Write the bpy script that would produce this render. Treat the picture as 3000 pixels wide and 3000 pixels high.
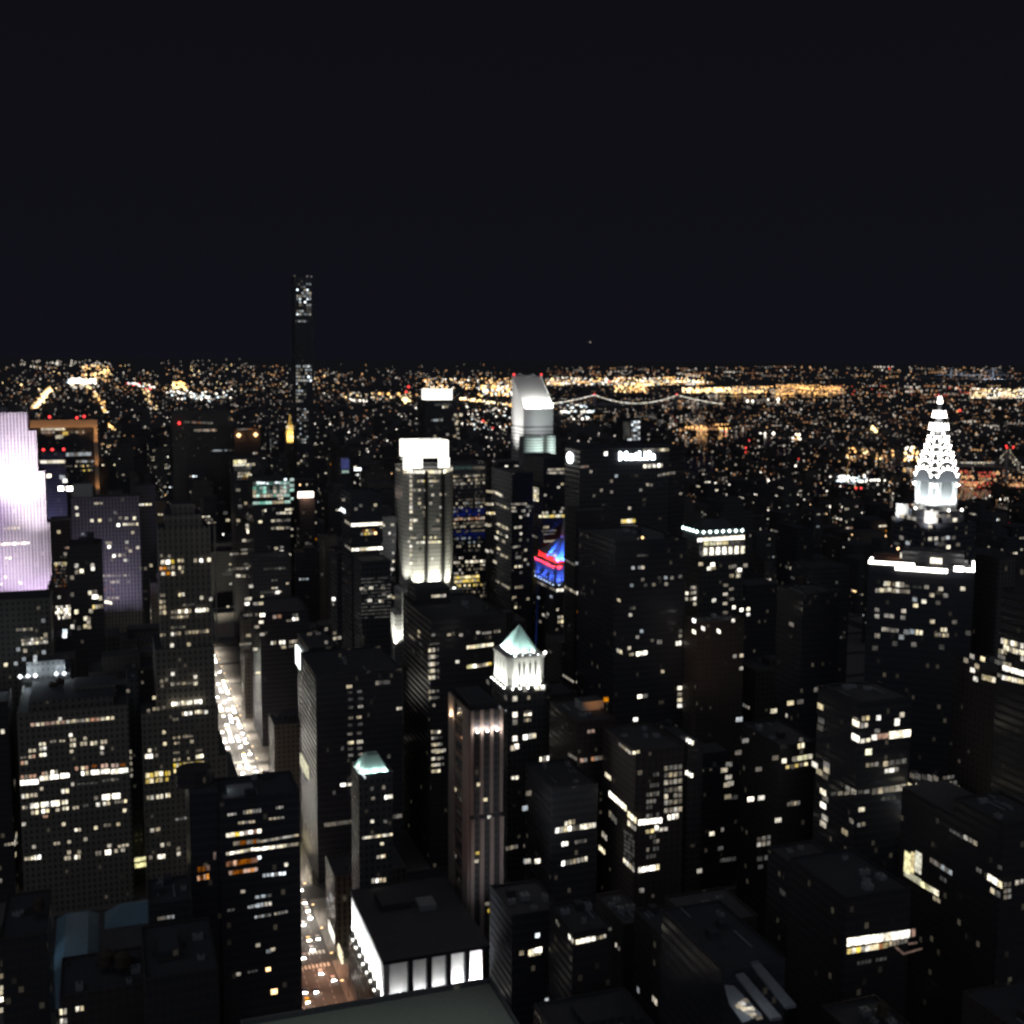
import bpy, math, random
import numpy as np
from mathutils import Vector, Matrix
rnd = random.Random(7)
for o in list(bpy.data.objects): bpy.data.objects.remove(o)
SC = bpy.context.scene
COL = SC.collection

# ------------------------------------------------------------------ camera
# x runs crosstown, y runs uptown along the avenues, z up; the viewer stands 320 m above the streets
EYE = Vector((0, 0, 320)); YAW, PITCH, ROLL = map(math.radians, (19.05, 6.5, 0.4))
FPX, PX, PY = 3460.0, 1500.0, 1444.0
FW = Vector((math.sin(YAW)*math.cos(PITCH), math.cos(YAW)*math.cos(PITCH), -math.sin(PITCH)))
_r = Vector((math.cos(YAW), -math.sin(YAW), 0)); _u = _r.cross(FW)
XC = _r*math.cos(ROLL) + _u*math.sin(ROLL); YC = -_r*math.sin(ROLL) + _u*math.cos(ROLL)
cam = bpy.data.cameras.new('camera'); co = bpy.data.objects.new('camera', cam); COL.objects.link(co)
cam.sensor_width = 36; cam.sensor_fit = 'HORIZONTAL'; cam.lens = 36*FPX/3000
cam.shift_y = (PY-1500)/3000; cam.clip_start = 1; cam.clip_end = 300000
cam.dof.use_dof = True; cam.dof.focus_distance = 10.0; cam.dof.aperture_fstop = 1.9; cam.dof.aperture_blades = 0   # hand-held phone focused on the near parapet
m = Matrix((XC, YC, -FW)).transposed().to_4x4(); m.translation = EYE; co.matrix_world = m
SC.camera = co

# ------------------------------------------------------------------ night sky, faint sky glow, exposure
wd = bpy.data.worlds.new('World'); SC.world = wd; wd.use_nodes = True
nt = wd.node_tree; nt.nodes.clear()
out = nt.nodes.new('ShaderNodeOutputWorld'); bg = nt.nodes.new('ShaderNodeBackground')
tc = nt.nodes.new('ShaderNodeTexCoord'); sp = nt.nodes.new('ShaderNodeSeparateXYZ')
rp = nt.nodes.new('ShaderNodeValToRGB'); e = rp.color_ramp
e.elements[0].position = 0.0; e.elements[0].color = (0.0056, 0.0054, 0.0094, 1)
e.elements[1].position = 0.30; e.elements[1].color = (0.0046, 0.0042, 0.0066, 1)
nt.links.new(tc.outputs['Generated'], sp.inputs[0]); nt.links.new(sp.outputs['Z'], rp.inputs[0])
nt.links.new(rp.outputs[0], bg.inputs[0]); nt.links.new(bg.outputs[0], out.inputs[0]); bg.inputs[1].default_value = 1.0
sun = bpy.data.lights.new('sky_glow', 'SUN'); sun.energy = 0.25; sun.angle = math.radians(120); sun.color = (0.80, 0.86, 1.0)
so = bpy.data.objects.new('sky_glow', sun); COL.objects.link(so)
so.rotation_euler = (math.radians(58), 0, math.radians(-32))
SC.view_settings.view_transform = 'Standard'; SC.view_settings.look = 'None'
SC.view_settings.exposure = 0; SC.view_settings.gamma = 1
SC.render.engine = 'CYCLES'
cy = SC.cycles
cy.max_bounces = 4; cy.diffuse_bounces = 2; cy.glossy_bounces = 2; cy.transmission_bounces = 2
cy.sample_clamp_indirect = 0.6; cy.use_denoising = True; cy.caustics_reflective = False; cy.caustics_refractive = False
cy.blur_glossy = 1.0
try: cy.use_light_tree = True
except Exception: pass

# ------------------------------------------------------------------ helpers
_cr = [0.0, 0.0, 1.0]
def CR(ox, oy, size): _cr[:] = [ox, oy, size/1932.0]            # survey sheet in use: its origin and scale
def S(x, y): return (_cr[0]+x*_cr[2], _cr[1]+y*_cr[2])
def ray(u, v): return FW + XC*((u-PX)/FPX) + YC*((PY-v)/FPX)
def on_y(u, v, y): d = ray(u, v); t = y/d.y; return EYE + d*t
def on_x(u, v, x): d = ray(u, v); t = x/d.x; return EYE + d*t
def on_z(u, v, z): d = ray(u, v); t = (z-EYE.z)/d.z; return EYE + d*t
def at_d(u, v, dist): d = ray(u, v); return EYE + d*(dist/math.hypot(d.x, d.y))
def pr(p):
    d = Vector(p)-EYE; z = d.dot(FW)
    return (PX+FPX*d.dot(XC)/z, PY-FPX*d.dot(YC)/z) if z > 1 else (9e9, 9e9)

MATS = {}
def mat(name, col, rough=0.8, emit=None, es=0.0, metal=0.0, sample=False):
    if name in MATS: return MATS[name]
    M = bpy.data.materials.new(name); M.use_nodes = True
    b = M.node_tree.nodes['Principled BSDF']
    b.inputs['Base Color'].default_value = (*col, 1); b.inputs['Roughness'].default_value = rough; b.inputs['Metallic'].default_value = metal
    if emit:
        b.inputs['Emission Color'].default_value = (*emit, 1); b.inputs['Emission Strength'].default_value = es
    M.cycles.emission_sampling = 'AUTO' if sample else 'NONE'
    MATS[name] = M; return M
def noisy(name, c0, c1, scale, rough=0.85, detail=4):
    if name in MATS: return MATS[name]
    M = bpy.data.materials.new(name); M.use_nodes = True; n = M.node_tree; L = n.links
    b = n.nodes['Principled BSDF']; b.inputs['Roughness'].default_value = rough
    g = n.nodes.new('ShaderNodeNewGeometry'); t = n.nodes.new('ShaderNodeTexNoise'); t.inputs['Scale'].default_value = scale; t.inputs['Detail'].default_value = detail
    r = n.nodes.new('ShaderNodeMix'); r.data_type = 'RGBA'
    r.inputs[6].default_value = (*c0, 1); r.inputs[7].default_value = (*c1, 1)
    L.new(g.outputs['Position'], t.inputs['Vector']); L.new(t.outputs[0], r.inputs[0]); L.new(r.outputs[2], b.inputs['Base Color'])
    MATS[name] = M; return M
FAC = {}
def facade(name, stone, bay, flr, wf, hf, lit=0.04, ls=0.06, glass=(0.060, 0.062, 0.074), tint=(1, 0.86, 0.62), pier=0.0, rough=0.75):
    """masonry with a real grid of panes; a few rooms behind the panes are faintly lit"""
    if name in MATS: return MATS[name]
    M = bpy.data.materials.new(name); M.use_nodes = True; n = M.node_tree; L = n.links; N = n.nodes
    b = N['Principled BSDF']
    def mth(op, a, c=None, d=None):
        x = N.new('ShaderNodeMath'); x.operation = op
        for i, v in enumerate((a, c, d)):
            if v is None: continue
            if isinstance(v, (int, float)): x.inputs[i].default_value = v
            else: L.new(v, x.inputs[i])
        return x.outputs[0]
    g = N.new('ShaderNodeNewGeometry'); sp_, sn = N.new('ShaderNodeSeparateXYZ'), N.new('ShaderNodeSeparateXYZ')
    L.new(g.outputs['Position'], sp_.inputs[0]); L.new(g.outputs['True Normal'], sn.inputs[0])
    al = mth('SUBTRACT', mth('MULTIPLY', sn.outputs[0], sp_.outputs[1]), mth('MULTIPLY', sn.outputs[1], sp_.outputs[0]))
    a = mth('DIVIDE', al, bay); z = mth('DIVIDE', sp_.outputs[2], flr)
    fa, fz = mth('FRACT', a), mth('FRACT', z); ia, iz = mth('FLOOR', a), mth('FLOOR', z)
    ma = mth('LESS_THAN', mth('ABSOLUTE', mth('SUBTRACT', fa, 0.5)), wf/2)
    mz = mth('LESS_THAN', mth('ABSOLUTE', mth('SUBTRACT', fz, 0.5)), hf/2)
    mk = mth('MULTIPLY', ma, mz)
    oi = N.new('ShaderNodeObjectInfo'); cb = N.new('ShaderNodeCombineXYZ')
    L.new(ia, cb.inputs[0]); L.new(iz, cb.inputs[1]); L.new(mth('MULTIPLY', oi.outputs['Random'], 91.7), cb.inputs[2])
    wn = N.new('ShaderNodeTexWhiteNoise'); L.new(cb.outputs[0], wn.inputs['Vector'])
    sc = N.new('ShaderNodeSeparateColor'); L.new(wn.outputs['Color'], sc.inputs[0])
    on = mth('LESS_THAN', sc.outputs[0], lit)
    st = mth('MULTIPLY', mth('MULTIPLY', on, mk), mth('MULTIPLY', mth('POWER', sc.outputs[1], 2.0), ls))
    nz = N.new('ShaderNodeTexNoise'); nz.inputs['Scale'].default_value = 0.08; nz.inputs['Detail'].default_value = 5
    L.new(g.outputs['Position'], nz.inputs['Vector'])
    s2 = tuple(c*0.62 for c in stone)
    mx = N.new('ShaderNodeMix'); mx.data_type = 'RGBA'; mx.inputs[6].default_value = (*stone, 1); mx.inputs[7].default_value = (*s2, 1)
    L.new(nz.outputs[0], mx.inputs[0]); last = mx.outputs[2]
    m2 = N.new('ShaderNodeMix'); m2.data_type = 'RGBA'; L.new(mk, m2.inputs[0]); L.new(last, m2.inputs[6]); m2.inputs[7].default_value = (*glass, 1)
    L.new(m2.outputs[2], b.inputs['Base Color'])
    L.new(mth('SUBTRACT', rough, mth('MULTIPLY', mk, rough-0.25)), b.inputs['Roughness'])
    b.inputs['Emission Color'].default_value = (*tint, 1); L.new(st, b.inputs['Emission Strength'])
    M.cycles.emission_sampling = 'NONE'
    MATS[name] = M; FAC[name] = (bay, flr, wf, hf); return M
facade('limestone', (0.20, 0.185, 0.155), 3.4, 3.7, 0.42, 0.5)
facade('greystone', (0.12, 0.12, 0.118), 3.0, 3.8, 0.5, 0.5)
facade('brick', (0.10, 0.078, 0.068), 3.2, 3.5, 0.4, 0.5)
facade('concrete', (0.10, 0.10, 0.11), 3.6, 3.9, 0.7, 0.45)
facade('darkglass', (0.072, 0.072, 0.082), 1.8, 3.9, 0.9, 0.6, lit=0.03)
facade('bronze', (0.078, 0.070, 0.066), 2.4, 3.9, 0.75, 0.62, lit=0.03)
facade('piers', (0.19, 0.18, 0.155), 3.0, 3.7, 0.5, 0.78, lit=0.03)
facade('purplepiers', (0.42, 0.41, 0.42), 3.1, 3.7, 0.40, 0.90, lit=0.05, ls=0.3, glass=(0.09, 0.08, 0.10))
facade('whitepanel', (0.55, 0.55, 0.53), 30.0, 3.9, 1.0, 0.40, lit=0.02, glass=(0.10, 0.10, 0.105))
facade('granite', (0.42, 0.42, 0.40), 2.6, 3.9, 0.52, 0.52, lit=0.05, ls=0.25, glass=(0.20, 0.20, 0.19))
facade('palestone', (0.27, 0.25, 0.21), 3.0, 3.7, 0.45, 0.55, glass=(0.09, 0.085, 0.08))
facade('bluegrey', (0.10, 0.105, 0.13), 2.2, 3.9, 0.8, 0.5, lit=0.10, ls=0.10)
STYLES = ['limestone', 'greystone', 'brick', 'concrete', 'darkglass', 'bronze', 'piers']
ROOFM = noisy('roof_tar', (0.055, 0.056, 0.064), (0.085, 0.086, 0.095), 0.15)
METAL = mat('dull_metal', (0.12, 0.12, 0.125), 0.5, metal=0.6)
STEEL = noisy('steel', (0.35, 0.36, 0.38), (0.22, 0.23, 0.25), 0.3, 0.45)
WOOD = noisy('tank_wood', (0.10, 0.07, 0.05), (0.05, 0.035, 0.025), 0.8)
PALE = noisy('pale_stone', (0.62, 0.61, 0.57), (0.45, 0.44, 0.41), 0.25)
# lamp colours: rooms, signs and lamps that give off light
EM = {'k': ((1, .95, .86), 7), 'b': ((1, .93, .78), 2.4), 'c': ((1, .90, .68), 1.15), 'm': ((1, .88, .68), .5), 'd': ((1, .90, .76), .17), 'f': ((.95, .93, .86), .06),
      'y': ((1, .80, .38), 1.0), 'o': ((1, .42, .13), .75), 'q': ((1, .36, .12), .22), 'w': ((.86, .95, 1), 2.2), 'x': ((.86, .94, 1), .42), 'g': ((.55, .95, .80), .7), 'G': ((.5, .8, .72), .13),
      'u': ((.10, .14, .75), .16), 'U': ((.06, .16, 1), 1.5), 'p': ((1, .62, .46), .5), 'r': ((1, .05, .05), 3), 'R': ((1, .05, .05), .8), 'n': ((1, .62, .28), 3.2), 'l': ((1, .95, .62), .9)}
def em(c): return mat('glow_'+{'k': 'floodlamp', 'b': 'bright', 'c': 'cream', 'm': 'mid', 'd': 'dim', 'f': 'faint', 'y': 'yellow', 'o': 'orange', 'q': 'ember', 'w': 'coolwhite', 'x': 'cool', 'g': 'green', 'G': 'dimgreen', 'u': 'navy', 'U': 'blue', 'p': 'pink', 'r': 'red', 'R': 'dimred', 'n': 'sodium', 'l': 'lemon'}[c], (0.05, 0.05, 0.05), 0.6, EM[c][0], EM[c][1])

_em0 = em
def em(c):
    fresh = 'k' not in c and ('done_'+c) not in MATS
    M = _em0(c)
    if fresh and c in 'bcmdfyoqwxgGuUpl':
        # rooms differ: blinds, ceiling lights and furniture vary the light from pane to pane
        MATS['done_'+c] = M; n = M.node_tree; L = n.links; N = n.nodes; b = N['Principled BSDF']
        oi = N.new('ShaderNodeObjectInfo'); g = N.new('ShaderNodeNewGeometry'); t = N.new('ShaderNodeTexNoise'); t.inputs['Scale'].default_value = .55; t.inputs['Detail'].default_value = 3
        L.new(g.outputs['Position'], t.inputs['Vector'])
        a = N.new('ShaderNodeMapRange'); a.inputs[1].default_value = .3; a.inputs[2].default_value = .7; a.inputs[3].default_value = .35; a.inputs[4].default_value = 1.55; L.new(t.outputs[0], a.inputs[0])
        r = N.new('ShaderNodeMapRange'); r.inputs[3].default_value = .45; r.inputs[4].default_value = 1.35; L.new(oi.outputs['Random'], r.inputs[0])
        m_ = N.new('ShaderNodeMath'); m_.operation = 'MULTIPLY'; L.new(a.outputs[0], m_.inputs[0]); L.new(r.outputs[0], m_.inputs[1])
        m2 = N.new('ShaderNodeMath'); m2.operation = 'MULTIPLY'; L.new(m_.outputs[0], m2.inputs[0]); m2.inputs[1].default_value = EM[c][1]; L.new(m2.outputs[0], b.inputs['Emission Strength'])
        h = N.new('ShaderNodeHueSaturation'); h.inputs['Color'].default_value = (*EM[c][0], 1); s_ = N.new('ShaderNodeMapRange'); s_.inputs[3].default_value = .45; s_.inputs[4].default_value = 1.55
        w = N.new('ShaderNodeTexWhiteNoise'); w.noise_dimensions = '1D'; L.new(oi.outputs['Random'], w.inputs['W']); L.new(w.outputs[0], s_.inputs[0]); L.new(s_.outputs[0], h.inputs['Saturation']); L.new(h.outputs[0], b.inputs['Emission Color'])
    return M

class MB:
    def __init__(s): s.v = []; s.f = []; s.m = []; s.mats = []
    def mi(s, M):
        if M not in s.mats: s.mats.append(M)
        return s.mats.index(M)
    def add(s, vs, fs, M):
        k = len(s.v); i = s.mi(M); s.v += [tuple(v) for v in vs]
        for f in fs: s.f.append([a+k for a in f]); s.m.append(i)
        return s
    def prism(s, poly, z0, z1, M, poly1=None, top=None):
        n = len(poly); p1 = poly1 or poly
        s.add([(x, y, z0) for x, y in poly]+[(x, y, z1) for x, y in p1], [[i, (i+1) % n, n+(i+1) % n, n+i] for i in range(n)]+[list(range(n))[::-1]], M)
        s.add([(x, y, z1) for x, y in p1], [list(range(n))], top or M)
        return s
    def box(s, x0, x1, y0, y1, z0, z1, M, top=None): return s.prism([(x0, y0), (x1, y0), (x1, y1), (x0, y1)], z0, z1, M, top=top)
    def cone(s, x, y, r0, z0, r1, z1, M, n=10):
        P = [(math.cos(2*math.pi*i/n), math.sin(2*math.pi*i/n)) for i in range(n)]
        return s.prism([(x+r0*a, y+r0*b) for a, b in P], z0, z1, M, [(x+r1*a, y+r1*b) for a, b in P])
    def octa(s, p, r, M, ry=None):
        x, y, z = p
        return s.add([(x+r, y, z), (x-r, y, z), (x, y+r, z), (x, y-r, z), (x, y, z+r), (x, y, z-r)], [[0, 2, 4], [2, 1, 4], [1, 3, 4], [3, 0, 4], [2, 0, 5], [1, 2, 5], [3, 1, 5], [0, 3, 5]], M)
    def tube(s, pts, r, M, n=5):
        pts = [Vector(p) for p in pts]; rings = []
        for i, p in enumerate(pts):
            d = (pts[min(i+1, len(pts)-1)]-pts[max(i-1, 0)]).normalized()
            a = d.cross(Vector((0, 0, 1)));  a = a.normalized() if a.length > 1e-3 else Vector((1, 0, 0)); b = d.cross(a)
            rings += [p+a*r*math.cos(2*math.pi*k/n)+b*r*math.sin(2*math.pi*k/n) for k in range(n)]
        fs = [[i*n+k, i*n+(k+1) % n, (i+1)*n+(k+1) % n, (i+1)*n+k] for i in range(len(pts)-1) for k in range(n)]
        fs += [list(range(n))[::-1], [len(rings)-n+k for k in range(n)]]
        return s.add(rings, fs, M)
    def build(s, name, parent=None, loc=None):
        L = Vector(parent['_o']) if parent is not None else Vector((0, 0, 0))
        if loc is not None: L = Vector(loc)
        me = bpy.data.meshes.new(name); me.from_pydata([(a-L.x, b-L.y, c-L.z) for a, b, c in s.v], [], s.f)
        for M in s.mats: me.materials.append(M)
        me.polygons.foreach_set('material_index', s.m); me.update()
        o = bpy.data.objects.new(name, me); COL.objects.link(o)
        if parent is not None: o.parent = parent; o['_o'] = parent['_o']
        elif loc is not None: o.location = L; o['_o'] = tuple(L)
        return o
def tag(o, label, cat, group=None):
    o['label'] = label; o['category'] = cat
    if group: o['group'] = group
    return o
def thing(name, label, cat, loc, group=None):
    o = bpy.data.objects.new(name, None); COL.objects.link(o); o.location = loc; o['_o'] = tuple(loc); o.empty_display_size = 1
    return tag(o, label, cat, group)
def structure(o): o['kind'] = 'structure'; return o

_unit = {}
def unit(c):
    if c not in _unit:
        b = MB().box(-.5, .5, -.5, .5, -.5, .5, em(c)); me = bpy.data.meshes.new('window_pane'); me.from_pydata(b.v, [], b.f); me.materials.append(em(c)); _unit[c] = me
    return _unit[c]
def lamp(kind, loc, target, energy, color, parent=None, size=60, blend=0.6, r=0.5, shape=None):
    L = bpy.data.lights.new('flood_or_fill', kind); L.energy = energy; L.color = color  # serves real floodlights and added fill lamps that have no fixture
    if kind == 'SPOT': L.spot_size = math.radians(size); L.spot_blend = blend; L.shadow_soft_size = r
    elif kind == 'POINT': L.shadow_soft_size = r
    else: L.shape = 'RECTANGLE'; L.size, L.size_y = shape; L.spread = math.radians(size if size != 60 else 180)
    o = bpy.data.objects.new('flood_or_fill', L); COL.objects.link(o)
    o.rotation_euler = (Vector(target)-Vector(loc)).to_track_quat('-Z', 'Y').to_euler()
    if parent is not None: o.parent = parent; o.location = Vector(loc)-Vector(parent['_o'])
    else: o.location = loc
    return o

PROT = []; FOOT = []; BL = []
class Bld:
    """one building: an Empty at its foot; wall, roof, windows and the rest are its children"""
    def __init__(s, name, label, cat='building', poly=None, H=50, style='greystone', group=None, dens=0.0, short=None, vb=None, parapet=1.2, roofm=None, wall='wall', z0=0, prot=True):
        s.poly = poly; s.H = H; s.style = style; s.wins = []
        xs = [p[0] for p in poly]; ys = [p[1] for p in poly]
        s.x0, s.x1, s.y0, s.y1 = min(xs), max(xs), min(ys), max(ys)
        s.root = thing(name, label, cat, ((s.x0+s.x1)/2, (s.y0+s.y1)/2, 0), group); s.short = short
        M = MATS[style]
        MB().prism(poly, z0, H, M).build(wall, s.root)
        c = Vector(((s.x0+s.x1)/2, (s.y0+s.y1)/2)); k = lambda p, d: tuple(Vector(p)+(c-Vector(p)).normalized()*d)
        MB().prism([k(p, .5) for p in poly], H+.004, H+.12, roofm or ROOFM).build('roof', s.root)
        if parapet:
            b = MB(); n = len(poly)
            for i in range(n):
                a, d = poly[i], poly[(i+1) % n]; b.prism([a, d, k(d, .6), k(a, .6)], H+.13, H+.13+parapet, M)
            b.build('parapet', s.root)
        q = [pr((x, y, H)) for x, y in poly]+[pr((x, y, 0)) for x, y in poly]
        s.rect = (min(a for a, _ in q), max(a for a, _ in q), min(b for _, b in q[:len(poly)]), max(b for _, b in q))
        FOOT.append((s.x0, s.x1, s.y0, s.y1))
        if prot: PROT.append((s.rect[0], s.rect[1], s.rect[2], vb if vb else s.rect[2]+140, s.y0))
        BL.append(s)
    def win(s, p, w, h, rz, c, lev=1.0): s.wins.append((w*h*EM[c][1]**.5, tuple(p), w, h, rz, c))
    def _face(s, f, x, y):
        u, v = S(x, y)
        if f == 'S': p = on_y(u, v, s.y0); p.y -= .05; return p, 0
        if f == 'W': p = on_x(u, v, s.x0); p.x -= .05; return p, math.pi/2
        if f == 'E': p = on_x(u, v, s.x1); p.x += .05; return p, math.pi/2
        q, nrm, rz = f; d = ray(u, v); t = (Vector(q)-EYE).dot(nrm)/d.dot(nrm); return EYE+d*t+nrm*.05, rz
    def row(s, f, xa, ya, xb, yb, n, h, c, keep=1.0, fill=.72, jit=0.1):
        """n panes along a storey of face f, between two points of the survey sheet"""
        pa, rz = s._face(f, xa, ya); pb, _ = s._face(f, xb, yb); step = (pb-pa).length/max(n, 1)
        p1, _ = s._face(f, (xa+xb)/2, (ya+yb)/2-h/2); p2, _ = s._face(f, (xa+xb)/2, (ya+yb)/2+h/2); hh = abs(p1.z-p2.z)
        for i in range(n):
            if rnd.random() > keep: continue
            p = pa.lerp(pb, (i+.5)/n); s.win(p, step*fill, hh*(1-jit*rnd.random()), rz, rnd.choice(c))
    def dots(s, f, pts, c, w=18, h=16):
        for x, y in pts:
            p, rz = s._face(f, x, y); a, _ = s._face(f, x-w/2, y); b, _ = s._face(f, x+w/2, y); t, _ = s._face(f, x, y-h/2); d, _ = s._face(f, x, y+h/2)
            s.win(p, max((a-b).length, .4), max(abs(t.z-d.z), .4), rz, rnd.choice(c))
    def rand(s, dens, faces='SW', cols='mddffc', rows=0.25, zmin=8, zmax=None):
        """rooms left lit: runs along some storeys plus single panes, on the facade's own grid"""
        bay, flr, wf, hf = FAC[s.style]; zmax = zmax or s.H-3
        for f in faces:
            if f == 'S': a0, a1 = s.x0, s.x1
            else: a0, a1 = -s.y1, -s.y0
            if f == 'E': a0, a1 = s.y0, s.y1
            k0, k1 = math.ceil(a0/bay+.15), math.floor(a1/bay-.15); j0, j1 = math.ceil(zmin/flr), math.floor(zmax/flr-.2)
            if k1-k0 < 2 or j1 <= j0: continue
            done = set(); tgt = dens*(k1-k0)*(j1-j0)
            while len(done) < tgt:
                j = rnd.randint(j0, j1-1)
                if rnd.random() < rows: L = rnd.randint(3, max(4, (k1-k0)))
                else: L = rnd.choice((1, 1, 1, 2, 2, 3))
                k = rnd.randint(k0, k1-1); c = rnd.choice(cols)
                for q in range(k, min(k+L, k1)):
                    if (q, j) in done: continue
                    done.add((q, j)); cc = c if rnd.random() < .7 else rnd.choice(cols); a = (q+.5)*bay; z = (j+.5)*flr
                    p = {'S': (a, s.y0-.05, z), 'W': (s.x0-.05, -a, z), 'E': (s.x1+.05, a, z)}[f]
                    s.win(p, bay*wf, flr*hf, 0 if f == 'S' else math.pi/2, cc)
                if len(done) >= (k1-k0)*(j1-j0)*.9: break
    def done(s):
        L = Vector(s.root['_o'])
        vis = [w for w in s.wins if -30 < pr(w[1])[0] < 3030 and pr(w[1])[1] < 3030]
        vis.sort(key=lambda w: -w[0]/(Vector(w[1])-EYE).length_squared)
        for _, p, w, h, rz, c in vis[:100]:
            o = bpy.data.objects.new('window', unit(c)); COL.objects.link(o); o.parent = s.root
            o.location = Vector(p)-L; o.scale = (w, .16, h); o.rotation_euler = (0, 0, rz)
        if len(vis) > 100:
            b = MB()
            for _, p, w, h, rz, c in vis[100:]:
                cs, sn = math.cos(rz), math.sin(rz)
                V = [(p[0]+cs*a*w/2-sn*d*.08, p[1]+sn*a*w/2+cs*d*.08, p[2]+e_*h/2) for a, d, e_ in ((-1, -1, -1), (1, -1, -1), (1, 1, -1), (-1, 1, -1), (-1, -1, 1), (1, -1, 1), (1, 1, 1), (-1, 1, 1))]
                b.add(V, [[0, 1, 5, 4], [1, 2, 6, 5], [2, 3, 7, 6], [3, 0, 4, 7], [4, 5, 6, 7]], em(c))
            o = b.build('windows', s.root); o['kind'] = 'stuff'
    def clutter(s, n):
        """ducts, fans and tanks that stand about on a roof"""
        W, D = s.x1-s.x0, s.y1-s.y0; z = s.H+.13
        for i in range(n):
            x = s.x0+W*rnd.uniform(.08, .85); y = s.y0+D*rnd.uniform(.08, .85); k = rnd.random()
            if k < .45:
                w, d, h = rnd.uniform(1.5, 4), rnd.uniform(1.5, 4), rnd.uniform(1, 2.6); t = MB().box(x, min(x+w, s.x1-1), y, min(y+d, s.y1-1), z, z+h, STEEL).build('air_handler', s.root)
                MB().cone(x+min(w, s.x1-1-x)/2, y+min(d, s.y1-1-y)/2, .55, z+h+.01, .55, z+h+.4, METAL, 10).build('fan', t)
            elif k < .7: MB().tube([(x, y, z+.5), (x, min(y+rnd.uniform(4, 12), s.y1-1), z+.5)], .35, STEEL, 6).build('duct', s.root)
            elif k < .85: MB().cone(x, y, .45, z, .4, z+1.6, METAL, 8).build('vent_pipe', s.root)
            else: MB().box(x, min(x+3.2, s.x1-1), y, min(y+4, s.y1-1), z, z+3, MATS[s.style], ROOFM).build('stair_hut', s.root)
    # roof furniture
    def bulkhead(s, fx=.3, fy=.4, w=.35, d=.35, h=5, style=None):
        W, D = s.x1-s.x0, s.y1-s.y0; x = s.x0+W*fx; y = s.y0+D*fy
        return MB().box(x, x+W*w, y, y+D*d, s.H+.13, s.H+.13+h, MATS[style or s.style], ROOFM).build('bulkhead', s.root)
    def tank(s, fx=.6, fy=.5, r=2.2):
        x = s.x0+(s.x1-s.x0)*fx; y = s.y0+(s.y1-s.y0)*fy; z = s.H+.13
        t = MB().cone(x, y, r, z+3.5, r*.95, z+7.5, WOOD, 12).build('water_tank', s.root)
        [MB().box(x+a*r*.6-.15, x+a*r*.6+.15, y+c*r*.6-.15, y+c*r*.6+.15, z, z+3.49, METAL).build('leg', t) for a in (-1, 1) for c in (-1, 1)]; MB().cone(x, y, r*1.08, z+7.51, .1, z+9.2, WOOD, 12).build('tank_roof', t); return t
def corner(u0, v, u1, y, depth, label, name='office_tower', crop=None, **k):
    """a block on the street grid: its south front stands on the line y, spans u0..u1 and its eaves show at v"""
    if crop: CR(*crop); (u0, v), (u1, _) = S(u0, v), S(u1, v)
    p = on_y(u0, v, y); x1 = on_y(u1, v-.07*(u1-u0), y).x
    return Bld(name, label, poly=[(p.x, y), (x1, y), (x1, y+depth), (p.x, y+depth)], H=p.z, **k)
def part(s, mb, name): return mb.build(name, s.root)
# ------------------------------------------------------------------ the avenue canyon
def rect(x0, x1, y0, y1): return [(x0, y0), (x1, y0), (x1, y1), (x0, y1)]
AV0, AV1 = 66.0, 110.0                                            # building lines of the bright avenue

# --- pale office block with a light court (left, behind the park)
T = corner(49, 2098, 376, 700, 60, 'wide pale office block with many warm paired windows and a dark light court', style='palestone', short='the wide pale office block', vb=2540)
W0 = T
T.tank(.3, .6, 2.6); T.tank(.36, .7, 2.6); T.bulkhead(.5, .4, .4, .4, 7)
part(T, MB().box(T.x0+6, T.x1-8, 704, 750, T.H, T.H+6, MATS['limestone'], ROOFM), 'upper_storey')
CR(0, 1950, 500)
r = T.row
r('S', 340, 672, 1300, 590, 17, 36, 'pmcpd', .85)
r('S', 440, 890, 520, 885, 2, 34, 'mc'); r('S', 320, 965, 410, 960, 2, 36, 'cm'); r('S', 440, 945, 530, 935, 2, 40, 'cb'); r('S', 320, 1035, 405, 1025, 2, 34, 'pm'); r('S', 440, 1015, 530, 1005, 2, 36, 'cb')
r('S', 230, 1105, 320, 1098, 2, 40, 'mp'); r('S', 230, 1045, 300, 1038, 2, 22, 'dp'); r('S', 560, 862, 640, 855, 2, 26, 'md'); r('S', 670, 855, 740, 850, 2, 24, 'dm')
r('S', 790, 840, 860, 835, 2, 36, 'mc'); r('S', 790, 905, 860, 895, 2, 42, 'bc'); r('S', 905, 888, 990, 880, 2, 40, 'mc'); r('S', 1020, 882, 1105, 874, 2, 46, 'bc'); r('S', 1135, 868, 1215, 858, 2, 44, 'mc'); r('S', 940, 830, 990, 820, 1, 36, 'm')
r('S', 230, 1265, 415, 1248, 4, 40, 'dpm'); r('S', 470, 1225, 545, 1215, 2, 34, 'mp'); r('S', 570, 1215, 660, 1200, 2, 46, 'mb')
r('S', 230, 1328, 435, 1312, 4, 58, 'b', fill=.9); r('S', 450, 1280, 550, 1270, 2, 52, 'b', fill=.92); r('S', 565, 1265, 665, 1255, 2, 52, 'bc', fill=.92); r('S', 685, 1250, 785, 1240, 2, 54, 'b', fill=.94)
r('S', 845, 1168, 890, 1162, 1, 42, 'p'); r('S', 915, 1162, 1005, 1155, 2, 42, 'pco'); r('S', 1040, 1140, 1095, 1135, 2, 30, 'q'); r('S', 1140, 1138, 1225, 1130, 2, 46, 'po'); r('S', 1255, 1135, 1350, 1128, 2, 44, 'op'); r('S', 1360, 1128, 1420, 1122, 2, 34, 'q')
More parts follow.
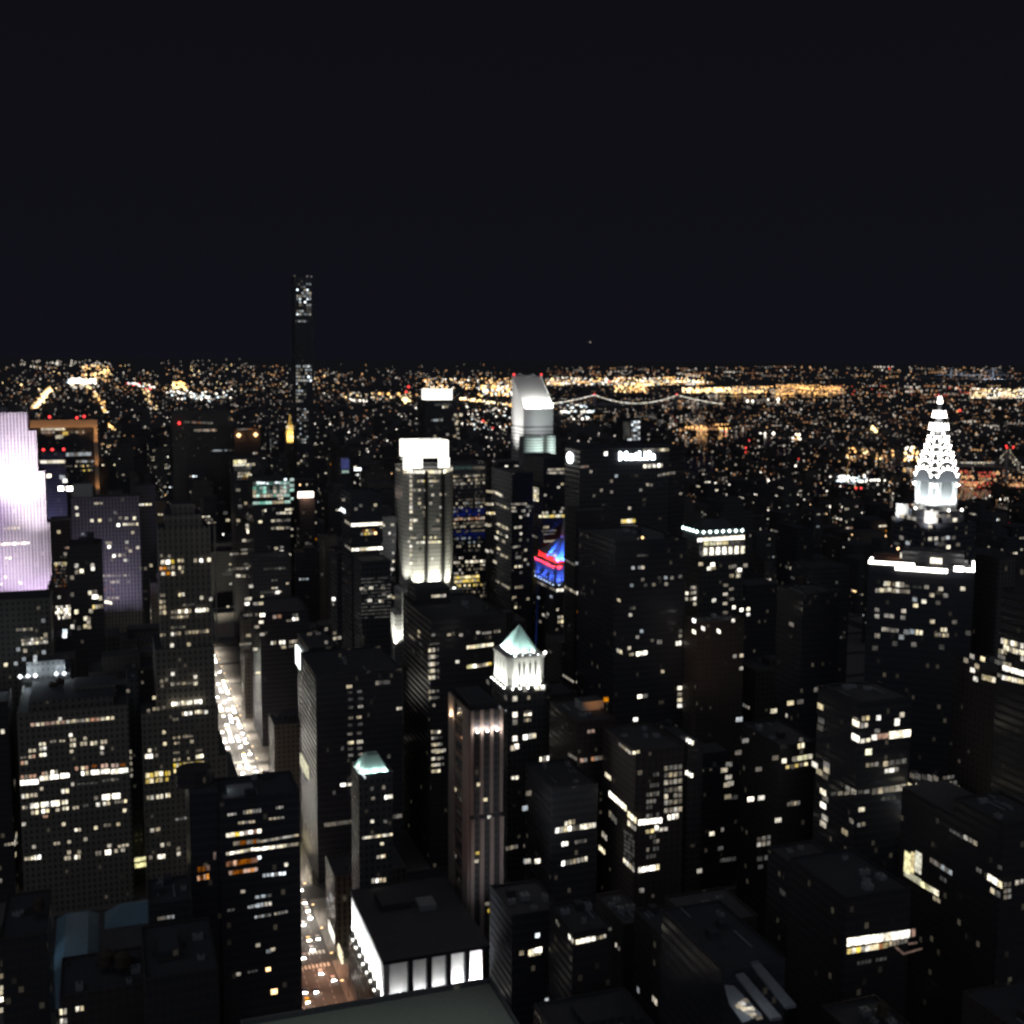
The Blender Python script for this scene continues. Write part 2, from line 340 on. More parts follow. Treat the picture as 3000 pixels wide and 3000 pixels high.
r('S', 915, 1222, 1012, 1214, 2, 46, 'bc'); r('S', 1030, 1210, 1125, 1204, 2, 52, 'b', fill=.92); r('S', 1140, 1200, 1242, 1194, 2, 54, 'b', fill=.92); r('S', 1255, 1202, 1450, 1182, 4, 52, 'b', fill=.94)
r('S', 800, 1345, 845, 1340, 1, 44, 'm'); r('S', 870, 1342, 1110, 1325, 5, 20, 'fd'); r('S', 1150, 1305, 1350, 1285, 4, 30, 'dmf')
r('S', 240, 1482, 330, 1474, 2, 48, 'cb'); r('S', 335, 1470, 425, 1462, 2, 40, 'dm'); r('S', 450, 1395, 495, 1390, 1, 36, 'm'); r('S', 690, 1425, 785, 1415, 2, 48, 'cb')
r('S', 340, 1592, 440, 1582, 2, 58, 'bc', fill=.9); r('S', 463, 1578, 555, 1568, 2, 60, 'b', fill=.92); r('S', 580, 1565, 675, 1556, 2, 62, 'b', fill=.95); r('S', 697, 1550, 770, 1542, 2, 46, 'mc')
r('S', 250, 1610, 315, 1604, 2, 36, 'dm'); r('S', 350, 1668, 440, 1658, 2, 42, 'cm'); r('S', 465, 1650, 560, 1642, 2, 42, 'cb'); r('S', 625, 1636, 680, 1630, 1, 34, 'm'); r('S', 705, 1620, 780, 1614, 2, 36, 'mc'); r('S', 820, 1612, 895, 1604, 2, 30, 'm'); r('S', 935, 1590, 1005, 1580, 2, 30, 'fd'); r('S', 485, 1712, 545, 1706, 2, 28, 'p')
r('S', 1060, 1502, 1115, 1496, 1, 42, 'd'); r('S', 1155, 1492, 1245, 1484, 2, 62, 'b', fill=.95); r('S', 1268, 1480, 1362, 1472, 2, 60, 'b', fill=.95); r('S', 1085, 1575, 1135, 1570, 1, 42, 'c'); r('S', 1160, 1565, 1250, 1556, 2, 44, 'cb'); r('S', 1290, 1545, 1440, 1532, 4, 36, 'dcfd')
T.dots('S', [(680, 605), (840, 628), (800, 785), (1155, 930), (1155, 990), (810, 972), (1410, 1640), (720, 1795), (270, 1795), (1085, 1835), (1340, 1795)], 'cm', 36, 36)
r('S', 1170, 1810, 1260, 1800, 2, 32, 'md'); r('S', 840, 1862, 920, 1855, 2, 34, 'cm')
CR(0, 2450, 550)
r('S', 40, 90, 185, 65, 4, 26, 'md'); r('S', 250, 232, 345, 222, 3, 34, 'mc'); r('S', 345, 222, 425, 212, 2, 44, 'bc'); r('S', 660, 228, 730, 220, 2, 40, 'dm'); r('S', 765, 218, 830, 208, 2, 46, 'bm'); r('S', 980, 180, 1045, 172, 2, 46, 'dc'); r('S', 1080, 170, 1145, 160, 2, 48, 'b'); r('S', 1175, 152, 1215, 148, 1, 36, 'm'); r('S', 1210, 108, 1330, 85, 3, 26, 'md'); r('S', 550, 78, 620, 70, 2, 26, 'cm'); r('S', 690, 60, 735, 55, 1, 30, 'm')
T.dots('S', [(350, 108), (710, 165), (815, 160), (1125, 98), (1265, 140), (880, 30)], 'cm', 36, 34)
# court and side wall behind it
C = Bld('office_tower', 'narrow grey wing recessed behind the dark light court of the pale office block', poly=rect(W0.x1, W0.x1+6.5, 722, 760), H=W0.H+9, style='greystone', vb=2300, parapet=.8)
CR(0, 1950, 500); C.dots('S', [(1475, 975), (1475, 1045), (1480, 1110), (1485, 1180), (1487, 1245)], 'm', 30, 36)

# --- striped limestone tower at the avenue corner (stepped)
TX0 = W0.x1+7.0
p0 = on_y(466, 1560, 705); pe = on_y(616, 1552, 705)
T = Bld('skyscraper', 'tall stepped limestone tower with vertical stripes at the corner of the bright avenue', poly=rect(p0.x, pe.x, 708, 740), H=p0.z, style='palestone', short='the striped limestone tower', vb=2280)
PALE2 = noisy('beige_stone', (.30, .28, .235), (.24, .22, .18), .2)
F5 = T
zz = on_y(500, 2085, 702).z; b = MB(); b.box(TX0, pe.x+2.2, 703, 752, 0, zz, MATS['palestone'], ROOFM); part(T, b, 'setback'); b = MB()
za_ = on_y(655, 2215, 702).z; b.box(pe.x+2.21, pe.x+7, 704, 751, 0, za_, MATS['palestone'], ROOFM); part(T, b, 'setback'); b = MB()
za_ = on_y(690, 2275, 702).z; b.box(pe.x+7.01, pe.x+13, 704.5, 750, 0, za_, MATS['palestone'], ROOFM); part(T, b, 'setback'); b = MB()
z2 = on_y(500, 1905, 702).z; b.box(p0.x-4, pe.x+.9, 705.5, 745, zz, z2, MATS['palestone'], ROOFM); part(T, b, 'setback'); b = MB()
b.box(p0.x+4, pe.x-4, 711, 737, T.H, T.H+9, MATS['palestone'], ROOFM); b.box(p0.x+8, pe.x-8, 714, 734, T.H+9, T.H+15, MATS['palestone'], ROOFM)
part(T, b, 'crown')
b = MB()
for i in range(11): b.box(p0.x+1+i*3.0, p0.x+1.9+i*3.0, 707.2, 708, z2, T.H+2.5, PALE2)
part(T, b, 'pilasters')
T.y0 = 705; 
CR(0, 1500, 500); r = T.row; T.y0 = 707.1
r('S', 1810, 945, 1870, 940, 2, 34, 'd'); r('S', 1800, 1020, 1880, 1012, 2, 40, 'md'); r('S', 1800, 1080, 1880, 1075, 2, 40, 'm'); r('S', 1800, 1140, 1885, 1135, 2, 44, 'cm'); r('S', 1815, 570, 1930, 565, 2, 44, 'cb'); r('S', 1800, 640, 1930, 632, 3, 34, 'qdo'); r('S', 1820, 700, 1930, 690, 2, 34, 'om'); r('S', 1820, 1598, 1885, 1590, 2, 36, 'c'); r('S', 1810, 1395, 1880, 1390, 2, 30, 'md'); T.dots('S', [(1825, 495), (1915, 500), (1710, 605), (1590, 635), (1650, 640)], 'md', 30, 34)
CR(500, 1500, 500)
r('S', 0, 565, 45, 560, 1, 44, 'y'); r('S', 75, 552, 150, 548, 2, 34, 'cm'); r('S', 5, 630, 50, 626, 1, 36, 'm'); r('S', 85, 632, 155, 628, 2, 36, 'dc'); r('S', 5, 700, 50, 695, 1, 40, 'c'); r('S', 115, 680, 150, 675, 1, 30, 'm')
r('S', 85, 940, 160, 930, 2, 40, 'c'); r('S', 0, 1135, 435, 1105, 11, 40, 'cbmbdmcb', .9); r('S', 0, 1195, 205, 1180, 6, 32, 'dmc'); r('S', 0, 1385, 435, 1345, 11, 36, 'dmcmd', .9); r('S', 135, 1055, 270, 1045, 4, 26, 'fd'); r('S', 0, 1310, 170, 1300, 4, 24, 'fd')
T.dots('S', [(350, 970), (455, 985), (280, 548), (345, 548), (435, 540), (15, 1510), (205, 1500), (15, 1585), (125, 1570), (315, 1560), (155, 1640), (25, 1835), (280, 1865), (200, 1580), (130, 1880)], 'cmcb', 34, 38)
T.y0 = 703
CR(500, 1950, 500)
r('S', 10, 438, 110, 428, 3, 42, 'bc', fill=.85); r('S', 120, 425, 245, 415, 4, 46, 'bc', fill=.85); r('S', 265, 412, 355, 405, 3, 48, 'bc', fill=.85); r('S', 125, 548, 245, 536, 4, 42, 'cbmc'); r('S', 272, 530, 360, 520, 3, 42, 'mcb'); r('S', 20, 612, 90, 606, 2, 34, 'cd'); r('S', 0, 210, 300, 195, 5, 28, 'dmd', .8)
r('S', 25, 820, 110, 812, 3, 26, 'md'); r('S', 135, 805, 255, 796, 4, 28, 'md'); r('S', 35, 882, 105, 872, 2, 28, 'dm'); r('S', 30, 990, 100, 982, 3, 24, 'd'); r('S', 285, 965, 360, 955, 3, 26, 'd'); r('S', 285, 1032, 370, 1022, 3, 42, 'cb', fill=.85); r('S', 30, 1068, 110, 1058, 3, 30, 'dm'); r('S', 190, 1055, 215, 1050, 1, 26, 'm')
r('S', 32, 1135, 125, 1125, 3, 46, 'y', fill=.88); r('S', 140, 1122, 268, 1110, 4, 46, 'yb', fill=.88); r('S', 285, 1108, 378, 1098, 3, 46, 'y', fill=.88); r('S', 35, 1195, 120, 1185, 3, 42, 'yp', fill=.85); r('S', 140, 1185, 260, 1172, 4, 38, 'ypm', fill=.85)
T.dots('S', [(25, 95), (280, 128), (400, 525), (240, 858), (20, 210), (285, 200)], 'cm', 36, 36)
CR(0, 1950, 500); r('S', 1640, 1030, 1730, 1020, 2, 50, 'b', fill=.88); T.dots('S', [(1770, 1015), (1695, 960), (1830, 178), (1885, 160), (1835, 232), (1745, 362), (1855, 478), (1680, 510), (1745, 492), (1790, 490), (1855, 755), (1865, 885), (1450, 285)], 'mdc', 34, 36)
r('S', 1648, 1245, 1740, 1238, 2, 52, 'y', fill=.9); r('S', 1752, 1228, 1845, 1220, 2, 52, 'yb', fill=.9); r('S', 1865, 1222, 1930, 1216, 2, 46, 'y'); r('S', 1648, 1310, 1740, 1302, 2, 50, 'y', fill=.88); r('S', 1758, 1298, 1845, 1290, 2, 46, 'yc'); r('S', 1868, 1288, 1910, 1284, 1, 42, 'y')
r('S', 1655, 1498, 1745, 1490, 2, 48, 'mc'); r('S', 1765, 1488, 1850, 1478, 2, 48, 'c'); r('S', 1872, 1472, 1930, 1466, 2, 50, 'bc'); T.dots('S', [(1725, 1865), (1790, 1852)], 'm', 44, 40)
CR(0, 2450, 550); r('S', 1385, 242, 1500, 232, 1, 44, 'l', fill=1); r('S', 1388, 302, 1502, 292, 1, 44, 'l', fill=1); r('S', 1622, 212, 1700, 204, 1, 46, 'b', fill=1); T.dots('S', [(1670, 90), (1735, 78), (1835, 128), (1840, 180), (1550, 220)], 'mcd', 36, 36)

# --- dark glass tower beside the avenue
T = corner(642, 2352, 878, 498, 27, 'black glass tower beside the avenue with glowing office bands and orange floors', style='darkglass', short='the black glass tower by the avenue', vb=2960)
HS = T
p = on_y(553, 2290, 500)
b = MB().box(p.x, T.x0, 500, 528, 0, T.H+4, MATS['darkglass'], ROOFM); part(T, b, 'side_wing')
cx = (p.x+T.x0)/2-3; part(T, MB().cone(cx, 514, 7.5, T.H+4, 7.5, T.H+11, MATS['bronze'], 20), 'plant_drum')
part(T, MB().box(T.x0+4, T.x0+15, 503, 509, T.H+.2, T.H+3.4, STEEL), 'cooling_unit')
lamp('SPOT', (T.x0+2, 501.5, T.H+5), (T.x0+7, 505, T.H+1), 260, (.85, 1, .95), T.root, 110, 1)
CR(0, 2000, 1000); r = T.row
r('S', 1285, 748, 1340, 742, 3, 12, 'dm'); r('S', 1375, 735, 1480, 722, 6, 20, 'cdm'); r('S', 1560, 710, 1605, 702, 3, 14, 'dm'); r('S', 1345, 795, 1445, 785, 5, 14, 'md'); r('S', 1520, 772, 1610, 762, 4, 12, 'dm')
r('S', 1280, 865, 1480, 838, 8, 22, 'pcybp', fill=.95); r('S', 1320, 912, 1470, 895, 8, 22, 'qd', fill=.9); r('S', 1470, 900, 1690, 862, 10, 12, 'md', fill=.98); r('S', 1280, 970, 1440, 942, 8, 16, 'cmb', fill=.95); r('S', 1440, 945, 1690, 912, 11, 17, 'cmcbd', fill=.95)
r('S', 1280, 1028, 1460, 1002, 9, 28, 'qoq', fill=.9); r('S', 1295, 1078, 1460, 1055, 8, 22, 'qop', fill=.88); T.dots('S', [(1468, 990), (1620, 1030)], 'wc', 20, 18); r('S', 1485, 1092, 1620, 1078, 6, 18, 'xdwd')
r('S', 1285, 1290, 1330, 1283, 2, 14, 'f'); r('S', 1400, 1272, 1475, 1258, 4, 16, 'xd'); r('S', 1450, 1262, 1540, 1248, 4, 22, 'xmd'); r('S', 1550, 1310, 1630, 1295, 4, 14, 'dm'); r('S', 1440, 1328, 1535, 1312, 5, 14, 'fdx'); r('S', 1440, 1215, 1540, 1202, 3, 16, 'fx'); T.dots('S', [(1375, 1182), (1460, 1485), (1520, 1520), (1545, 1510), (1350, 1650)], 'xm', 24, 18); r('S', 1400, 1640, 1460, 1628, 3, 10, 'f')
T.dots('S', [(1518, 1622)], 'n', 26, 20); T.dots('S', [(1552, 1748)], 'n', 34, 28)
CR(0, 2000, 1000); T.y0 = 500; r('S', 1115, 1108, 1185, 1095, 4, 30, 'oq'); r('S', 1115, 1060, 1190, 1045, 3, 30, 'q'); r('S', 990, 775, 1060, 765, 3, 14, 'fd'); T.dots('S', [(1215, 980)], 'q', 14, 40); T.y0 = 498
# the lower neighbour in front of its left side
T = corner(437, 2660, 560, 470, 24, 'squat black block with three bluish rows of windows left of the glass tower', style='darkglass', vb=3000)
CR(0, 2450, 550); r = T.row; r('S', 1618, 850, 1795, 825, 7, 34, 'xd'); r('S', 1640, 1265, 1900, 1228, 9, 40, 'cbdm', .9); r('S', 1555, 1468, 1640, 1460, 3, 26, 'w'); r('S', 1690, 1440, 1860, 1415, 5, 26, 'xdw', .85)

# --- near dark roofs at the left and bottom edge
T = corner(0, 2760, 138, 470, 40, 'near black block at the left edge with lit rooms on its rim', name='office_block', style='bronze', vb=3000)
CR(0, 2450, 550); T.dots('S', [(10, 1440), (10, 1560), (8, 1610), (12, 1680), (10, 1790)], 'cbm', 40, 44)
T.tank(.8, .4)
T = corner(174, 2930, 424, 440, 30, 'low dark brick block at the bottom with a few cream windows', name='office_block', style='brick', vb=3000)
CR(0, 2450, 550); T.row('S', 610, 1810, 690, 1800, 2, 60, 'mc'); T.row('S', 775, 1778, 865, 1768, 2, 50, 'mc'); T.row('S', 615, 1905, 695, 1898, 2, 56, 'mc'); T.tank(.55, .5, 3); T.tank(.75, .4, 3)
T = corner(425, 2880, 640, 400, 40, 'plain dark tower roof at the foot of the black glass tower', name='office_block', style='bronze', vb=3000)
T.bulkhead(.2, .3, .3, .4, 4)
# near flat roof that closes the view along the bottom
pa = on_z(700, 2988, 150); pb = on_z(1436, 2880, 150)
NR = Bld('office_tower', 'near flat gravel roof with a dark parapet along the bottom edge', poly=rect(pa.x, pb.x, pb.y-70, pb.y), H=150, style='darkglass', roofm=noisy('gravel', (.16, .165, .15), (.10, .105, .095), .8), vb=3000, parapet=1.6)
part(NR, MB().box(pa.x+14, pa.x+17, pb.y-20, pb.y-17, 150.1, 151.4, MATS['bronze']), 'roof_hatch')
lamp('SPOT', (pb.x-8, pb.y-24, 190), (pb.x-20, pb.y-25, 150), 13000, (.88, 1, .95), NR.root, 110, 1); lamp('SPOT', (pa.x+14, pb.y-20, 192), (pa.x+12, pb.y-30, 150), 17000, (.85, 1, .9), NR.root, 130, 1)  # both spots are unseen, added overhead to brighten the gravel roof

# --- lit crown block: flat dark roof, deep floodlit bays
p = on_x(1122, 2822, AV1); y0, H = p.y, p.z; x1 = on_y(1436, 2770, y0).x; y1 = on_x(1025, 2603, AV1).y
LBH = H
T = Bld('office_block', 'block with a flat black roof over brilliant white floodlit bays between dark piers', poly=rect(AV1+3, x1-3, y0+3, y1), H=H-1.2, style='pale_stone', short='the block with brilliant white bays', vb=2960, parapet=0)
LB = T; T.wallm = PALE
dk = mat('dark_stone', (.03, .03, .035), .7)
b = MB().box(AV1, x1, y0, y1+1, H-1.1, H+.6, dk, ROOFM); part(T, b, 'roof_slab')
hb = H-24; b = MB().box(AV1+3, x1-3, y0+3, y1, hb, H-1.15, PALE); part(T, b, 'penthouse_wall') if False else None
b = MB().box(AV1-.5, x1+.5, y0-.5, y1+2, 0, hb, MATS['bronze'], PALE); part(T, b, 'podium')
W = x1-AV1; n = 5
cuts = [0, .255, .43, .61, .785, 1.0]
for i in range(6):
    xc = AV1+W*cuts[i]; w = 1.1
    if 0 < i < 5: part(T, MB().box(xc-w, xc+w, y0+.2, y0+3.02, hb+.01, H-1.11, dk), 'pier')
D = y1-y0; nb = 9
for i in range(nb+1):
    yc = y0+D*i/nb
    if i: part(T, MB().box(AV1+.8, AV1+3.02, yc-.55, yc+.55, hb+.01, H-1.11, PALE), 'fin')
part(T, MB().box(AV1+.2, AV1+3.02, y0+.2, y0+3.02, hb+.01, H-1.11, PALE), 'corner_pier')
for i in range(5):
    a, c = AV1+W*cuts[i]+1.6, AV1+W*cuts[i+1]-1.6; pw = (70, 55, 80, 260, 800)[i]*34
    lamp('AREA', ((a+c)/2, y0+.9, hb+.35), ((a+c)/2, y0+3.6, hb+14), pw, (.93, .95, 1), T.root, 100, shape=(c-a, .5))
    part(T, MB().box((a+c)/2-.7, (a+c)/2+.7, y0+.2, y0+.7, hb+.02, hb+.5, em('k')), 'lamp_head')
for i in range(nb):
    yc = y0+D*(i+.5)/nb
    lamp('AREA', (AV1+.7, yc, hb+.35), (AV1+4, yc, hb+14), 11000, (.95, .96, 1), T.root, 110, shape=(.5, D/nb*.7))
    part(T, MB().box(AV1+.2, AV1+.6, yc-.6, yc+.6, hb+.02, hb+.5, em('k')), 'lamp_head')
CR(1000, 2000, 1000)
part(T, MB().box(AV1+W*.55, AV1+W*.72, y0+D*.55, y0+D*.68, H+.6, H+3.4, STEEL), 'cooling_unit'); part(T, MB().box(AV1+W*.2, AV1+W*.5, y0+D*.62, y0+D*.85, H+.6, H+4, MATS['bronze'], ROOFM), 'bulkhead')

part(T, MB().octa((x1-1.5, y0-.6, hb+2.2), 1.5, em('k')), 'floodlamp'); lamp('POINT', (x1-1.5, y0-2.4, hb+2.4), (0, 0, 0), 1800, (.92, .95, 1), T.root, r=.5)
# --- brown striped tower with lit crown
x0 = max(x1+3, on_y(1377, 2100, 528).x); y0 = x0/math.tan(math.atan2(ray(1377, 2100).x, ray(1377, 2100).y)); H = on_y(1377, 2092, y0).z
xe = on_y(1474, 2085, y0).x; yb = on_x(1318, 2088, x0).y
brown = noisy('brown_stone', (.24, .16, .13), (.17, .115, .095), .3); pinkst = noisy('pink_stone', (.36, .29, .26), (.28, .22, .2), .3)
T = Bld('skyscraper', 'slim brown tower with pale vertical stripes and floodlit crown', poly=rect(x0, xe, y0, yb), H=H, style='bronze', short='the slim brown striped tower', vb=2900)
BT = T; W = xe-x0; D = yb-y0
zm = on_y(1400, 2385, y0).z; zc = on_y(1420, 2140, y0).z
for i in range(4):
    xc = x0+.9+(W-1.8)*i/3
    part(T, MB().box(xc-.75, xc+.75, y0-.9, y0-.01, zm, H+1.6, pinkst), 'pier')
    part(T, MB().box(xc-.95, xc+.95, y0-2.2, y0-.92, 0, zm-2, pinkst), 'pier')
for q in (0, 1):
    ya = y0+.2+q*(D*.70); part(T, MB().box(x0-.9, x0-.01, ya, ya+D*.28, 0, H+1.6, pinkst), 'pier')
nb = 12; fl = (H-8-zm+60)/nb; b = MB()
for i in range(nb+3):
    z = H-10-i*fl; b.box(x0-.7, x0-.01, y0+D*.29, y0+D*.69, z, z+2.2, brown)
part(T, b, 'spandrels'); part(T, MB().box(x0+2, xe-2, y0+2, yb-2, H+.13, H+4, MATS['bronze'], ROOFM), 'bulkhead')
part(T, MB().box(x0-1, xe+12, y0-2.2, yb, 0, on_y(1480, 2622, y0).z, MATS['brick'], ROOFM), 'base') if False else None
part(T, MB().box(xe+.02, xe+9, y0-1, yb, 0, on_y(1490, 2622, y0).z, MATS['brick'], ROOFM), 'side_wing')
for i in range(3):
    xc = x0+.9+(W-1.8)*(i+.5)/3
    lamp('POINT', (xc, y0-1.6, zc+.6), (xc, y0, H), 2600, (1, .9, .82), T.root, r=.3)
    part(T, MB().octa((xc, y0-1.2, zc), .75, em('k')), 'crown_lamp')
lamp('POINT', (x0-1.8, yb-6, zc+.6), (x0, yb-6, H), 2600, (1, .72, .45), T.root, r=.3); part(T, MB().octa((x0-1.3, yb-6, zc), .8, em('n')), 'crown_lamp')
# unseen warm spots added beside the shaft, in place of street light
for i in range(7):
    z = 20+i*(zc-30)/6; lamp('SPOT', (x0-14, y0-16, z-6), (x0+2, y0+3, z+4), 1500, (1, .62, .45), T.root, 80, 1, 2)
CR(1000, 2000, 1000); T.dots('S', [(780, 575), (815, 662), (838, 760), (770, 965), (825, 1252), (880, 1243), (840, 1290), (765, 1010)], 'cmyc', 22, 18); T.dots('W', [(640, 595), (640, 970), (690, 725), (700, 830), (690, 322)], 'mpcd', 20, 16)
CR(1200, 1800, 450); b = MB()
for x, y in ((630, 1185), (1065, 1105), (1100, 1140), (1135, 1165), (1210, 1210)):
    q = on_z(*S(x, y), H+2.2); part(T, MB().octa(q, .55, em('x')), 'roof_lamp')

# --- teal mansard tower on the avenue
x0 = AV1+5; p = on_x(1052, 2276, x0); y0, H = p.y, p.z; xe = on_y(1150, 2268, y0).x
copper = noisy('verdigris', (.46, .62, .57), (.34, .52, .47), .35)
T = Bld('office_tower', 'slender grey tower with small teal mansard roof lit from below', poly=rect(x0, xe, y0, y0+20), H=H, style='greystone', short='the teal mansard tower', vb=2590, parapet=1.0)
W = xe-x0; zt = on_y(1103, 2207, y0+9).z
part(T, MB().prism(rect(x0+1.5, xe-1.5, y0+1.5, y0+18.5), H+.13, H+.9+(zt-H)*.25, copper, rect(x0+3, xe-3, y0+3, y0+17)).prism(rect(x0+3, xe-3, y0+3, y0+17), H+.9+(zt-H)*.25, zt, copper, rect(x0+W*.36, xe-W*.32, y0+7, y0+13)), 'mansard')
for i in range(3): lamp('POINT', (x0+W*(.2+.3*i), y0+.6, H+1.3), (0, 0, 0), 1100, (.80, 1, .95), T.root, r=.3)
for i in range(2): lamp('POINT', (x0+.6, y0+5+8*i, H+1.3), (0, 0, 0), 1100, (.84, 1, .96), T.root, r=.3)
CR(1000, 2000, 1000); T.dots('W', [(105, 490), (115, 510), (130, 530)], 'w', 12, 14)
r = T.row; r('S', 120, 880, 290, 858, 12, 14, 'cmc', fill=.95); r('S', 245, 650, 290, 642, 3, 22, 'b', fill=.9); r('S', 200, 988, 250, 980, 4, 18, 'mc'); r('S', 170, 1122, 255, 1115, 4, 24, 'cbm'); T.dots('S', [(180, 655), (175, 785), (230, 912), (250, 785)], 'cmd', 18, 16); T.rand(.05, 'SW', 'fdf')

# --- white-cornered octagon tower with a glowing crown
yc = 1075; xa, xb = on_y(1176, 1380, 1060).x, on_y(1298, 1372, 1060).x; xw, xe = on_y(1157, 1380, 1104).x, on_y(1328, 1372, 1072).x
H = on_y(1240, 1376, 1060).z; cm = (xw+xe)/2; hx = (xe-xw)/2; hw = hx-7
PROT.append((1120, 1190, 1690, 1915, 1045)); oct_ = [(cm-hw, 1060), (cm+hw, 1060), (cm+hx, 1074), (cm+hx, 1104), (cm+hw, 1118), (cm-hw, 1118), (cm-hx, 1104), (cm-hx, 1074)]
T = Bld('skyscraper', 'octagonal granite tower with a blazing white glass crown and floodlit foot', poly=oct_, H=H, style='granite', short='the tower with the blazing white crown', vb=1760)
OC = T; g_ = MATS['granite']
zt = on_y(1240, 1292, 1060).z; s = lambda k: [(cm+(x-cm)*k, 1089+(y-1089)*k) for x, y in oct_]
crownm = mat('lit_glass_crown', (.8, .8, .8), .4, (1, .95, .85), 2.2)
cr = MB()
a = hw*.99; zl = on_y(1240, 1342, 1062).z
cr.box(on_y(1184, 1360, 1062).x, on_y(1238, 1360, 1062).x, 1062, 1066, H+.15, zl, crownm); cr.box(on_y(1287, 1360, 1062).x, on_y(1317, 1330, 1062).x, 1062, 1066, H+.15, zl, crownm)
cl_ = on_y(1171, 1337, 1092).x; cr_ = on_y(1317, 1330, 1062).x; cr.prism([(cl_, 1078), (cm-hw*.97, 1062.01), (cr_-1, 1062.01), (cr_, 1070), (cr_, 1092), (cl_, 1092)], zl, zt, crownm)
part(T, cr, 'crown')
b = MB()
for i in range(22): x = cm-hw*.75+i*hw*1.5/21; b.box(x, x+.5, 1062, 1062.6, zt, zt+1.4+rnd.random(), METAL)
part(T, b, 'crown_fins')
z0b = on_y(1240, 1712, 1056).z
pod = MB().prism([(cm-hx-5, 1054), (cm+hx+4, 1054), (cm+hx+4, 1130), (cm-hx-5, 1130)], 0, z0b-6, g_, top=PALE); part(T, pod, 'podium')
z1b = on_y(1160, 1850, 1050).z; part(T, MB().box(cm-hx-12, cm-hx-5.01, 1056, 1120, 0, z1b+14, g_, PALE), 'terrace_block')
for xs in (-.30, .62):
    part(T, MB().box(cm+hw*xs-1.6, cm+hw*xs+1.6, 1058.9, 1059.95, z0b-6, H-1, mat('dark_recess', (.02, .02, .022), .4)), 'window_bay')
for i, (dx, e_) in enumerate(((-1.18, 1.0), (-.72, 1.4), (-.1, 1.4), (.3, 1.4), (.85, 1.4), (1.22, 1.4))):
    x = cm+hw*dx; y = 1054.5 if abs(dx) < 1 else 1058
    lamp('SPOT', (x, y, z0b-4), (cm+hw*dx*.97, 1062, z0b+(16 if abs(dx) < 1 else 60)), (58000 if abs(dx) < 1 else 90000)*e_, (1, .98, .80), T.root, 76, 1, .8)
    part(T, MB().box(x-1, x+1, y-.8, y, z0b-5.9, z0b-5, em('k')), 'lamp_head')
for y in (1066, 1090): lamp('SPOT', (cm-hx-4, y, z0b-4), (cm-hx, y+2, z0b+40), 95000, (1, .98, .86), T.root, 80, 1, .8)
for y in (1060, 1085, 1110): lamp('SPOT', (cm-hx-16, y-6, z1b-14), (cm-hx-8, y, z1b+8), 240000, (1, .99, .88), T.root, 110, 1, .8)
CR(1000, 1050, 500); r = T.row
wf = lambda sgn: ((cm+sgn*hw, 1060, 0), Vector((sgn*14, -(hx-hw), 0)).normalized(), math.atan2(14*sgn if sgn > 0 else -14, hx-hw) if True else 0)
b = MB(); zr0, zr1 = on_y(1240, 1388, 1059.7).z, on_y(1240, 1377, 1059.7).z
T.y0 = 1059.9
r('S', 700, 1284, 1130, 1284, 12, 40, 'cb', fill=.85); 
E1 = ((cm+hw, 1060, 0), Vector((14, -(hx-hw), 0)).normalized(), math.atan2(14, hx-hw)); E2 = ((cm-hw, 1060, 0), Vector((-14, -(hx-hw), 0)).normalized(), math.atan2(-14, hx-hw))
r(E1, 1155, 1282, 1262, 1250, 4, 40, 'cb', fill=.85); r(E2, 618, 1250, 668, 1268, 2, 34, 'm')
r('S', 860, 1390, 1110, 1388, 11, 26, 'ymd', fill=.9); r('S', 940, 1335, 1040, 1335, 5, 26, 'dm')
T.dots('S', [(787, y) for y in (1335, 1390, 1440, 1488, 1540, 1588, 1640, 1685, 1735, 1878, 1925)], 'cm', 30, 34)
T.dots('S', [(885, 1488), (885, 1588), (885, 1640), (1010, 1640), (1020, 1440), (960, 1590), (955, 1685), (1128, 1540), (1150, 1582), (1128, 1685), (930, 1745), (1092, 1832), (955, 1490), (830, 1490), (1035, 1545)], 'dmmc', 30, 28); r('S', 775, 1835, 865, 1832, 4, 32, 'mc')
CR(1000, 1500, 500); r('S', 775, 95, 865, 95, 4, 34, 'mc'); T.dots('S', [(787, y) for y in (140, 190, 388, 435, 488, 535, 580)]+[(1092, 92), (960, 190), (1030, 530), (890, 435)], 'mcd', 28, 28); r('S', 1030, 192, 1120, 190, 4, 26, 'd'); r('S', 775, 292, 860, 290, 4, 26, 'm'); r('S', 930, 292, 1100, 288, 7, 30, 'lyd'); r('S', 850, 345, 1160, 338, 13, 30, 'lym', fill=.9); T.dots('S', [(765, 335)], 'm', 26, 24)
T.y0 = 1060

# --- dark block in front of it, corner column of lit bays, penthouse on the roof
y0 = 690; p = on_y(1262, 1818, y0); xe = on_y(1482, 1800, y0).x; yb = on_x(1181, 1765, p.x).y
T = Bld('office_tower', 'broad black tower with greenish lit corner bays and a dark penthouse box', poly=rect(p.x, xe, y0, yb), H=p.z, style='bronze', short='the broad black tower', vb=2480)
DB = T
x0 = p.x; a = on_y(1186, 1728, yb-26); e2 = on_y(1318, 1722, yb-26); part(T, MB().box(x0+2, e2.x, yb-26, yb-4, T.H+.2, a.z, MATS['bronze'], ROOFM), 'penthouse')
T.y0 = yb-26; CR(1000, 1500, 500); r = T.row; r('S', 1020, 955, 1185, 945, 5, 32, 'm', fill=.92); T.y0 = y0
for yy in (1565, 1640, 1722, 1800, 1875): r('S', 985, yy+4, 1060, yy-4, 3, 44, 'cmm', fill=.9); r('S', 1062, yy-2, 1105, yy-8, 2, 30, 'fd')
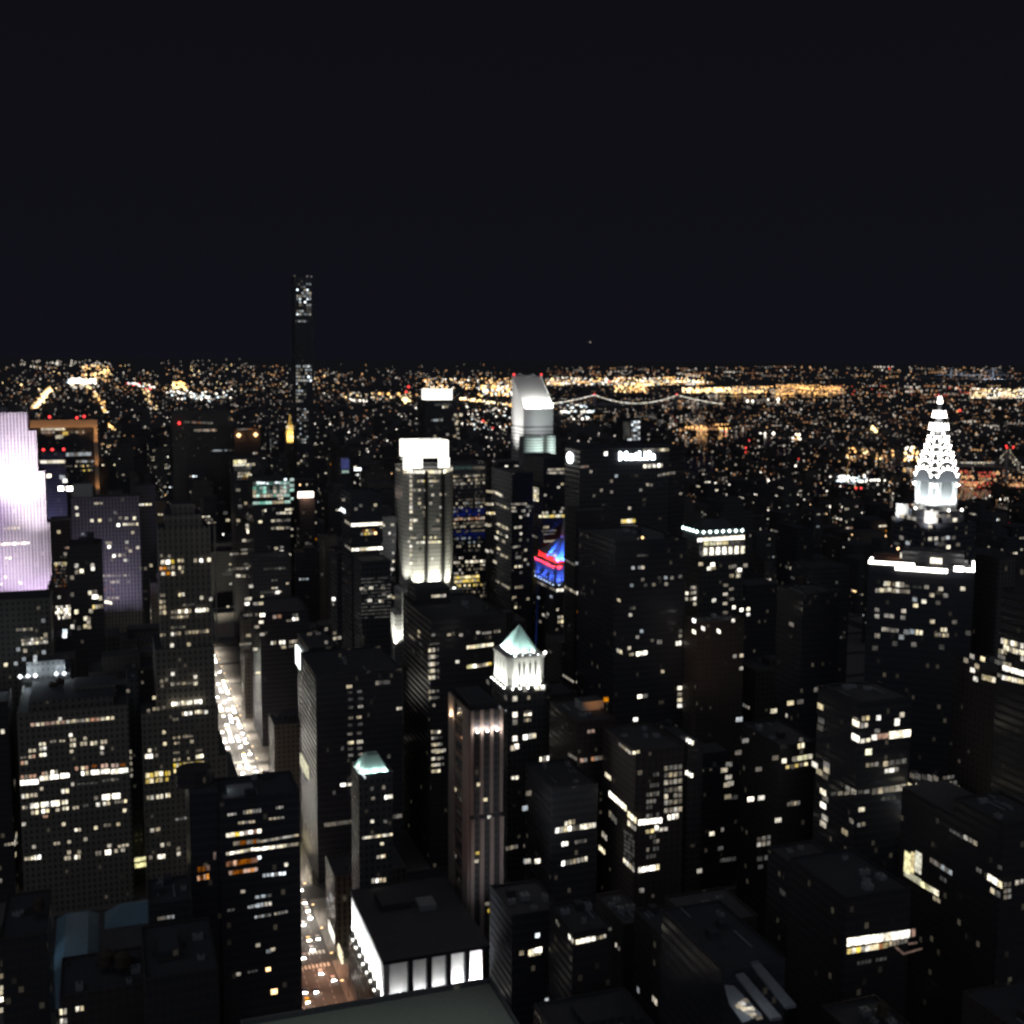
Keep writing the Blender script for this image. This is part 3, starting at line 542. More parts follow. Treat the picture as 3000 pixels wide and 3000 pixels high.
r('S', 1000, 1500, 1115, 1485, 6, 14, 'd'); r('S', 1420, 1535, 1720, 1498, 9, 38, 'ylcy', fill=.95); r('S', 1420, 1755, 1530, 1740, 3, 40, 'lb', fill=.95); r('S', 1530, 1745, 1700, 1715, 5, 34, 'my', fill=.9); r('S', 1590, 1375, 1700, 1360, 4, 24, 'm'); r('S', 1725, 1355, 1800, 1345, 3, 34, 'md'); T.dots('S', [(1315, 1695), (1220, 1388), (1042, 1392), (1355, 1392), (1550, 1365)], 'mcd', 38, 30)
r('W', 765, 1390, 835, 1455, 3, 24, 'dm'); T.dots('W', [(880, 1355), (875, 1405), (900, 1495), (910, 1590), (740, 1235), (815, 1580), (905, 1665)], 'mdfff', 22, 26)
CR(1200, 1800, 450)
for yy in (970, 1050, 1475, 1555, 1640, 1720, 1810, 1890): r('S', 235+(yy-970)*.07, yy+4, 310+(yy-970)*.07, yy-3, 3, 36, 'mdm', fill=.9); r('S', 312+(yy-970)*.07, yy-3, 370+(yy-970)*.07, yy-9, 2, 30, 'fd')
r('S', 320, 1735, 455, 1705, 5, 36, 'mc'); r('S', 555, 1100, 640, 1090, 3, 34, 'm'); r('S', 800, 1070, 950, 1060, 5, 34, 'cm'); T.dots('S', [(690, 1090), (985, 1050), (305, 1143)], 'dm', 30, 34)
CR(1000, 2000, 1000)
for yy in (280, 350, 385, 430, 465, 500): r('S', 510, yy+2, 560, yy-2, 3, 16, 'mdc', fill=.9)

# --- blue-tinged slab right of the octagon
y0 = 1150; p = on_y(1320, 1366, y0)
T = corner(1322, 1366, 1424, 1150, 40, 'square office slab with dense rows of dim rooms and a blue glow', style='bluegrey', short='the blue-tinged slab', vb=1750)
CR(1000, 1050, 500); r = T.row
r('S', 1280, 1240, 1480, 1236, 9, 30, 'G'); r('S', 1490, 1240, 1625, 1236, 6, 32, 'd', fill=.95)
for yy, c, k in ((1332, 'md', .5), (1380, 'dm', .85), (1418, 'dm', .8), (1460, 'df', .4), (1515, 'f', .5), (1560, 'df', .3), (1600, 'fd', .4), (1640, 'xdm', .6), (1685, 'dm', .6), (1728, 'uxd', .7), (1775, 'u', .8), (1815, 'dpm', .8), (1865, 'dm', .7), (1900, 'dm', .6)):
    r('S', 1265, yy+6, 1625, yy-10, 13, 24, c, k)
r('S', 1270, 1712, 1630, 1700, 12, 22, 'u', .9); r('S', 1270, 1760, 1630, 1745, 12, 22, 'u', .9)
CR(1000, 1500, 500)
for yy, c, k in ((35, 'dp', .5), (80, 'mp', .7), (125, 'md', .5), (165, 'md', .5), (215, 'ud', .9), (255, 'u', .95), (295, 'uxd', .95), (345, 'xf', .6), (385, 'md', .4), (435, 'fd', .5), (515, 'dmf', .6), (605, 'dm', .5), (650, 'md', .6), (690, 'dm', .4), (830, 'dy', .6), (868, 'fd', .6), (910, 'dm', .5), (955, 'dm', .5)):
    r('S', 1275, yy+8, 1625, yy-8, 13, 24, c, k)
r('S', 1270, 575, 1345, 572, 3, 26, 'm'); r('S', 1405, 565, 1628, 555, 8, 28, 'mc', fill=.95); r('S', 1275, 745, 1560, 728, 9, 30, 'yc', fill=.96); r('S', 1280, 790, 1560, 772, 9, 32, 'ym', fill=.94)

# --- towers between it and the sign tower
T = corner(1500, 1390, 1563, 1010, 60, 'stepped office tower with slanting bright bands on its shaded flank', style='darkglass', short='the tower with slanting bands', vb=1800)
CR(1000, 1050, 500); r = T.row
r('W', 1640, 1505, 1740, 1512, 4, 26, 'mc'); r('W', 1740, 1515, 1830, 1560, 5, 30, 'mcd'); r('W', 1630, 1650, 1725, 1650, 4, 26, 'ym'); r('W', 1740, 1635, 1905, 1705, 8, 28, 'dmc'); r('W', 1640, 1750, 1745, 1752, 4, 24, 'ym'); r('W', 1625, 1885, 1705, 1885, 3, 26, 'my'); r('W', 1740, 1870, 1905, 1945, 8, 26, 'dm')
CR(1000, 1500, 500)
for a in (130, 225, 460): r('W', 1760, a, 1885, a+58, 6, 30, 'cdm', .9)
T.dots('W', [(1665, 148), (1757, 293), (1837, 333), (1780, 415), (1740, 565), (1650, 440), (1700, 445)], 'cm', 34, 28); r('W', 1745, 775, 1905, 865, 7, 26, 'dm', .8)
CR(1500, 1500, 500); r('S', 0, 400, 95, 385, 5, 22, 'md'); r('S', 25, 180, 110, 168, 4, 24, 'cm'); r('S', 30, 620, 120, 612, 4, 26, 'mc'); r('S', 30, 855, 125, 848, 4, 26, 'm'); r('S', 0, 970, 50, 960, 2, 26, 'cm'); T.dots('S', [(98, 58), (100, 245), (155, 430), (150, 540), (100, 685), (180, 590), (95, 315), (40, 1078), (180, 985)], 'mdc', 26, 26); T.rand(.05, 'S', 'fdm')
CR(1450, 1050, 600); r('S', 150, 1375, 300, 1372, 7, 18, 'dm'); r('S', 155, 1440, 205, 1440, 3, 18, 'm'); r('S', 155, 1410, 195, 1408, 2, 18, 'm'); r('S', 185, 1595, 250, 1592, 4, 22, 'm')
T = corner(1592, 1345, 1668, 1040, 60, 'dark office slab with a bright louvred corner and yellow strip', style='darkglass', short='the slab with the louvred corner', vb=1640)
CR(1450, 1050, 600); r = T.row
for i in range(6): r('W', 308, 1205+i*24, 412, 1232+i*22, 5, 15, 'cm', fill=1)
for i in range(2): r('S', 500+i*-10, 1050+i*30, 655, 1045+i*34, 8, 20, 'mdm', fill=.95)
r('S', 415, 1492, 655, 1485, 12, 24, 'ylc', fill=.94); r('S', 440, 1462, 640, 1445, 6, 24, 'lm', .7); r('S', 455, 1595, 510, 1590, 3, 22, 'm'); r('S', 440, 1630, 580, 1622, 8, 12, 'd'); r('S', 455, 1660, 570, 1652, 6, 12, 'd'); r('S', 460, 1728, 570, 1720, 5, 18, 'm'); r('W', 300, 1650, 400, 1690, 6, 18, 'dm'); T.dots('S', [(600, 1215), (635, 1185), (475, 1290), (640, 1415), (680, 1450)], 'dmc', 22, 20)

# --- slant-topped white tower
y0 = 1690; p = on_y(1534, 1192, y0); xe = on_y(1621, 1188, y0).x; yb = on_x(1500, 1118, p.x).y; zb = p.z; zt = on_y(1548, 1103, yb).z
x0 = p.x; T = Bld('skyscraper', 'white slant-topped tower with a brilliantly floodlit sloping roof', poly=rect(x0, xe, y0, yb), H=zb-30, style='whitepanel', short='the white slant-topped tower', vb=1320, parapet=0)
CT = T; alum = noisy('white_aluminium', (.62, .62, .6), (.5, .5, .49), .05, .5)
b = MB(); z0 = zb-29.8
V = [(x0, y0, z0), (xe, y0, z0), (xe, yb, z0), (x0, yb, z0), (x0, y0, zb), (xe, y0, zb), (xe, yb, zt), (x0, yb, zt)]
b.add(V, [[0, 1, 5, 4], [1, 2, 6, 5], [2, 3, 7, 6], [3, 0, 4, 7], [4, 5, 6, 7], [3, 2, 1, 0]], alum); part(T, b, 'crown')
b = MB(); sd = Vector((0, yb-y0, zt-zb)).normalized()
for xx in (x0-.3, xe-.7): b.add([(xx, y0, zb+.05), (xx+1, y0, zb+.05), (xx+1, yb, zt+.05), (xx, yb, zt+.05), (xx, y0, zb+2.6), (xx+1, y0, zb+2.6), (xx+1, yb, zt+2.6), (xx, yb, zt+2.6)], [[0, 1, 5, 4], [1, 2, 6, 5], [2, 3, 7, 6], [3, 0, 4, 7], [4, 5, 6, 7]], alum)
[MB() for _ in '']; rim = part(T, b, 'roof_rim')
b = MB()
for i in range(16):
    z = zb-33-i*5.4
    b.box(x0-.35, xe+.3, y0-.35, yb, z-2.6, z, alum)
part(T, b, 'cladding_bands')
for i in range(3): lamp('AREA', (x0+(xe-x0)*(.2+.3*i), y0-3, zb+1.5), (x0+(xe-x0)*(.2+.3*i), y0+14, zb+12), 42000, (1, .98, .95), T.root, shape=(9, 2))
for i in range(2): lamp('SPOT', (x0+12+20*i, y0-75, zb-80), (x0+15+14*i, y0, zb-25), 1.2e5, (.95, .98, 1), T.root, 42, 1, 2)
for i in range(2): lamp('SPOT', (x0-70, y0+18+i*20, zb-95), (x0, y0+20+i*10, zb-10), 7e5, (1, .98, .95), T.root, 62, 1, 2)
for q in ((1506, 1103), (1586, 1103)):
    a = on_y(q[0], q[1]+1, yb-1); part(T, MB().octa((a.x, a.y, zt+3), 2.0, em('r')).box(a.x-.15, a.x+.15, a.y-.15, a.y+.15, zt-.2, zt+3, METAL), 'beacon')
for i in range(9): xx = x0+4+i*4; part(T, MB().box(xx, xx+.5, yb-1.5, yb-1, zt, zt+2+4*rnd.random(), STEEL), 'antenna')
# its lower lit neighbours
for (u0, u1, v) , lab in zip(((1541, 1601, 1284), (1607, 1632, 1281)), ('low rounded building top washed pale green below the slant-topped tower', 'narrow pale green lit tower beside the foot of the slant-topped tower')):
    y_ = 1560; a, c = on_y(u0, v, y_), on_y(u1, v, y_); R = (c.x-a.x)/2
    n = 14; poly = [(a.x+R-R*math.cos(math.pi*i/(n-1)), y_+R-R*math.sin(math.pi*i/(n-1))) for i in range(n)]+[(c.x, y_+R+14), (a.x, y_+R+14)]
    B_ = Bld('office_tower', lab, poly=poly, H=a.z, style='whitepanel', vb=1325)
    lamp('SPOT', (a.x+R, y_-55, a.z-70), (a.x+R, y_, a.z-16), 5.5e5, (.78, 1, .93), B_.root, 60, 1, 2)

# --- tower with the sign: long flattened octagon
y0 = 850; a, c = on_y(1700, 1318, y0), on_y(1960, 1312, y0); w = on_y(1655, 1400, y0+32).x; e3 = on_y(2008, 1312, y0+14).x
H = on_y(1900, 1316, y0).z
poly = [(a.x, y0), (c.x, y0), (e3, y0+14), (e3, y0+34), (c.x, y0+46), (on_y(1656, 1400, y0+46).x, y0+46), (w, y0+32), (w, y0+14)]
T = Bld('skyscraper', 'huge dark slab tower with glowing white sign letters along its top', poly=poly, H=H, style='concrete', short='the huge sign tower', vb=1720)
ML = T
q0, q1 = on_y(1814, 1352, y0-.6), on_y(1919, 1346, y0-.6); zc_ = on_y(1866, 1348, y0-.6).z; hh = on_y(1866, 1322, y0-.6).z-zc_
fc = bpy.data.curves.new('t', 'FONT'); fc.body = 'MetLife'; fc.extrude = .4; fc.offset = .012
fo = bpy.data.objects.new('t', fc); COL.objects.link(fo); bpy.context.view_layer.update()
me = bpy.data.meshes.new_from_object(fo.evaluated_get(bpy.context.evaluated_depsgraph_get())); bpy.data.objects.remove(fo)
xs = [v.co.x for v in me.vertices]; ys = [v.co.y for v in me.vertices]; kx, ky = (q1.x-q0.x)/(max(xs)-min(xs)), hh/(max(ys)-min(ys)); L0 = Vector(T.root['_o'])
for v in me.vertices: v.co = Vector((q0.x+(v.co.x-min(xs))*kx-L0.x, y0-.5-v.co.z-L0.y, zc_+(v.co.y-min(ys))*ky-L0.z))
me.materials.clear(); me.materials.append(mat('sign_white', (.8, .8, .8), .5, (.88, .97, 1), 9, sample=True)); o = bpy.data.objects.new('sign', me); COL.objects.link(o); o.parent = T.root
NW = Vector((-14, -(a.x-w), 0)).normalized(); F3 = ((a.x, y0, 0), NW, math.atan2(-14, a.x-w))
q = T._face(F3, 0, 0) if False else None
CR(0, 0, 1932); pc, rz = T._face(F3, 1671, 1341); n = 20; tx = Vector((math.cos(rz), math.sin(rz), 0)); V = []
pt, _ = T._face(F3, 1671, 1325); pl, _ = T._face(F3, 1663, 1341); ra, rb = (pt-pc).length, (pl-pc).length
for d in (0, .8): V += [pc+tx*rb*math.cos(2*math.pi*i/n)+Vector((0, 0, ra*math.sin(2*math.pi*i/n)))+NW*d for i in range(n)]
part(T, MB().add(V, [[i, (i+1) % n, n+(i+1) % n, n+i] for i in range(n)]+[list(range(n, 2*n)), list(range(n))[::-1]], MATS['sign_white']), 'emblem')
CR(1450, 1050, 600); r = T.row
r('S', 1395, 870, 1560, 862, 6, 30, 'md', fill=1); r('S', 1545, 865, 1640, 860, 4, 26, 'mc', fill=.9); r('S', 1400, 1018, 1580, 1008, 8, 34, 'cbm', fill=.92); r('S', 1535, 1105, 1640, 1085, 6, 22, 'md'); r('S', 1640, 1085, 1700, 1078, 4, 24, 'd'); r('S', 800, 1025, 885, 1018, 5, 20, 'p' 'd'); T.dots('S', [(1045, 898)], 'b', 30, 34)
T.dots('S', [(905, 1068), (1145, 1110), (1100, 1158), (1440, 1190), (1475, 1195), (1375, 1242), (935, 1295), (1005, 1245), (1020, 1385), (1270, 1412), (800, 1630), (935, 1625), (1080, 1630), (1050, 1620), (1085, 1810), (735, 1800), (1478, 1605), (1100, 1260)], 'mddxf', 24, 26)
for yy, cc in ((1535, 'yc'), (1585, 'f'), (1625, 'yc'), (1665, 'ym')): r('S', 1190, yy+3, 1325, yy-5, 5, 36, cc, fill=.9)
r('S', 1190, 1708, 1220, 1706, 1, 20, 'd')
CR(1500, 1500, 500); T.rand(.012, 'S', 'fdf')

# --- small gilded palace tower lit blue and red, behind the sign tower
y0 = 985; p = on_y(1627, 1722, y0); x0 = p.x; xe = x0+44; yb = on_x(1571, 1690, x0).y; H = on_y(1627, 1716, y0).z
T = Bld('skyscraper', 'ornate tower with crown floodlit blue and red, spire half hidden by the sign tower', poly=rect(x0, xe, y0, yb), H=H, style='greystone', short='the blue and red crowned tower', vb=1830)
HM = T; st = noisy('pale_terracotta', (.6, .6, .6), (.45, .45, .45), .3)
zr = on_y(1627, 1672, y0).z; zr2 = on_y(1627, 1645, y0).z
part(T, MB().box(x0, xe, y0, yb, H+.2, zr, st), 'colonnade_wall')
for i in range(10): yy = y0+.5+(yb-y0-2)*i/9; part(T, MB().box(x0-1.3, x0-.01, yy, yy+1.1, H+.2, zr, st), 'column')
for i in range(9): xx = x0+.3+i*5; part(T, MB().box(xx, xx+1.1, y0-1.3, y0-.01, H+.2, zr, st), 'column')
part(T, MB().box(x0-1.5, xe+1.5, y0-1.5, yb+1.5, zr+.01, zr+(zr2-zr)*.55, st).box(x0+1.5, xe-1.5, y0+1.5, yb-1.5, zr+(zr2-zr)*.56, zr2+3, st), 'cornice')
zk = on_y(1640, 1580, (y0+yb)/2).z; cxm = x0+20; cym = (y0+yb)/2
part(T, MB().prism(rect(x0+3, xe-3, y0+3, yb-3), zr2+3.01, zk, st, rect(cxm-6, cxm+6, cym-6, cym+6)), 'mansard')
part(T, MB().cone(cxm-1, cym, 5, zk+.01, 4, zk+8, st, 8).cone(cxm-1, cym, 4, zk+8, .3, zk+26, st, 8), 'lantern'); 
for i in range(6): yy = y0+4+(yb-y0-9)*i/5; part(T, MB().prism(rect(x0+3.5, x0+5.5, yy, yy+1.8), zr2+3, zr2+6, st, rect(x0+4.2, x0+4.6, yy+.8, yy+1)), 'dormer')
zt_ = on_y(1649, 1535, cym).z
part(T, MB().cone(on_y(1650, 1560, cym).x+.4, cym, .9, zk+8, .12, zt_, st, 6), 'flagpole')
for i in range(7):
    yy = y0+2+(yb-y0-4)*i/6; lamp('SPOT', (x0-3.2, yy, H-1), (x0-.5, yy, zr), 26000, (.06, .14, 1), T.root, 68, 1, .3); part(T, MB().octa((x0-1.6, yy, H+.6), .55, mat('blue_lamp', (.1, .1, .1), .5, (.55, .72, 1), 5)), 'lamp_head')
    lamp('SPOT', (x0-8, yy, zr+1), (x0-.5, yy, (zr+zr2)/2+1), 30000, (1, .03, .03), T.root, 52, 1, .3)
for i in range(3):
    xx = x0+3+i*7; lamp('SPOT', (xx, y0-3.2, H-1), (xx, y0-.5, zr), 26000, (.06, .14, 1), T.root, 68, 1, .3); lamp('SPOT', (xx, y0-8, zr+1), (xx, y0-.5, (zr+zr2)/2), 26000, (1, .03, .03), T.root, 46, 1, .3); part(T, MB().octa((xx, y0-1.6, H+.6), .55, MATS['blue_lamp']), 'lamp_head')
for q in ((x0-8, cym-4), (x0+6, y0-9), (x0-2, y0-6)): lamp('SPOT', (q[0], q[1], zr2+1), (cxm-3, cym, zk-9), 200000, (.03, .12, 1), T.root, 42, 1, .5)
for i in range(3): lamp('POINT', (x0+2.2, y0+7+i*4, zr2+4), (0, 0, 0), 160, (.9, .92, 1), T.root, r=.3)
lamp('SPOT', (x0-3.5, yb+1, 20), (x0-.3, yb-2, H), 4e5, (.1, .2, 1), T.root, 14, 1, .4)
T.x0 = x0; CR(1500, 1500, 500); r = T.row; r('W', 285, 790, 490, 885, 9, 26, 'dm', .9); r('S', 500, 888, 590, 880, 3, 34, 'bc', fill=.85); r('S', 515, 1195, 585, 1190, 2, 34, 'mc'); r('S', 515, 1245, 585, 1238, 2, 34, 'mc'); T.dots('S', [(570, 1285), (520, 1435), (515, 1105), (505, 1330)], 'dmd', 24, 26); T.dots('W', [(300, 968), (445, 958), (355, 1165), (385, 1185), (405, 1155), (320, 1240), (265, 672)], 'dmx', 22, 26)

# --- brownish block with one brilliant floor in front of it
T = corner(1687, 1500, 1797, 760, on_x(1655, 1710, on_y(1687, 1500, 760).x).y-760, 'brownish tower with one brilliant cream floor and a faint pink one', style='bronze', short='the brownish tower with the brilliant floor', vb=1990)
CR(1500, 1500, 500); r = T.row
r('S', 732, 920, 1140, 908, 26, 44, 'b', fill=.9); r('W', 595, 845, 720, 915, 8, 30, 'dm', fill=.9); r('S', 795, 862, 1060, 855, 10, 20, 'fd', .6); r('S', 920, 960, 1125, 955, 12, 26, 'f'); r('S', 745, 1012, 1120, 1005, 18, 22, 'fdm', .7); r('S', 1050, 1062, 1110, 1056, 4, 30, 'd'); r('S', 735, 1128, 1130, 1112, 20, 32, 'pdq', fill=.9); T.dots('S', [(760, 590), (735, 580), (835, 605), (895, 650), (855, 655), (1040, 595), (980, 595), (915, 600), (890, 490), (915, 495), (830, 540), (875, 545), (915, 535), (960, 535), (1000, 530), (770, 755), (1020, 750), (1050, 1325)], 'mcdx', 30, 30)
r('S', 1045, 1520, 1105, 1510, 5, 24, 'f'); r('S', 995, 1625, 1115, 1615, 7, 36, 'yc', fill=.88); T.dots('S', [(790, 1575), (740, 1830), (1035, 1830)], 'd', 24, 26); r('S', 720, 1925, 830, 1915, 6, 20, 'y'); r('W', 575, 1845, 700, 1925, 6, 22, 'm'); r('W', 595, 535, 715, 605, 6, 22, 'd')

# --- green pyramid tower
y0 = 622; p = on_y(1489, 1935, y0); x0, H = p.x, p.z; xe = on_y(1600, 1930, y0).x; yb = on_x(1443, 1893, x0).y
T = Bld('skyscraper', 'tower with floodlit verdigris pyramid roof over a bright arcaded crown', poly=rect(x0, xe, y0, yb), H=H-16, style='greystone', short='the green pyramid tower', vb=2020, parapet=0)
GP = T; W, D = xe-x0, yb-y0; ch = 3.2
oc = lambda k: [(x0+ch-k, y0-k), (xe-ch+k, y0-k), (xe+k, y0+ch-k), (xe+k, yb-ch+k), (xe-ch+k, yb+k), (x0+ch-k, yb+k), (x0-k, yb-ch+k), (x0-k, y0+ch-k)]
part(T, MB().prism(oc(-.2), H-15.8, H, PALE), 'arcade_wall'); part(T, MB().prism(oc(.5), H+.01, H+1.3, PALE, top=PALE), 'cornice')
apex = on_y(1506, 1830, y0+D*.55)
part(T, MB().prism(oc(-3.0), H+1.35, H+3.5, PALE).prism(oc(-3.2), H+3.52, apex.z, copper, [((x0+xe)/2+.5*math.cos(i*.785), (y0+yb)/2+.5*math.sin(i*.785)) for i in (-1.57/.785-.5, -1.57/.785+.5, -.5, .5, 1.5, 2.5, 3.5, 4.5)]), 'pyramid_roof')
dk2 = mat('dark_arch', (.03, .03, .03), .5)
for fx in (.30, .42, .58, .72): part(T, MB().box(x0+W*fx-.55, x0+W*fx+.55, y0+.05, y0+.24, H-10, H-2.5, dk2), 'arch')
for fy in (.3, .5, .7): part(T, MB().box(x0+.05, x0+.24, y0+D*fy-.55, y0+D*fy+.55, H-10, H-2.5, dk2), 'arch')
for i in range(5):
    xx = x0+W*(.1+.2*i); lamp('SPOT', (xx, y0-2.2, H-17.5), (xx, y0, H-8), 26000, (.97, 1, .93), T.root, 110, 1, .3); part(T, MB().octa((xx, y0-1.4, H-16.6), .6, em('k')), 'lamp_head')
for i in range(5):
    yy = y0+D*(.1+.2*i); lamp('SPOT', (x0-2.2, yy, H-17.5), (x0, yy, H-8), 24000, (.97, 1, .93), T.root, 110, 1, .3); part(T, MB().octa((x0-1.4, yy, H-16.6), .6, em('k')), 'lamp_head')
for i in range(4):
    xx = x0+W*(.18+.21*i); lamp('SPOT', (xx, y0+.6, H+1.7), (x0+W*(.3+.13*i), y0+D*.45, apex.z-2), 26000, (.84, 1, .96), T.root, 90, 1, .2); part(T, MB().octa((xx, y0+1.2, H+1.9), .5, em('w')), 'lamp_head')
for i in range(4):
    yy = y0+D*(.15+.22*i); lamp('SPOT', (x0+.6, yy, H+1.7), (x0+W*.45, y0+D*(.3+.13*i), apex.z-2), 24000, (.84, 1, .96), T.root, 90, 1, .2)
part(T, MB().octa((xe-.4, y0+1, H+2.6), 1.2, em('k')), 'crown_lamp'); lamp('POINT', (xe+.8, y0-.6, H+3), (0, 0, 0), 350, (.9, .95, 1), T.root, r=.4)
# the shaft goes on below the crown with lit rooms
CR(1200, 1800, 450); r = T.row
T.dots('S', [(1325, 1060), (1325, 1262), (1325, 1355), (1325, 1560), (1345, 1660), (1300, 1680), (1605, 925), (1675, 920), (1455, 940)], 'cbcbcdmm', 56, 62); r('S', 1435, 1262, 1535, 1252, 3, 32, 'cb'); r('S', 1440, 1225, 1540, 1218, 3, 18, 'd'); r('S', 1435, 1335, 1530, 1325, 3, 44, 'md'); r('S', 1425, 1550, 1590, 1520, 3, 60, 'bc', fill=.88); r('S', 1475, 1050, 1520, 1045, 1, 50, 'm'); r('S', 1635, 1825, 1755, 1805, 2, 56, 'b', fill=.85); T.dots('W', [(1210, 1045), (985, 850)], 'd', 30, 50)
CR(1000, 2000, 1000); r('S', 960, 540, 1005, 536, 2, 20, 'c'); r('S', 1025, 715, 1055, 710, 2, 24, 'c'); r('S', 930, 940, 1000, 925, 5, 22, 'mcd'); r('S', 1030, 925, 1095, 912, 4, 20, 'dm'); r('S', 1030, 1010, 1090, 1000, 4, 24, 'xd')
# ------------------------------------------------------------------ right side
# --- crown with a row of spotlights
y0 = 705; p = on_y(2050, 1560, y0); xe = on_y(2182, 1552, y0).x; yb = on_x(2000, 1540, p.x).y
T = Bld('office_tower', 'stepped tower with a double row of white spotlights and bright arched windows on its crown', poly=rect(p.x, xe, y0, yb), H=p.z, style='greystone', short='the tower with rows of crown spotlights', vb=1720)
x0, H = p.x, p.z; W = xe-x0
part(T, MB().prism(rect(x0+3, xe-3, y0+3, yb-3), H+.2, H+7, ROOFM, rect(x0+9, xe-9, y0+12, yb-12)), 'hip_roof')
for i in range(7):
    xx = x0+W*(i+.5)/7; part(T, MB().octa((xx, y0-.9, H+.2), 1.25, mat('teal_lamp', (.1, .1, .1), .5, (.75, 1, .97), 6)), 'crown_lamp')
    lamp('SPOT', (xx, y0-2.4, H-18.5), (xx, y0, H-9), 2600, (1, .93, .85), T.root, 80, 1, .3)
for i in range(5): part(T, MB().octa((x0-.9, y0+(yb-y0)*(i+.5)/5, H+.2), 1.25, MATS['teal_lamp']), 'crown_lamp')
CR(2000, 1500, 500); r = T.row
r('S', 165, 318, 700, 285, 8, 44, 'b', fill=.93); r('S', 235, 362, 520, 348, 4, 36, 'yl', fill=.85); r('S', 525, 345, 660, 335, 2, 30, 'f'); r('S', 222, 450, 715, 425, 7, 80, 'b', fill=.55, jit=.02)
T.dots('S', [(300, 640), (350, 630), (545, 622), (585, 615), (710, 605), (645, 655), (625, 675), (555, 722), (630, 722), (205, 590), (340, 595)], 'cmbdm', 44, 38); T.dots('S', [(488, 828), (552, 872), (482, 930), (555, 985), (480, 1035), (482, 1138)], 'md', 48, 30); T.dots('S', [(105, 855), (135, 855), (48, 920), (105, 915), (135, 912), (42, 985), (100, 985), (135, 980), (135, 1040)], 'mcd', 30, 34); T.dots('S', [(355, 1000)], 'c', 40, 38)
T = corner(2290, 2020, 2420, 640, 60, 'plain masonry block with five lone white windows below the spotlit crown', style='brick', crop=None, vb=2150) if False else corner(2045, 1830, 2182, 640, 18, 'brown masonry block with a few bright single windows below the spotlit crown', style='brick', vb=1990)
CR(2000, 1500, 500); T.dots('S', [(580, 1078), (665, 1108), (742, 1098), (742, 1158), (572, 1230)], 'b', 34, 36); T.dots('W', [(130, 1230), (128, 1355), (232, 1318), (408, 1350)], 'b', 36, 42); T.dots('S', [(665, 1625), (590, 1632), (662, 1770)], 'dm', 36, 36)
lamp('SPOT', (T.x0-30, T.y0-40, T.H-30), (T.x0+8, T.y0, T.H-15), 9000, (1, .7, .45), T.root, 90, 1, 2)  # spot without a fixture, added to warm the brown wall

# --- needle-crowned tower of lit arches
d0 = 915; c = at_d(2739, 1490, d0); s2 = 10.4                     # half width of the square shaft
cx, cyy = c.x, c.y
T = Bld('skyscraper', 'art deco tower with tiers of brilliant lit arches tapering to a needle', poly=rect(cx-s2-10, cx+s2+10, cyy-s2-10, cyy+s2+10), H=at_d(2700, 1532, d0-16).z, style='bluegrey', short='the tower of brilliant lit arches', vb=1760)
CH = T; zs = T.H; zl = at_d(2740, 1488, d0).z; za = at_d(2740, 1400, d0).z; H = zs
stn = noisy('pale_brick', (.62, .63, .62), (.5, .51, .5), .3); inox = noisy('stainless_steel', (.30, .31, .33), (.2, .21, .23), .4, .35)
part(T, MB().box(cx-s2-4, cx+s2+4, cyy-s2-4, cyy+s2+4, zs+.2, zl-1, MATS['bluegrey'], PALE), 'shoulder')
part(T, MB().box(cx-s2, cx+s2, cyy-s2, cyy+s2, zl-1+.01, za+4, stn), 'shaft')
b = MB()
for i in range(6):
    q = -s2+1.2+i*(2*s2-3.4)/5
    b.box(cx+q, cx+q+1, cyy-s2-.5, cyy-s2-.01, zl-1, za+2, stn); b.box(cx-s2-.5, cx-s2-.01, cyy+q, cyy+q+1, zl-1, za+2, stn)
part(T, b, 'pilasters')
zn = at_d(2738, 1262, d0).z; ztop = at_d(2738, 1168, d0).z
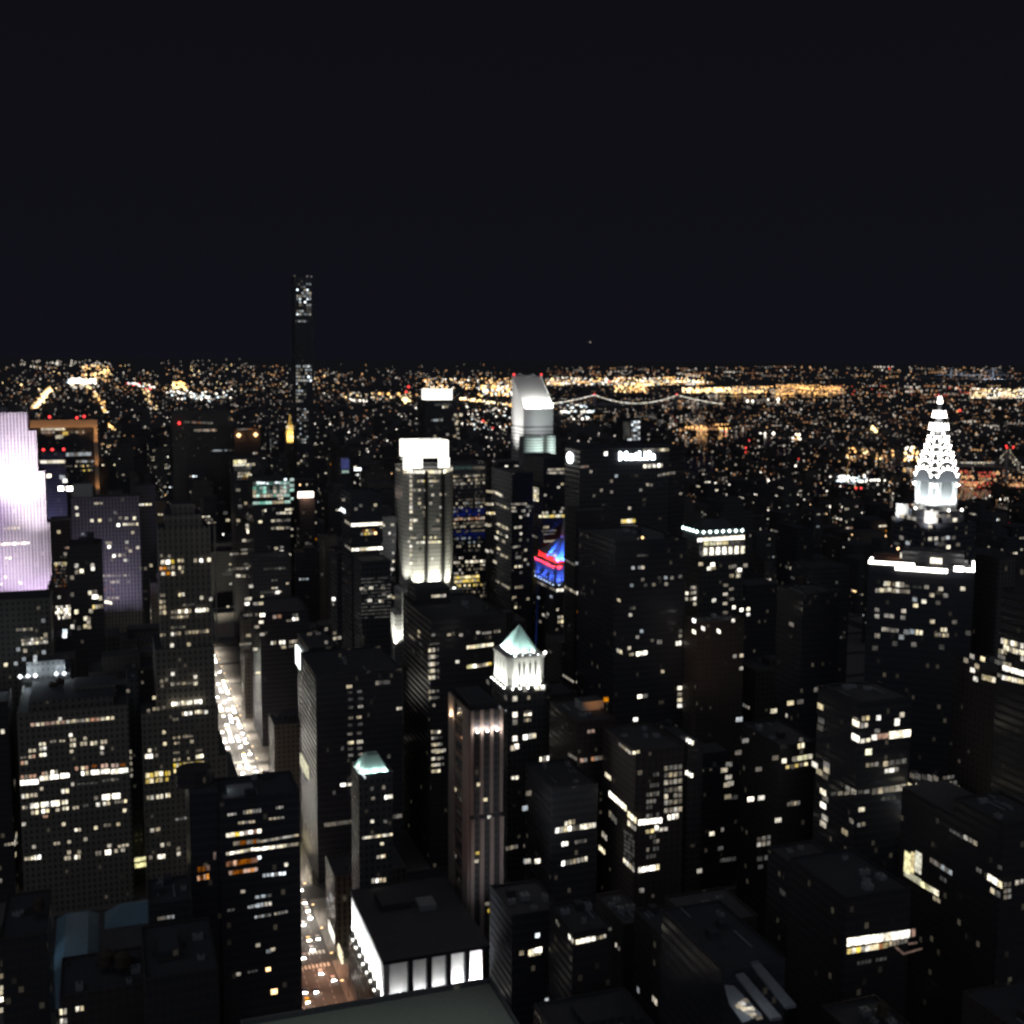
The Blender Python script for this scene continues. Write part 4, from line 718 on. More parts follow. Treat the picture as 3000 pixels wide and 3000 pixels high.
# dome in seven diminishing arched shells, each shell four barrel arches; triangular lit windows fan round every arch
def arch(w, h, n=12): return [(w*math.cos(math.pi*i/n), h*abs(math.sin(math.pi*i/n))**.8) for i in range(n+1)]
rows_ = 6
for k in range(rows_):
    f = k/(rows_-1); w = s2*1.12*(1-.55*f); zb_ = za-2+(zn-za)*(f**.92)*.82; hh = (zn-za)*.36*(1-.35*f)
    sh = MB(); A = arch(w, hh)
    for sgn in (0, 1):
        V0 = [((cx+a, cyy-w+.0, zb_+z) if sgn == 0 else (cx-w, cyy+a, zb_+z)) for a, z in A]; V1 = [((cx+a, cyy+w, zb_+z) if sgn == 0 else (cx+w, cyy+a, zb_+z)) for a, z in A]
        nA = len(A); sh.add(V0+V1, [[i, i+1, nA+i+1, nA+i] for i in range(nA-1)]+[list(range(nA))[::-1], list(range(nA, 2*nA)), [0, nA, 2*nA-1, nA-1]], inox)
    shell = part(T, sh, 'crown_shell')
    nw = (9, 7, 7, 5, 5, 3)[k]
    for sgn in (0, 1):
        for i in range(nw):
            t = math.pi*(i+.5)/nw if k else math.pi*(-.06+1.12*(i+.5)/nw); a, z = w*.84*math.cos(t), hh*.84*max(math.sin(t), 0)**.8-(2.5 if k == 0 and (t < .1 or t > 3.04) else 0)
            r_ = Vector((math.cos(t), math.sin(t))); tn = Vector((-r_.y, r_.x)); L = 3.1; B_ = 1.34
            P = [Vector((a, z))+r_*L*.6, Vector((a, z))-r_*L*.4+tn*B_, Vector((a, z))-r_*L*.4-tn*B_]
            V = []
            for dd in (.35, .02): V += [((cx+q.x, cyy-w-dd, zb_+q.y) if sgn == 0 else (cx-w-dd, cyy+q.x, zb_+q.y)) for q in P]
            MB().add(V, [[0, 1, 2], [5, 4, 3], [0, 3, 4, 1], [1, 4, 5, 2], [2, 5, 3, 0]], mat('arch_light', (.1, .1, .1), .5, (1, .96, .86), 10)).build('arch_window', shell)
zc0 = za-2+(zn-za)*.82
part(T, MB().cone(cx, cyy, 4.4, zc0, 2.6, zn+(ztop-zn)*.35, inox, 8).cone(cx, cyy, 2.6, zn+(ztop-zn)*.35, 1.3, zn+(ztop-zn)*.75, inox, 8).cone(cx, cyy, 1.3, zn+(ztop-zn)*.75, .12, ztop+16, inox, 8), 'needle')
for f, w, n_ in ((.10, 4.6, 4), (.48, 3.0, 3), (.92, 1.0, 1)):
    z = zn+(ztop-zn)*f
    for sgn in (0, 1):
        for i in range(n_):
            q = (i-(n_-1)/2)*2.6; P = [(0, 3.8), (-1.35, -1.4), (1.35, -1.4)]; V = []
            for dd in (.35, .02): V += [((cx+q+a, cyy-w-dd, z+b_) if sgn == 0 else (cx-w-dd, cyy+q+a, z+b_)) for a, b_ in P]
            part(T, MB().add(V, [[0, 1, 2], [5, 4, 3], [0, 3, 4, 1], [1, 4, 5, 2], [2, 5, 3, 0]], MATS['arch_light']), 'arch_window')
# big blind arches of the shaft top
for sgn in (0, 1):
    A = [(4.6*math.cos(math.pi*i/12), 9*math.sin(math.pi*i/12)) for i in range(13)]+[(-4.6, -9), (4.6, -9)]; V = []
    for dd in (.55, .02): V += [((cx+a+1, cyy-s2-dd, za-8+z) if sgn == 0 else (cx-s2-dd, cyy+a-1, za-8+z)) for a, z in A]
    n = len(A); part(T, MB().add(V, [list(range(n)), list(range(n, 2*n))[::-1]]+[[i, n+i, n+(i+1) % n, (i+1) % n] for i in range(n)], mat('arch_shade', (.16, .17, .17), .6)), 'blind_arch')
for i in range(4):
    q = -s2+2+i*5; lamp('SPOT', (cx+q, cyy-s2-6, zl-.6), (cx+q, cyy-s2, zl+18), 26000, (.9, .97, 1), T.root, 90, 1, .6); lamp('SPOT', (cx-s2-6, cyy+q, zl-.6), (cx-s2, cyy+q, zl+18), 30000, (.9, .97, 1), T.root, 90, 1, .6)
for q in ((cx-s2-3.4, cyy-s2-3.4), (cx+s2+2, cyy-s2-3.6), (cx+1, cyy-s2-3.6), (cx-s2-3.6, cyy+4)): part(T, MB().octa((q[0], q[1], zl-.2), 1.3, em('k')), 'crown_lamp')
# the bright projecting pier and the lit eagle corner
e0 = at_d(2701, 1492, d0-24); part(T, MB().box(cx-s2-8, cx-s2-1.5, cyy-s2-8, cyy-s2-1.5, zs+.2, zl+.5, PALE), 'corner_pier')
lamp('SPOT', (cx-s2-24, cyy-s2-20, zs+4), (cx-s2-5, cyy-s2-5, (zs+zl)/2), 90000, (1, .98, .95), T.root, 50, 1, .8)
part(T, MB().box(cx-s2-9, cx-s2-4.2, cyy+s2+1, cyy+s2+9, zs+.2, zl+2, PALE), 'corner_pier'); lamp('SPOT', (cx-s2-24, cyy+s2-8, zs+6), (cx-s2-9, cyy+s2+5, zl-2), 60000, (.95, .98, 1), T.root, 60, 1, .6)
CR(2500, 1500, 500); T.dots('S', [(1150, 90), (1015, 300), (1070, 290), (935, 300), (870, 305), (1135, 290), (945, 355), (1005, 350), (1185, 370), (1075, 395), (960, 45), (1010, 45), (1075, 45)], 'cmdmdfx', 40, 38); T.dots('W', [(545, 290), (870, 160), (615, 350), (460, 70), (635, 62), (690, 75), (550, 45)], 'mdx', 44, 40)
T.rand(.03, 'SW', 'fff')

# --- tower turned across the grid with a bright roof rim
Q = at_d(2700, 1668, 705); ang = math.radians(-40)
tx, ty = Vector((math.cos(ang), math.sin(ang))), Vector((-math.sin(ang), math.cos(ang)))
def dsc(u, v): q = on_z(u, v, Q.z); return Vector((q.x-Q.x, q.y-Q.y)).dot(tx)
l0, l1 = dsc(2545, 1656), dsc(2855, 1672); hd = 44
P = [tuple(Vector((Q.x, Q.y))+tx*a+ty*b_) for a, b_ in ((l0, 0), (l1, 0), (l1, hd), (l0, hd))]
T = Bld('skyscraper', 'black glass tower set askew with a brilliant white line of light round its roof edge', poly=P, H=Q.z, style='darkglass', short='the askew tower with the white roof line', vb=1960)
AP = T; FA = ((Q.x, Q.y, 0), Vector((-ty.x, -ty.y, 0)), ang)
def bar(a0, a1, b0, b1, z0, z1, c): part(T, MB().prism([tuple(Vector((Q.x, Q.y))+tx*a+ty*b_) for a, b_ in ((a0, b0), (a1, b0), (a1, b1), (a0, b1))], z0, z1, em(c)), 'light_strip')
lw = l1-l0; zq = Q.z
bar(l0, l0+1.2, 0, 17, zq+1.5, zq+2.6, 'k'); bar(l0, l0+lw*.44, -.4, .6, zq+1.4, zq+3.1, 'k'); bar(l0+lw*.26, l0+lw*.75, -.9, -.45, zq-1.2, zq+1.2, 'k'); bar(l0+lw*.81, l0+lw*.90, -.5, .8, zq+.2, zq+3.0, 'k'); bar(l0+lw*.91, l1, -.4, .5, zq+.5, zq+2.3, 'k'); bar(l1-1.2, l1, .6, 26, zq+1.5, zq+2.6, 'k')
bar(l0+lw*.58, l0+lw*.69, 18, 19.5, zq+1, zq+4, 'b'); bar(l0+lw*.28, l0+lw*.35, 30, 31, zq+1, zq+4, 'b')
part(T, MB().prism([tuple(Vector((Q.x, Q.y))+tx*a+ty*b_) for a, b_ in ((l0+lw*.3, 20), (l0+lw*.9, 20), (l0+lw*.9, 38), (l0+lw*.3, 38))], zq+.2, zq+7, MATS['darkglass'], top=ROOFM), 'penthouse')
part(T, MB().octa(tuple(Vector((Q.x, Q.y))+tx*(l0+lw*.25)+ty*34)+(zq+6,), 1.1, em('n')), 'roof_lamp'); lamp('POINT', tuple(Vector((Q.x, Q.y))+tx*(l0+lw*.23)+ty*33)+(zq+5,), (0, 0, 0), 700, (1, .3, .1), T.root, r=.4)
lamp('POINT', tuple(Vector((Q.x, Q.y))+tx*(l0+lw*.85)+ty*-2)+(zq+3,), (0, 0, 0), 500, (.8, .88, 1), T.root, r=.4)
CR(2500, 1500, 500); r = T.row
r(FA, 345, 810, 420, 812, 2, 50, 'c', fill=.95); r(FA, 440, 815, 475, 817, 1, 44, 'm'); r(FA, 478, 820, 575, 825, 2, 58, 'cm', fill=.96); r(FA, 575, 838, 640, 842, 3, 30, 'dm'); r(FA, 250, 890, 430, 878, 4, 48, 'mc', fill=.97); r(FA, 440, 890, 640, 902, 5, 44, 'md', fill=.97); r(FA, 670, 845, 770, 852, 4, 30, 'f')
T.dots(FA, [(830, 850), (990, 870), (1240, 868), (890, 940), (1045, 945), (800, 1012), (960, 1028), (695, 990), (705, 1058), (570, 1120), (268, 1108), (268, 1180), (375, 1172), (435, 1180), (562, 1195), (895, 1240), (1145, 1245)], 'mdmdcmx', 50, 42)
r(FA, 320, 1325, 515, 1345, 7, 44, 'dmd', .9); r(FA, 700, 1360, 790, 1368, 2, 56, 'cm'); r(FA, 985, 1330, 1065, 1335, 2, 44, 'c'); r(FA, 920, 1390, 1085, 1395, 4, 44, 'md'); T.dots(FA, [(600, 1358), (665, 1355), (270, 1400), (1300, 1370), (545, 1415), (470, 1490), (685, 1500), (1000, 1530), (245, 1540)], 'dfxf', 56, 50)

# --- right-hand blocks
T = corner(3060, 1660, 3200, 415, 18, 'big office block at the right edge ringed by rows of cream windows', style='bronze', short='the cream-ringed block at the right edge', vb=2080)
yb = on_x(2935, 1715, T.x0).y
T = T; part(T, MB().box(T.x0, T.x1, T.y1+.01, max(yb, T.y1+2), 0, T.H-14, MATS['bronze'], ROOFM), 'rear_wing'); CR(2500, 1500, 500); r = T.row
r('W', 1670, 1455, 1932, 1520, 7, 60, 'dmcb', fill=.8); r('W', 1700, 1525, 1870, 1590, 5, 60, 'cm'); r('W', 1640, 1570, 1740, 1590, 3, 50, 'mc'); r('W', 1875, 1580, 1932, 1600, 2, 60, 'c'); r('W', 1640, 1625, 1720, 1660, 3, 50, 'd'); r('W', 1600, 1690, 1790, 1740, 6, 50, 'dm'); r('W', 1900, 1640, 1932, 1680, 1, 60, 'm'); r('W', 1690, 1760, 1932, 1830, 7, 60, 'bc', fill=.8); r('W', 1630, 1840, 1700, 1870, 2, 40, 'd'); r('W', 1680, 1870, 1932, 1925, 7, 50, 'bc', fill=.78); r('W', 1330, 1900, 1420, 1900, 2, 60, 'd') if False else None
T = corner(2920, 1980, 3040, 446, 30, 'lower block in front of the cream-ringed one with a yellow strip of rooms', style='brick', vb=2090)
CR(2500, 1500, 500); T.row('W', 1455, 1865, 1610, 1905, 4, 60, 'y', fill=.9); T.dots('W', [(1385, 1890), (1350, 1790), (1400, 1745), (1465, 1665), (1345, 1635), (1275, 1680)], 'mdc', 46, 50)
T = corner(2516, 2062, 2672, 470, 30, 'black tower with a wrapped corner of brilliant cream office rooms', style='darkglass', short='the tower with the brilliant corner rooms', vb=2440)
yb = on_x(2396, 2030, T.x0).y; CR(2000, 2000, 1000); r = T.row
part(T, MB().box(T.x0, T.x1, T.y1+.01, max(yb, T.y1+1), 0, T.H, MATS['darkglass'], ROOFM), 'rear_wing')
r('W', 962, 220, 1000, 240, 1, 34, 'b', fill=1); r('S', 1005, 245, 1050, 238, 2, 26, 'cm'); r('S', 1012, 205, 1060, 198, 2, 26, 'ym'); r('S', 1092, 202, 1125, 195, 1, 28, 'b'); r('S', 1195, 226, 1232, 218, 1, 40, 'b'); r('S', 1225, 185, 1258, 178, 1, 28, 'm'); r('W', 962, 200, 1000, 212, 1, 18, 'd')
r('W', 958, 300, 1000, 325, 1, 38, 'b', fill=1); r('S', 1003, 332, 1065, 322, 2, 22, 'c'); r('S', 1068, 312, 1165, 298, 3, 30, 'pc', fill=.9); r('S', 1168, 298, 1290, 285, 3, 42, 'b', fill=.95); r('S', 1035, 395, 1070, 388, 1, 34, 'l', fill=1); r('S', 1082, 275, 1120, 270, 1, 22, 'd'); r('S', 1035, 468, 1110, 460, 3, 22, 'md'); r('S', 1132, 462, 1270, 440, 4, 28, 'md'); r('S', 1143, 502, 1222, 488, 3, 24, 'mc', fill=.9)
r('S', 1070, 618, 1265, 590, 6, 34, 'md', fill=.85); r('S', 835, 630, 1060, 615, 6, 20, 'fd'); r('W', 920, 590, 985, 625, 2, 26, 'md'); r('S', 990, 720, 1035, 715, 1, 24, 'y'); r('S', 985, 808, 1038, 798, 2, 22, 'dm'); r('S', 1120, 660, 1210, 650, 3, 20, 'f'); r('W', 940, 775, 970, 790, 1, 26, 'd')
T.dots('W', [(780, 135), (785, 215), (778, 255), (748, 465), (815, 465), (775, 505), (815, 495), (805, 530), (795, 618), (808, 655), (795, 695), (805, 765), (795, 800), (918, 845)], 'bdmcmd', 30, 30)
T = corner(2736, 2325, 2812, 452, 30, 'dark block with two brilliant wavy rows of rooms right of the brilliant corner tower', style='darkglass', short='the block with wavy bright rows', vb=2480)
yb = on_x(2657, 2300, T.x0).y; part(T, MB().box(T.x0, T.x1, T.y1+.01, max(yb, T.y1+1), 0, T.H, MATS['darkglass'], ROOFM), 'rear_wing')
r = T.row; r('W', 1272, 585, 1415, 610, 3, 30, 'lc', fill=.96); r('W', 1272, 625, 1490, 655, 5, 30, 'lc', fill=.96); r('S', 1420, 615, 1565, 595, 5, 22, 'mc', fill=.9); r('S', 1470, 578, 1555, 565, 3, 24, 'md'); r('S', 1470, 540, 1540, 532, 3, 18, 'd'); r('W', 1285, 525, 1450, 545, 5, 30, 'fd'); r('W', 1268, 730, 1460, 762, 3, 28, 'w', fill=.95); r('W', 1268, 805, 1385, 822, 3, 24, 'wm', fill=.9); T.dots('S', [(1690, 825), (1735, 850), (1640, 825), (1890, 808)], 'dc', 26, 24)
T = corner(2940, 2420, 3080, 372, 30, 'long low dark block with slanting strips and a tall lit entrance hall', style='bronze', short='the block with the tall lit hall', vb=2640)
yb = on_x(2645, 2250, T.x0).y; part(T, MB().box(T.x0, T.x1, T.y1+.01, max(yb, T.y1+20), 0, T.H-6, MATS['bronze'], ROOFM), 'rear_wing'); r = T.row
b = T._face('W', 1300, 1035)[0]
for c_, (xa, xb_) in zip('lylyl', ((1255, 1290), (1292, 1312), (1316, 1352))): T.row('W', xa, 1015, xb_, 1022, 1, 120, c_, fill=.95, jit=0)
T.row('W', 1255, 1090, 1350, 1115, 1, 40, 'l', fill=1)
r('W', 1345, 1135, 1450, 1195, 4, 34, 'lc', fill=.9); r('W', 1415, 1215, 1460, 1238, 2, 24, 'm'); r('W', 1400, 1000, 1525, 1080, 6, 28, 'dx', fill=.92); r('W', 1455, 1100, 1495, 1125, 2, 24, 'f'); r('W', 1590, 870, 1670, 915, 3, 26, 'dm'); r('W', 1725, 1095, 1810, 1150, 3, 38, 'cb', fill=.9); r('W', 1740, 1170, 1800, 1205, 2, 30, 'md'); r('S', 1815, 1145, 1860, 1140, 2, 24, 'md'); r('S', 1815, 1180, 1860, 1175, 2, 24, 'md'); r('S', 1815, 1215, 1860, 1208, 2, 24, 'd'); r('S', 1880, 1135, 1932, 1122, 2, 26, 'm'); r('W', 1660, 1050, 1695, 1075, 1, 24, 'd'); r('W', 1510, 830, 1590, 880, 4, 18, 'f'); r('W', 1780, 1030, 1810, 1060, 1, 24, 'f')
T = corner(2478, 2640, 2668, 372, 40, 'dark low block with a long brilliant two-storey row of panes', style='bronze', short='the block with the long brilliant row', vb=2830)
r = T.row; r('S', 930, 1470, 1285, 1420, 7, 44, 'b', fill=.97, jit=.02); r('S', 930, 1522, 1160, 1485, 9, 30, 'ypc', fill=.92); r('S', 1165, 1480, 1275, 1455, 5, 28, 'md'); r('S', 1290, 1420, 1320, 1410, 1, 44, 'q'); r('S', 985, 1590, 1070, 1575, 4, 20, 'f'); r('S', 1090, 1570, 1155, 1560, 3, 18, 'f')
b = MB(); 
for (xa, ya, xb_, yb_) in ((1205, 1495, 1250, 1535), (1250, 1535, 1355, 1505), (1280, 1478, 1325, 1472)):
    q0, q1 = on_y(*S(xa, ya), T.y0-4), on_y(*S(xb_, yb_), T.y0-4); b.tube([q0, q1], .45, em('q'), 4)
part(T, b, 'roof_rail')
T = corner(2119, 2850, 2300, 330, 46, 'stepped rooftop with sloping grey panels and a lit skylight at the bottom', style='darkglass', short='the stepped rooftop', vb=3000)
q = [on_z(*S(x, y), T.H+1) for x, y in ((320, 1640), (375, 1660), (570, 1900), (500, 1900))]
grey = noisy('zinc', (.34, .36, .38), (.26, .28, .30), .5, .5)
for off, nm in ((0, 0), (75, 1)):
    q = [on_z(*S(x+off*1.1, y-off*.9), T.H+1+.3*nm) for x, y in ((300, 1650), (345, 1640), (560, 1890), (500, 1900))]
    part(T, MB().add([tuple(v) for v in q]+[(v.x, v.y, v.z-1) for v in q], [[0, 1, 2, 3], [4, 7, 6, 5], [0, 4, 5, 1], [1, 5, 6, 2], [2, 6, 7, 3], [3, 7, 4, 0]], grey), 'sloping_panel')
q = [on_z(*S(x, y), T.H+.6) for x, y in ((235, 1710), (290, 1715), (450, 1880), (340, 1925), (265, 1820))]
part(T, MB().add([tuple(v) for v in q]+[(v.x, v.y, v.z-.5) for v in q], [[0, 4, 3, 2, 1]]+[[i, (i+1) % 5, 5+(i+1) % 5, 5+i] for i in range(5)], grey), 'terrace')
for x, y in ((335, 1815), (355, 1800), (350, 1845), (375, 1865), (400, 1880), (385, 1845), (430, 1895), (320, 1830)):
    a = on_z(*S(x, y), T.H+.9); part(T, MB().box(a.x-1, a.x+1, a.y-.8, a.y+.8, T.H+.62, T.H+1.1, em(rnd.choice('mcd'))), 'skylight')
c = on_z(*S(360, 1830), T.H); lamp('POINT', (c.x-3, c.y-6, T.H+9), (0, 0, 0), 700, (.85, .93, 1), T.root, r=1)
T = corner(1678, 2742, 1792, 410, 26, 'small round-cornered block with a U of lit windows under its black roof', style='bronze', short='the block with a U of lit windows', vb=2800) 
yb = on_x(1629, 2690, T.x0).y; CR(1000, 2000, 1000); r = T.row
r('S', 1325, 1470, 1440, 1445, 4, 26, 'cb', fill=.88); r('S', 1440, 1448, 1500, 1432, 3, 20, 'md'); r('W', 1285, 1430, 1315, 1470, 2, 26, 'mc'); r('W', 1215, 1345, 1235, 1378, 2, 22, 'd'); r('S', 1010, 1535, 1135, 1505, 1, 30, 'b') if False else None; r('S', 1510, 1405, 1530, 1385, 1, 18, 'f')
T = corner(1500, 2690, 1640, 450, 30, 'black mid-rise with a pair of cream rooms right of the striped tower foot', style='darkglass', vb=2830)
r = T.row; r('S', 1058, 1528, 1135, 1508, 4, 28, 'cb', fill=.9); r('S', 1060, 1545, 1130, 1530, 4, 14, 'y'); T.dots('S', [(1020, 1530), (1270, 1500), (1110, 1430), (1165, 1798)], 'mdxw', 24, 24)

# --- masonry tower with two brilliant storeys
T = corner(1862, 2208, 2005, 508, 40, 'square masonry tower with two brilliant cream storeys wrapping its corner', style='brick', short='the masonry tower with brilliant storeys', vb=2600)
CR(1000, 2000, 1000); r = T.row
r('W', 1515, 625, 1615, 715, 6, 32, 'b', fill=.85); r('W', 1620, 740, 1672, 785, 3, 36, 'cb'); r('W', 1620, 790, 1670, 830, 3, 28, 'mc'); r('S', 1680, 792, 1815, 778, 6, 30, 'b', fill=.85); r('S', 1845, 765, 1910, 752, 3, 30, 'cb'); r('S', 1720, 845, 1850, 825, 5, 20, 'dmy'); r('S', 1770, 825, 1798, 820, 1, 28, 'b')
for yy in (520, 580, 630, 670, 700, 750, 870, 900, 940, 980): r('S', 1725, yy+6, 1800, yy-4, 4, 22, 'fd', .7)
for yy in (480, 520, 560, 605, 640, 675, 720): r('S', 1825, yy+6, 1930, yy-6, 4, 26, 'dmd', .85)
r('S', 1680, 1062, 1800, 1042, 6, 30, 'cb', fill=.82); r('W', 1595, 1000, 1660, 1062, 4, 26, 'cm'); r('W', 1470, 870, 1505, 900, 2, 28, 'mc') if False else None
r('W', 1515, 735, 1560, 790, 3, 36, 'dxm'); r('W', 1475, 850, 1505, 885, 2, 30, 'mc') ; r('W', 1570, 345, 1640, 400, 4, 18, 'md'); r('S', 1645, 400, 1690, 388, 2, 18, 'c'); T.dots('W', [(1510, 530), (1475, 945)], 'cm', 30, 24); T.dots('S', [(1690, 510), (1700, 1175)], 'd', 24, 24)
for i in range(8): r('W', 1600, 840+i*25, 1660, 880+i*25, 5, 16, 'f', .8)
# --- low blocks between
T = corner(1690, 2122, 1805, 560, 40, 'dark block with a faint storey of pinkish windows and an orange glowing roof room', style='brick', short='the block with the orange roof room', vb=2290)
r = T.row; r('S', 1350, 442, 1555, 412, 10, 22, 'dp', .85, fill=.8); r('W', 1285, 405, 1335, 435, 4, 18, 'd', .8)
a, c = on_y(*S(1360, 195), T.y0+20), on_y(*S(1485, 120), T.y0+20); part(T, MB().box(a.x, c.x, T.y0+20, T.y0+30, T.H+.2, c.z+2, PALE, ROOFM), 'roof_room')
lamp('SPOT', (a.x+5, T.y0+6, T.H+3), (a.x+8, T.y0+20, T.H+6), 2600, (1, .38, .08), T.root, 70, 1, .6)
CR(1000, 2000, 1000); T.y0 += 20; T.dots('S', [(1498, 95)], 'o', 26, 24); T.y0 -= 20; r('S', 1390, 278, 1525, 262, 6, 20, 'mp', .8)
T = corner(1618, 2320, 1752, 530, 40, 'black block with several broken rows of white rooms right of the green pyramid tower', style='darkglass', short='the block with broken white rows', vb=2540)
r = T.row; r('S', 1210, 838, 1440, 805, 10, 30, 'dmcbcb', fill=.85); r('S', 1262, 800, 1325, 785, 3, 26, 'mc'); r('S', 1245, 915, 1285, 908, 2, 24, 'b'); r('S', 1320, 905, 1390, 892, 4, 20, 'fd'); r('S', 1245, 1025, 1395, 995, 7, 26, 'dcbmc'); T.dots('S', [(1148, 432), (1040, 710), (1060, 625), (1110, 1010), (1055, 1010)], 'bcfxd', 30, 26)
# --- black slab right of the brownish tower
T = corner(1803, 1592, 2012, 660, 60, 'tall plain black slab with a column of small windows down its right edge', style='darkglass', short='the tall plain black slab', vb=2200)
CR(1500, 1500, 500); r = T.row
T.dots('S', [(1370, 632), (1445, 628), (1480, 628), (1355, 830), (1345, 1090), (1380, 1085), (1340, 1165), (1605, 822), (1745, 815), (1668, 745), (1740, 742), (1810, 745), (1905, 730), (1510, 828), (1480, 765), (1465, 1350), (1420, 1415), (1705, 1805), (1590, 1455), (1328, 1540), (1905, 1350), (1905, 1405)], 'mdxdfmd', 34, 34); r('S', 1405, 1610, 1530, 1590, 3, 48, 'b', fill=.85); r('S', 1640, 1470, 1700, 1470, 2, 46, 'cd'); r('S', 1850, 1490, 1920, 1480, 2, 52, 'b'); r('S', 1325, 1615, 1380, 1605, 2, 32, 'md'); r('W', 1185, 1565, 1250, 1590, 2, 44, 'c'); T.dots('W', [(1210, 998)], 'm', 34, 30); r('S', 1410, 495, 1540, 490, 6, 22, 'f')
CR(1000, 2000, 1000); T.dots('S', [(1915, y) for y in (30, 65, 98, 130)]+[(1690, 78), (1720, 75), (1665, 208), (1833, 270), (1905, 362), (1690, 255), (1715, 255), (1690, 285)], 'cmbd', 24, 20)
CR(2000, 2000, 1000); T.dots('S', [(10, y) for y in (12, 45, 82, 115, 150, 180, 215, 248, 282, 318, 350, 382)], 'mdc', 14, 16)
q = on_z(1914, 1588, T.H+2); part(T, MB().octa((q.x, T.y0+2, T.H+2.5), 1.0, em('n')).octa((q.x-3, T.y0+2, T.H+2), .6, em('m')), 'roof_lamp')
T = corner(2015, 2185, 2060, 560, 40, 'narrow dark block with slanting window pairs at the foot of the black slab', style='concrete', vb=2300)
CR(2000, 2000, 1000); r = T.row; r('S', 18, 320, 62, 345, 3, 24, 'cb'); r('S', 15, 505, 58, 530, 3, 24, 'cb')
T = corner(2285, 2190, 2398, 520, 40, 'dark slab with two small yellowish rows of rooms left of the brilliant corner tower', style='bronze', short='the slab with small yellowish rows', vb=2330)
r = T.row; r('S', 560, 445, 735, 415, 6, 26, 'lcm', .9, fill=.85); r('S', 580, 480, 710, 458, 5, 18, 'yd', .8); r('S', 650, 362, 690, 352, 2, 28, 'c'); r('S', 655, 325, 685, 320, 1, 22, 'd'); T.dots('S', [(525, 425), (430, 490), (515, 160), (610, 115), (665, 108), (320, 208), (355, 328), (315, 395), (540, 778), (445, 652), (385, 660), (762, 38)], 'xbmcydcd', 34, 24); r('S', 590, 690, 665, 678, 4, 22, 'dm'); T.dots('S', [(262, 462), (260, 535), (250, 578), (270, 570), (255, 645), (235, 495)], 'dm', 34, 24)
r('S', 418, 890, 500, 872, 3, 22, 'd'); r('S', 418, 918, 498, 905, 3, 24, 'md'); r('S', 415, 1000, 500, 985, 2, 26, 'f'); T.dots('S', [(440, 1042), (95, 1065), (540, 1325), (150, 1515), (655, 1345), (225, 1310), (165, 855)], 'mcmdf', 26, 22)

# ------------------------------------------------------------------ left side
# --- purple-lit stepped slab
y0 = 1270; zz = lambda u, v: on_y(u, v, y0)
xs_ = [on_y(u, 1400, y0).x for u in (88, 111, 131, 140, 152)]; zs_ = [on_y(80, v, y0).z for v in (1212, 1262, 1382, 1535, 1600)]
T = Bld('skyscraper', 'great stepped slab washed in white and purple floodlighting', poly=rect(-235, xs_[0], y0, y0+32), H=zs_[0], style='purplepiers', short='the purple floodlit slab', vb=1780)
RK = T; M = MATS['purplepiers']
for i in range(1, 5): part(T, MB().box(xs_[i-1]+.01, xs_[i], y0+1.5*i, y0+32, 0, zs_[i], M, ROOFM), 'setback')
b = MB()
for i in range(34): x = -232+i*4.65; b.box(x, x+.9, y0-.7, y0-.01, 0, zs_[0]+1.5, M)
part(T, b, 'pilasters'); a = on_y(68, 1195, y0+8); part(T, MB().box(a.x-1, xs_[0]-1, y0+8, y0+28, zs_[0]+.2, on_y(80, 1190, y0+8).z, M, ROOFM).box(-220, on_y(20, 1195, y0+8).x, y0+8, y0+28, zs_[0]+.2, on_y(10, 1192, y0+8).z, M, ROOFM), 'penthouse')
part(T, MB().box(xs_[4]+.01, xs_[4]+2.6, y0+8, y0+30, 0, zs_[4]-6, PALE), 'edge_fin')
pur, wht = (.70, .40, 1), (1, .85, .98)
for x, z, tz, e_, c_ in ((-150, 120, 190, 3.6, pur), (-120, 90, 215, 5, pur), (-98, 140, 225, 5, wht), (-80, 150, 215, 9, wht), (-66, 120, 190, 9, wht), (-110, 50, 130, 4.0, wht), (-135, 40, 110, 2.2, pur), (-70, 40, 110, 5.5, wht), (-95, 30, 80, 2.2, pur), (-62, 40, 60, 3.2, pur)):
    lamp('SPOT', (x, y0-75, z), (x, y0, tz), e_*1.6e5, c_, T.root, 58, 1, 2)
lamp('SPOT', (-30, y0+2, 40), (xs_[4], y0+15, 150), 2e5, wht, T.root, 70, 1, 1)
CR(0, 1500, 500); r = T.row; r('S', 0, 365, 340, 350, 9, 30, 'b', .9, fill=.6); r('S', 0, 190, 230, 180, 6, 30, 'c', .7, fill=.5); T.dots('S', [(20, 820), (235, 805), (215, 795), (60, 735), (75, 520), (115, 520)], 'b', 24, 24)
# --- broad orange-edged slab behind
y0 = 1790; a = on_y(114, 1232, y0); c = on_y(285, 1232, y0)
T = Bld('skyscraper', 'broad black slab framed by an orange lit band along its top and right edge', poly=rect(a.x-20, c.x, y0, y0+35), H=a.z, style='darkglass', short='the orange-edged slab', vb=1420)
SL = T; trav = noisy('travertine', (.5, .44, .36), (.42, .36, .30), .2)
zb_ = on_y(150, 1253, y0-1).z; xl = on_y(274, 1253, y0-1).x
part(T, MB().box(a.x-20, c.x, y0-1.6, y0-.01, zb_, T.H+.8, trav), 'top_band'); part(T, MB().box(xl, c.x, y0-1.6, y0-.01, 0, zb_-.01, trav), 'edge_band')
for i in range(5): lamp('SPOT', (a.x-10+i*22, y0-14, zb_-14), (a.x-10+i*22, y0, T.H-5), 13000, (1, .46, .16), T.root, 100, 1, 1)
for i in range(5): lamp('SPOT', (c.x+2, y0-12, 60+i*34), (c.x-3, y0, 70+i*34), 6500, (1, .46, .16), T.root, 80, 1, 1)
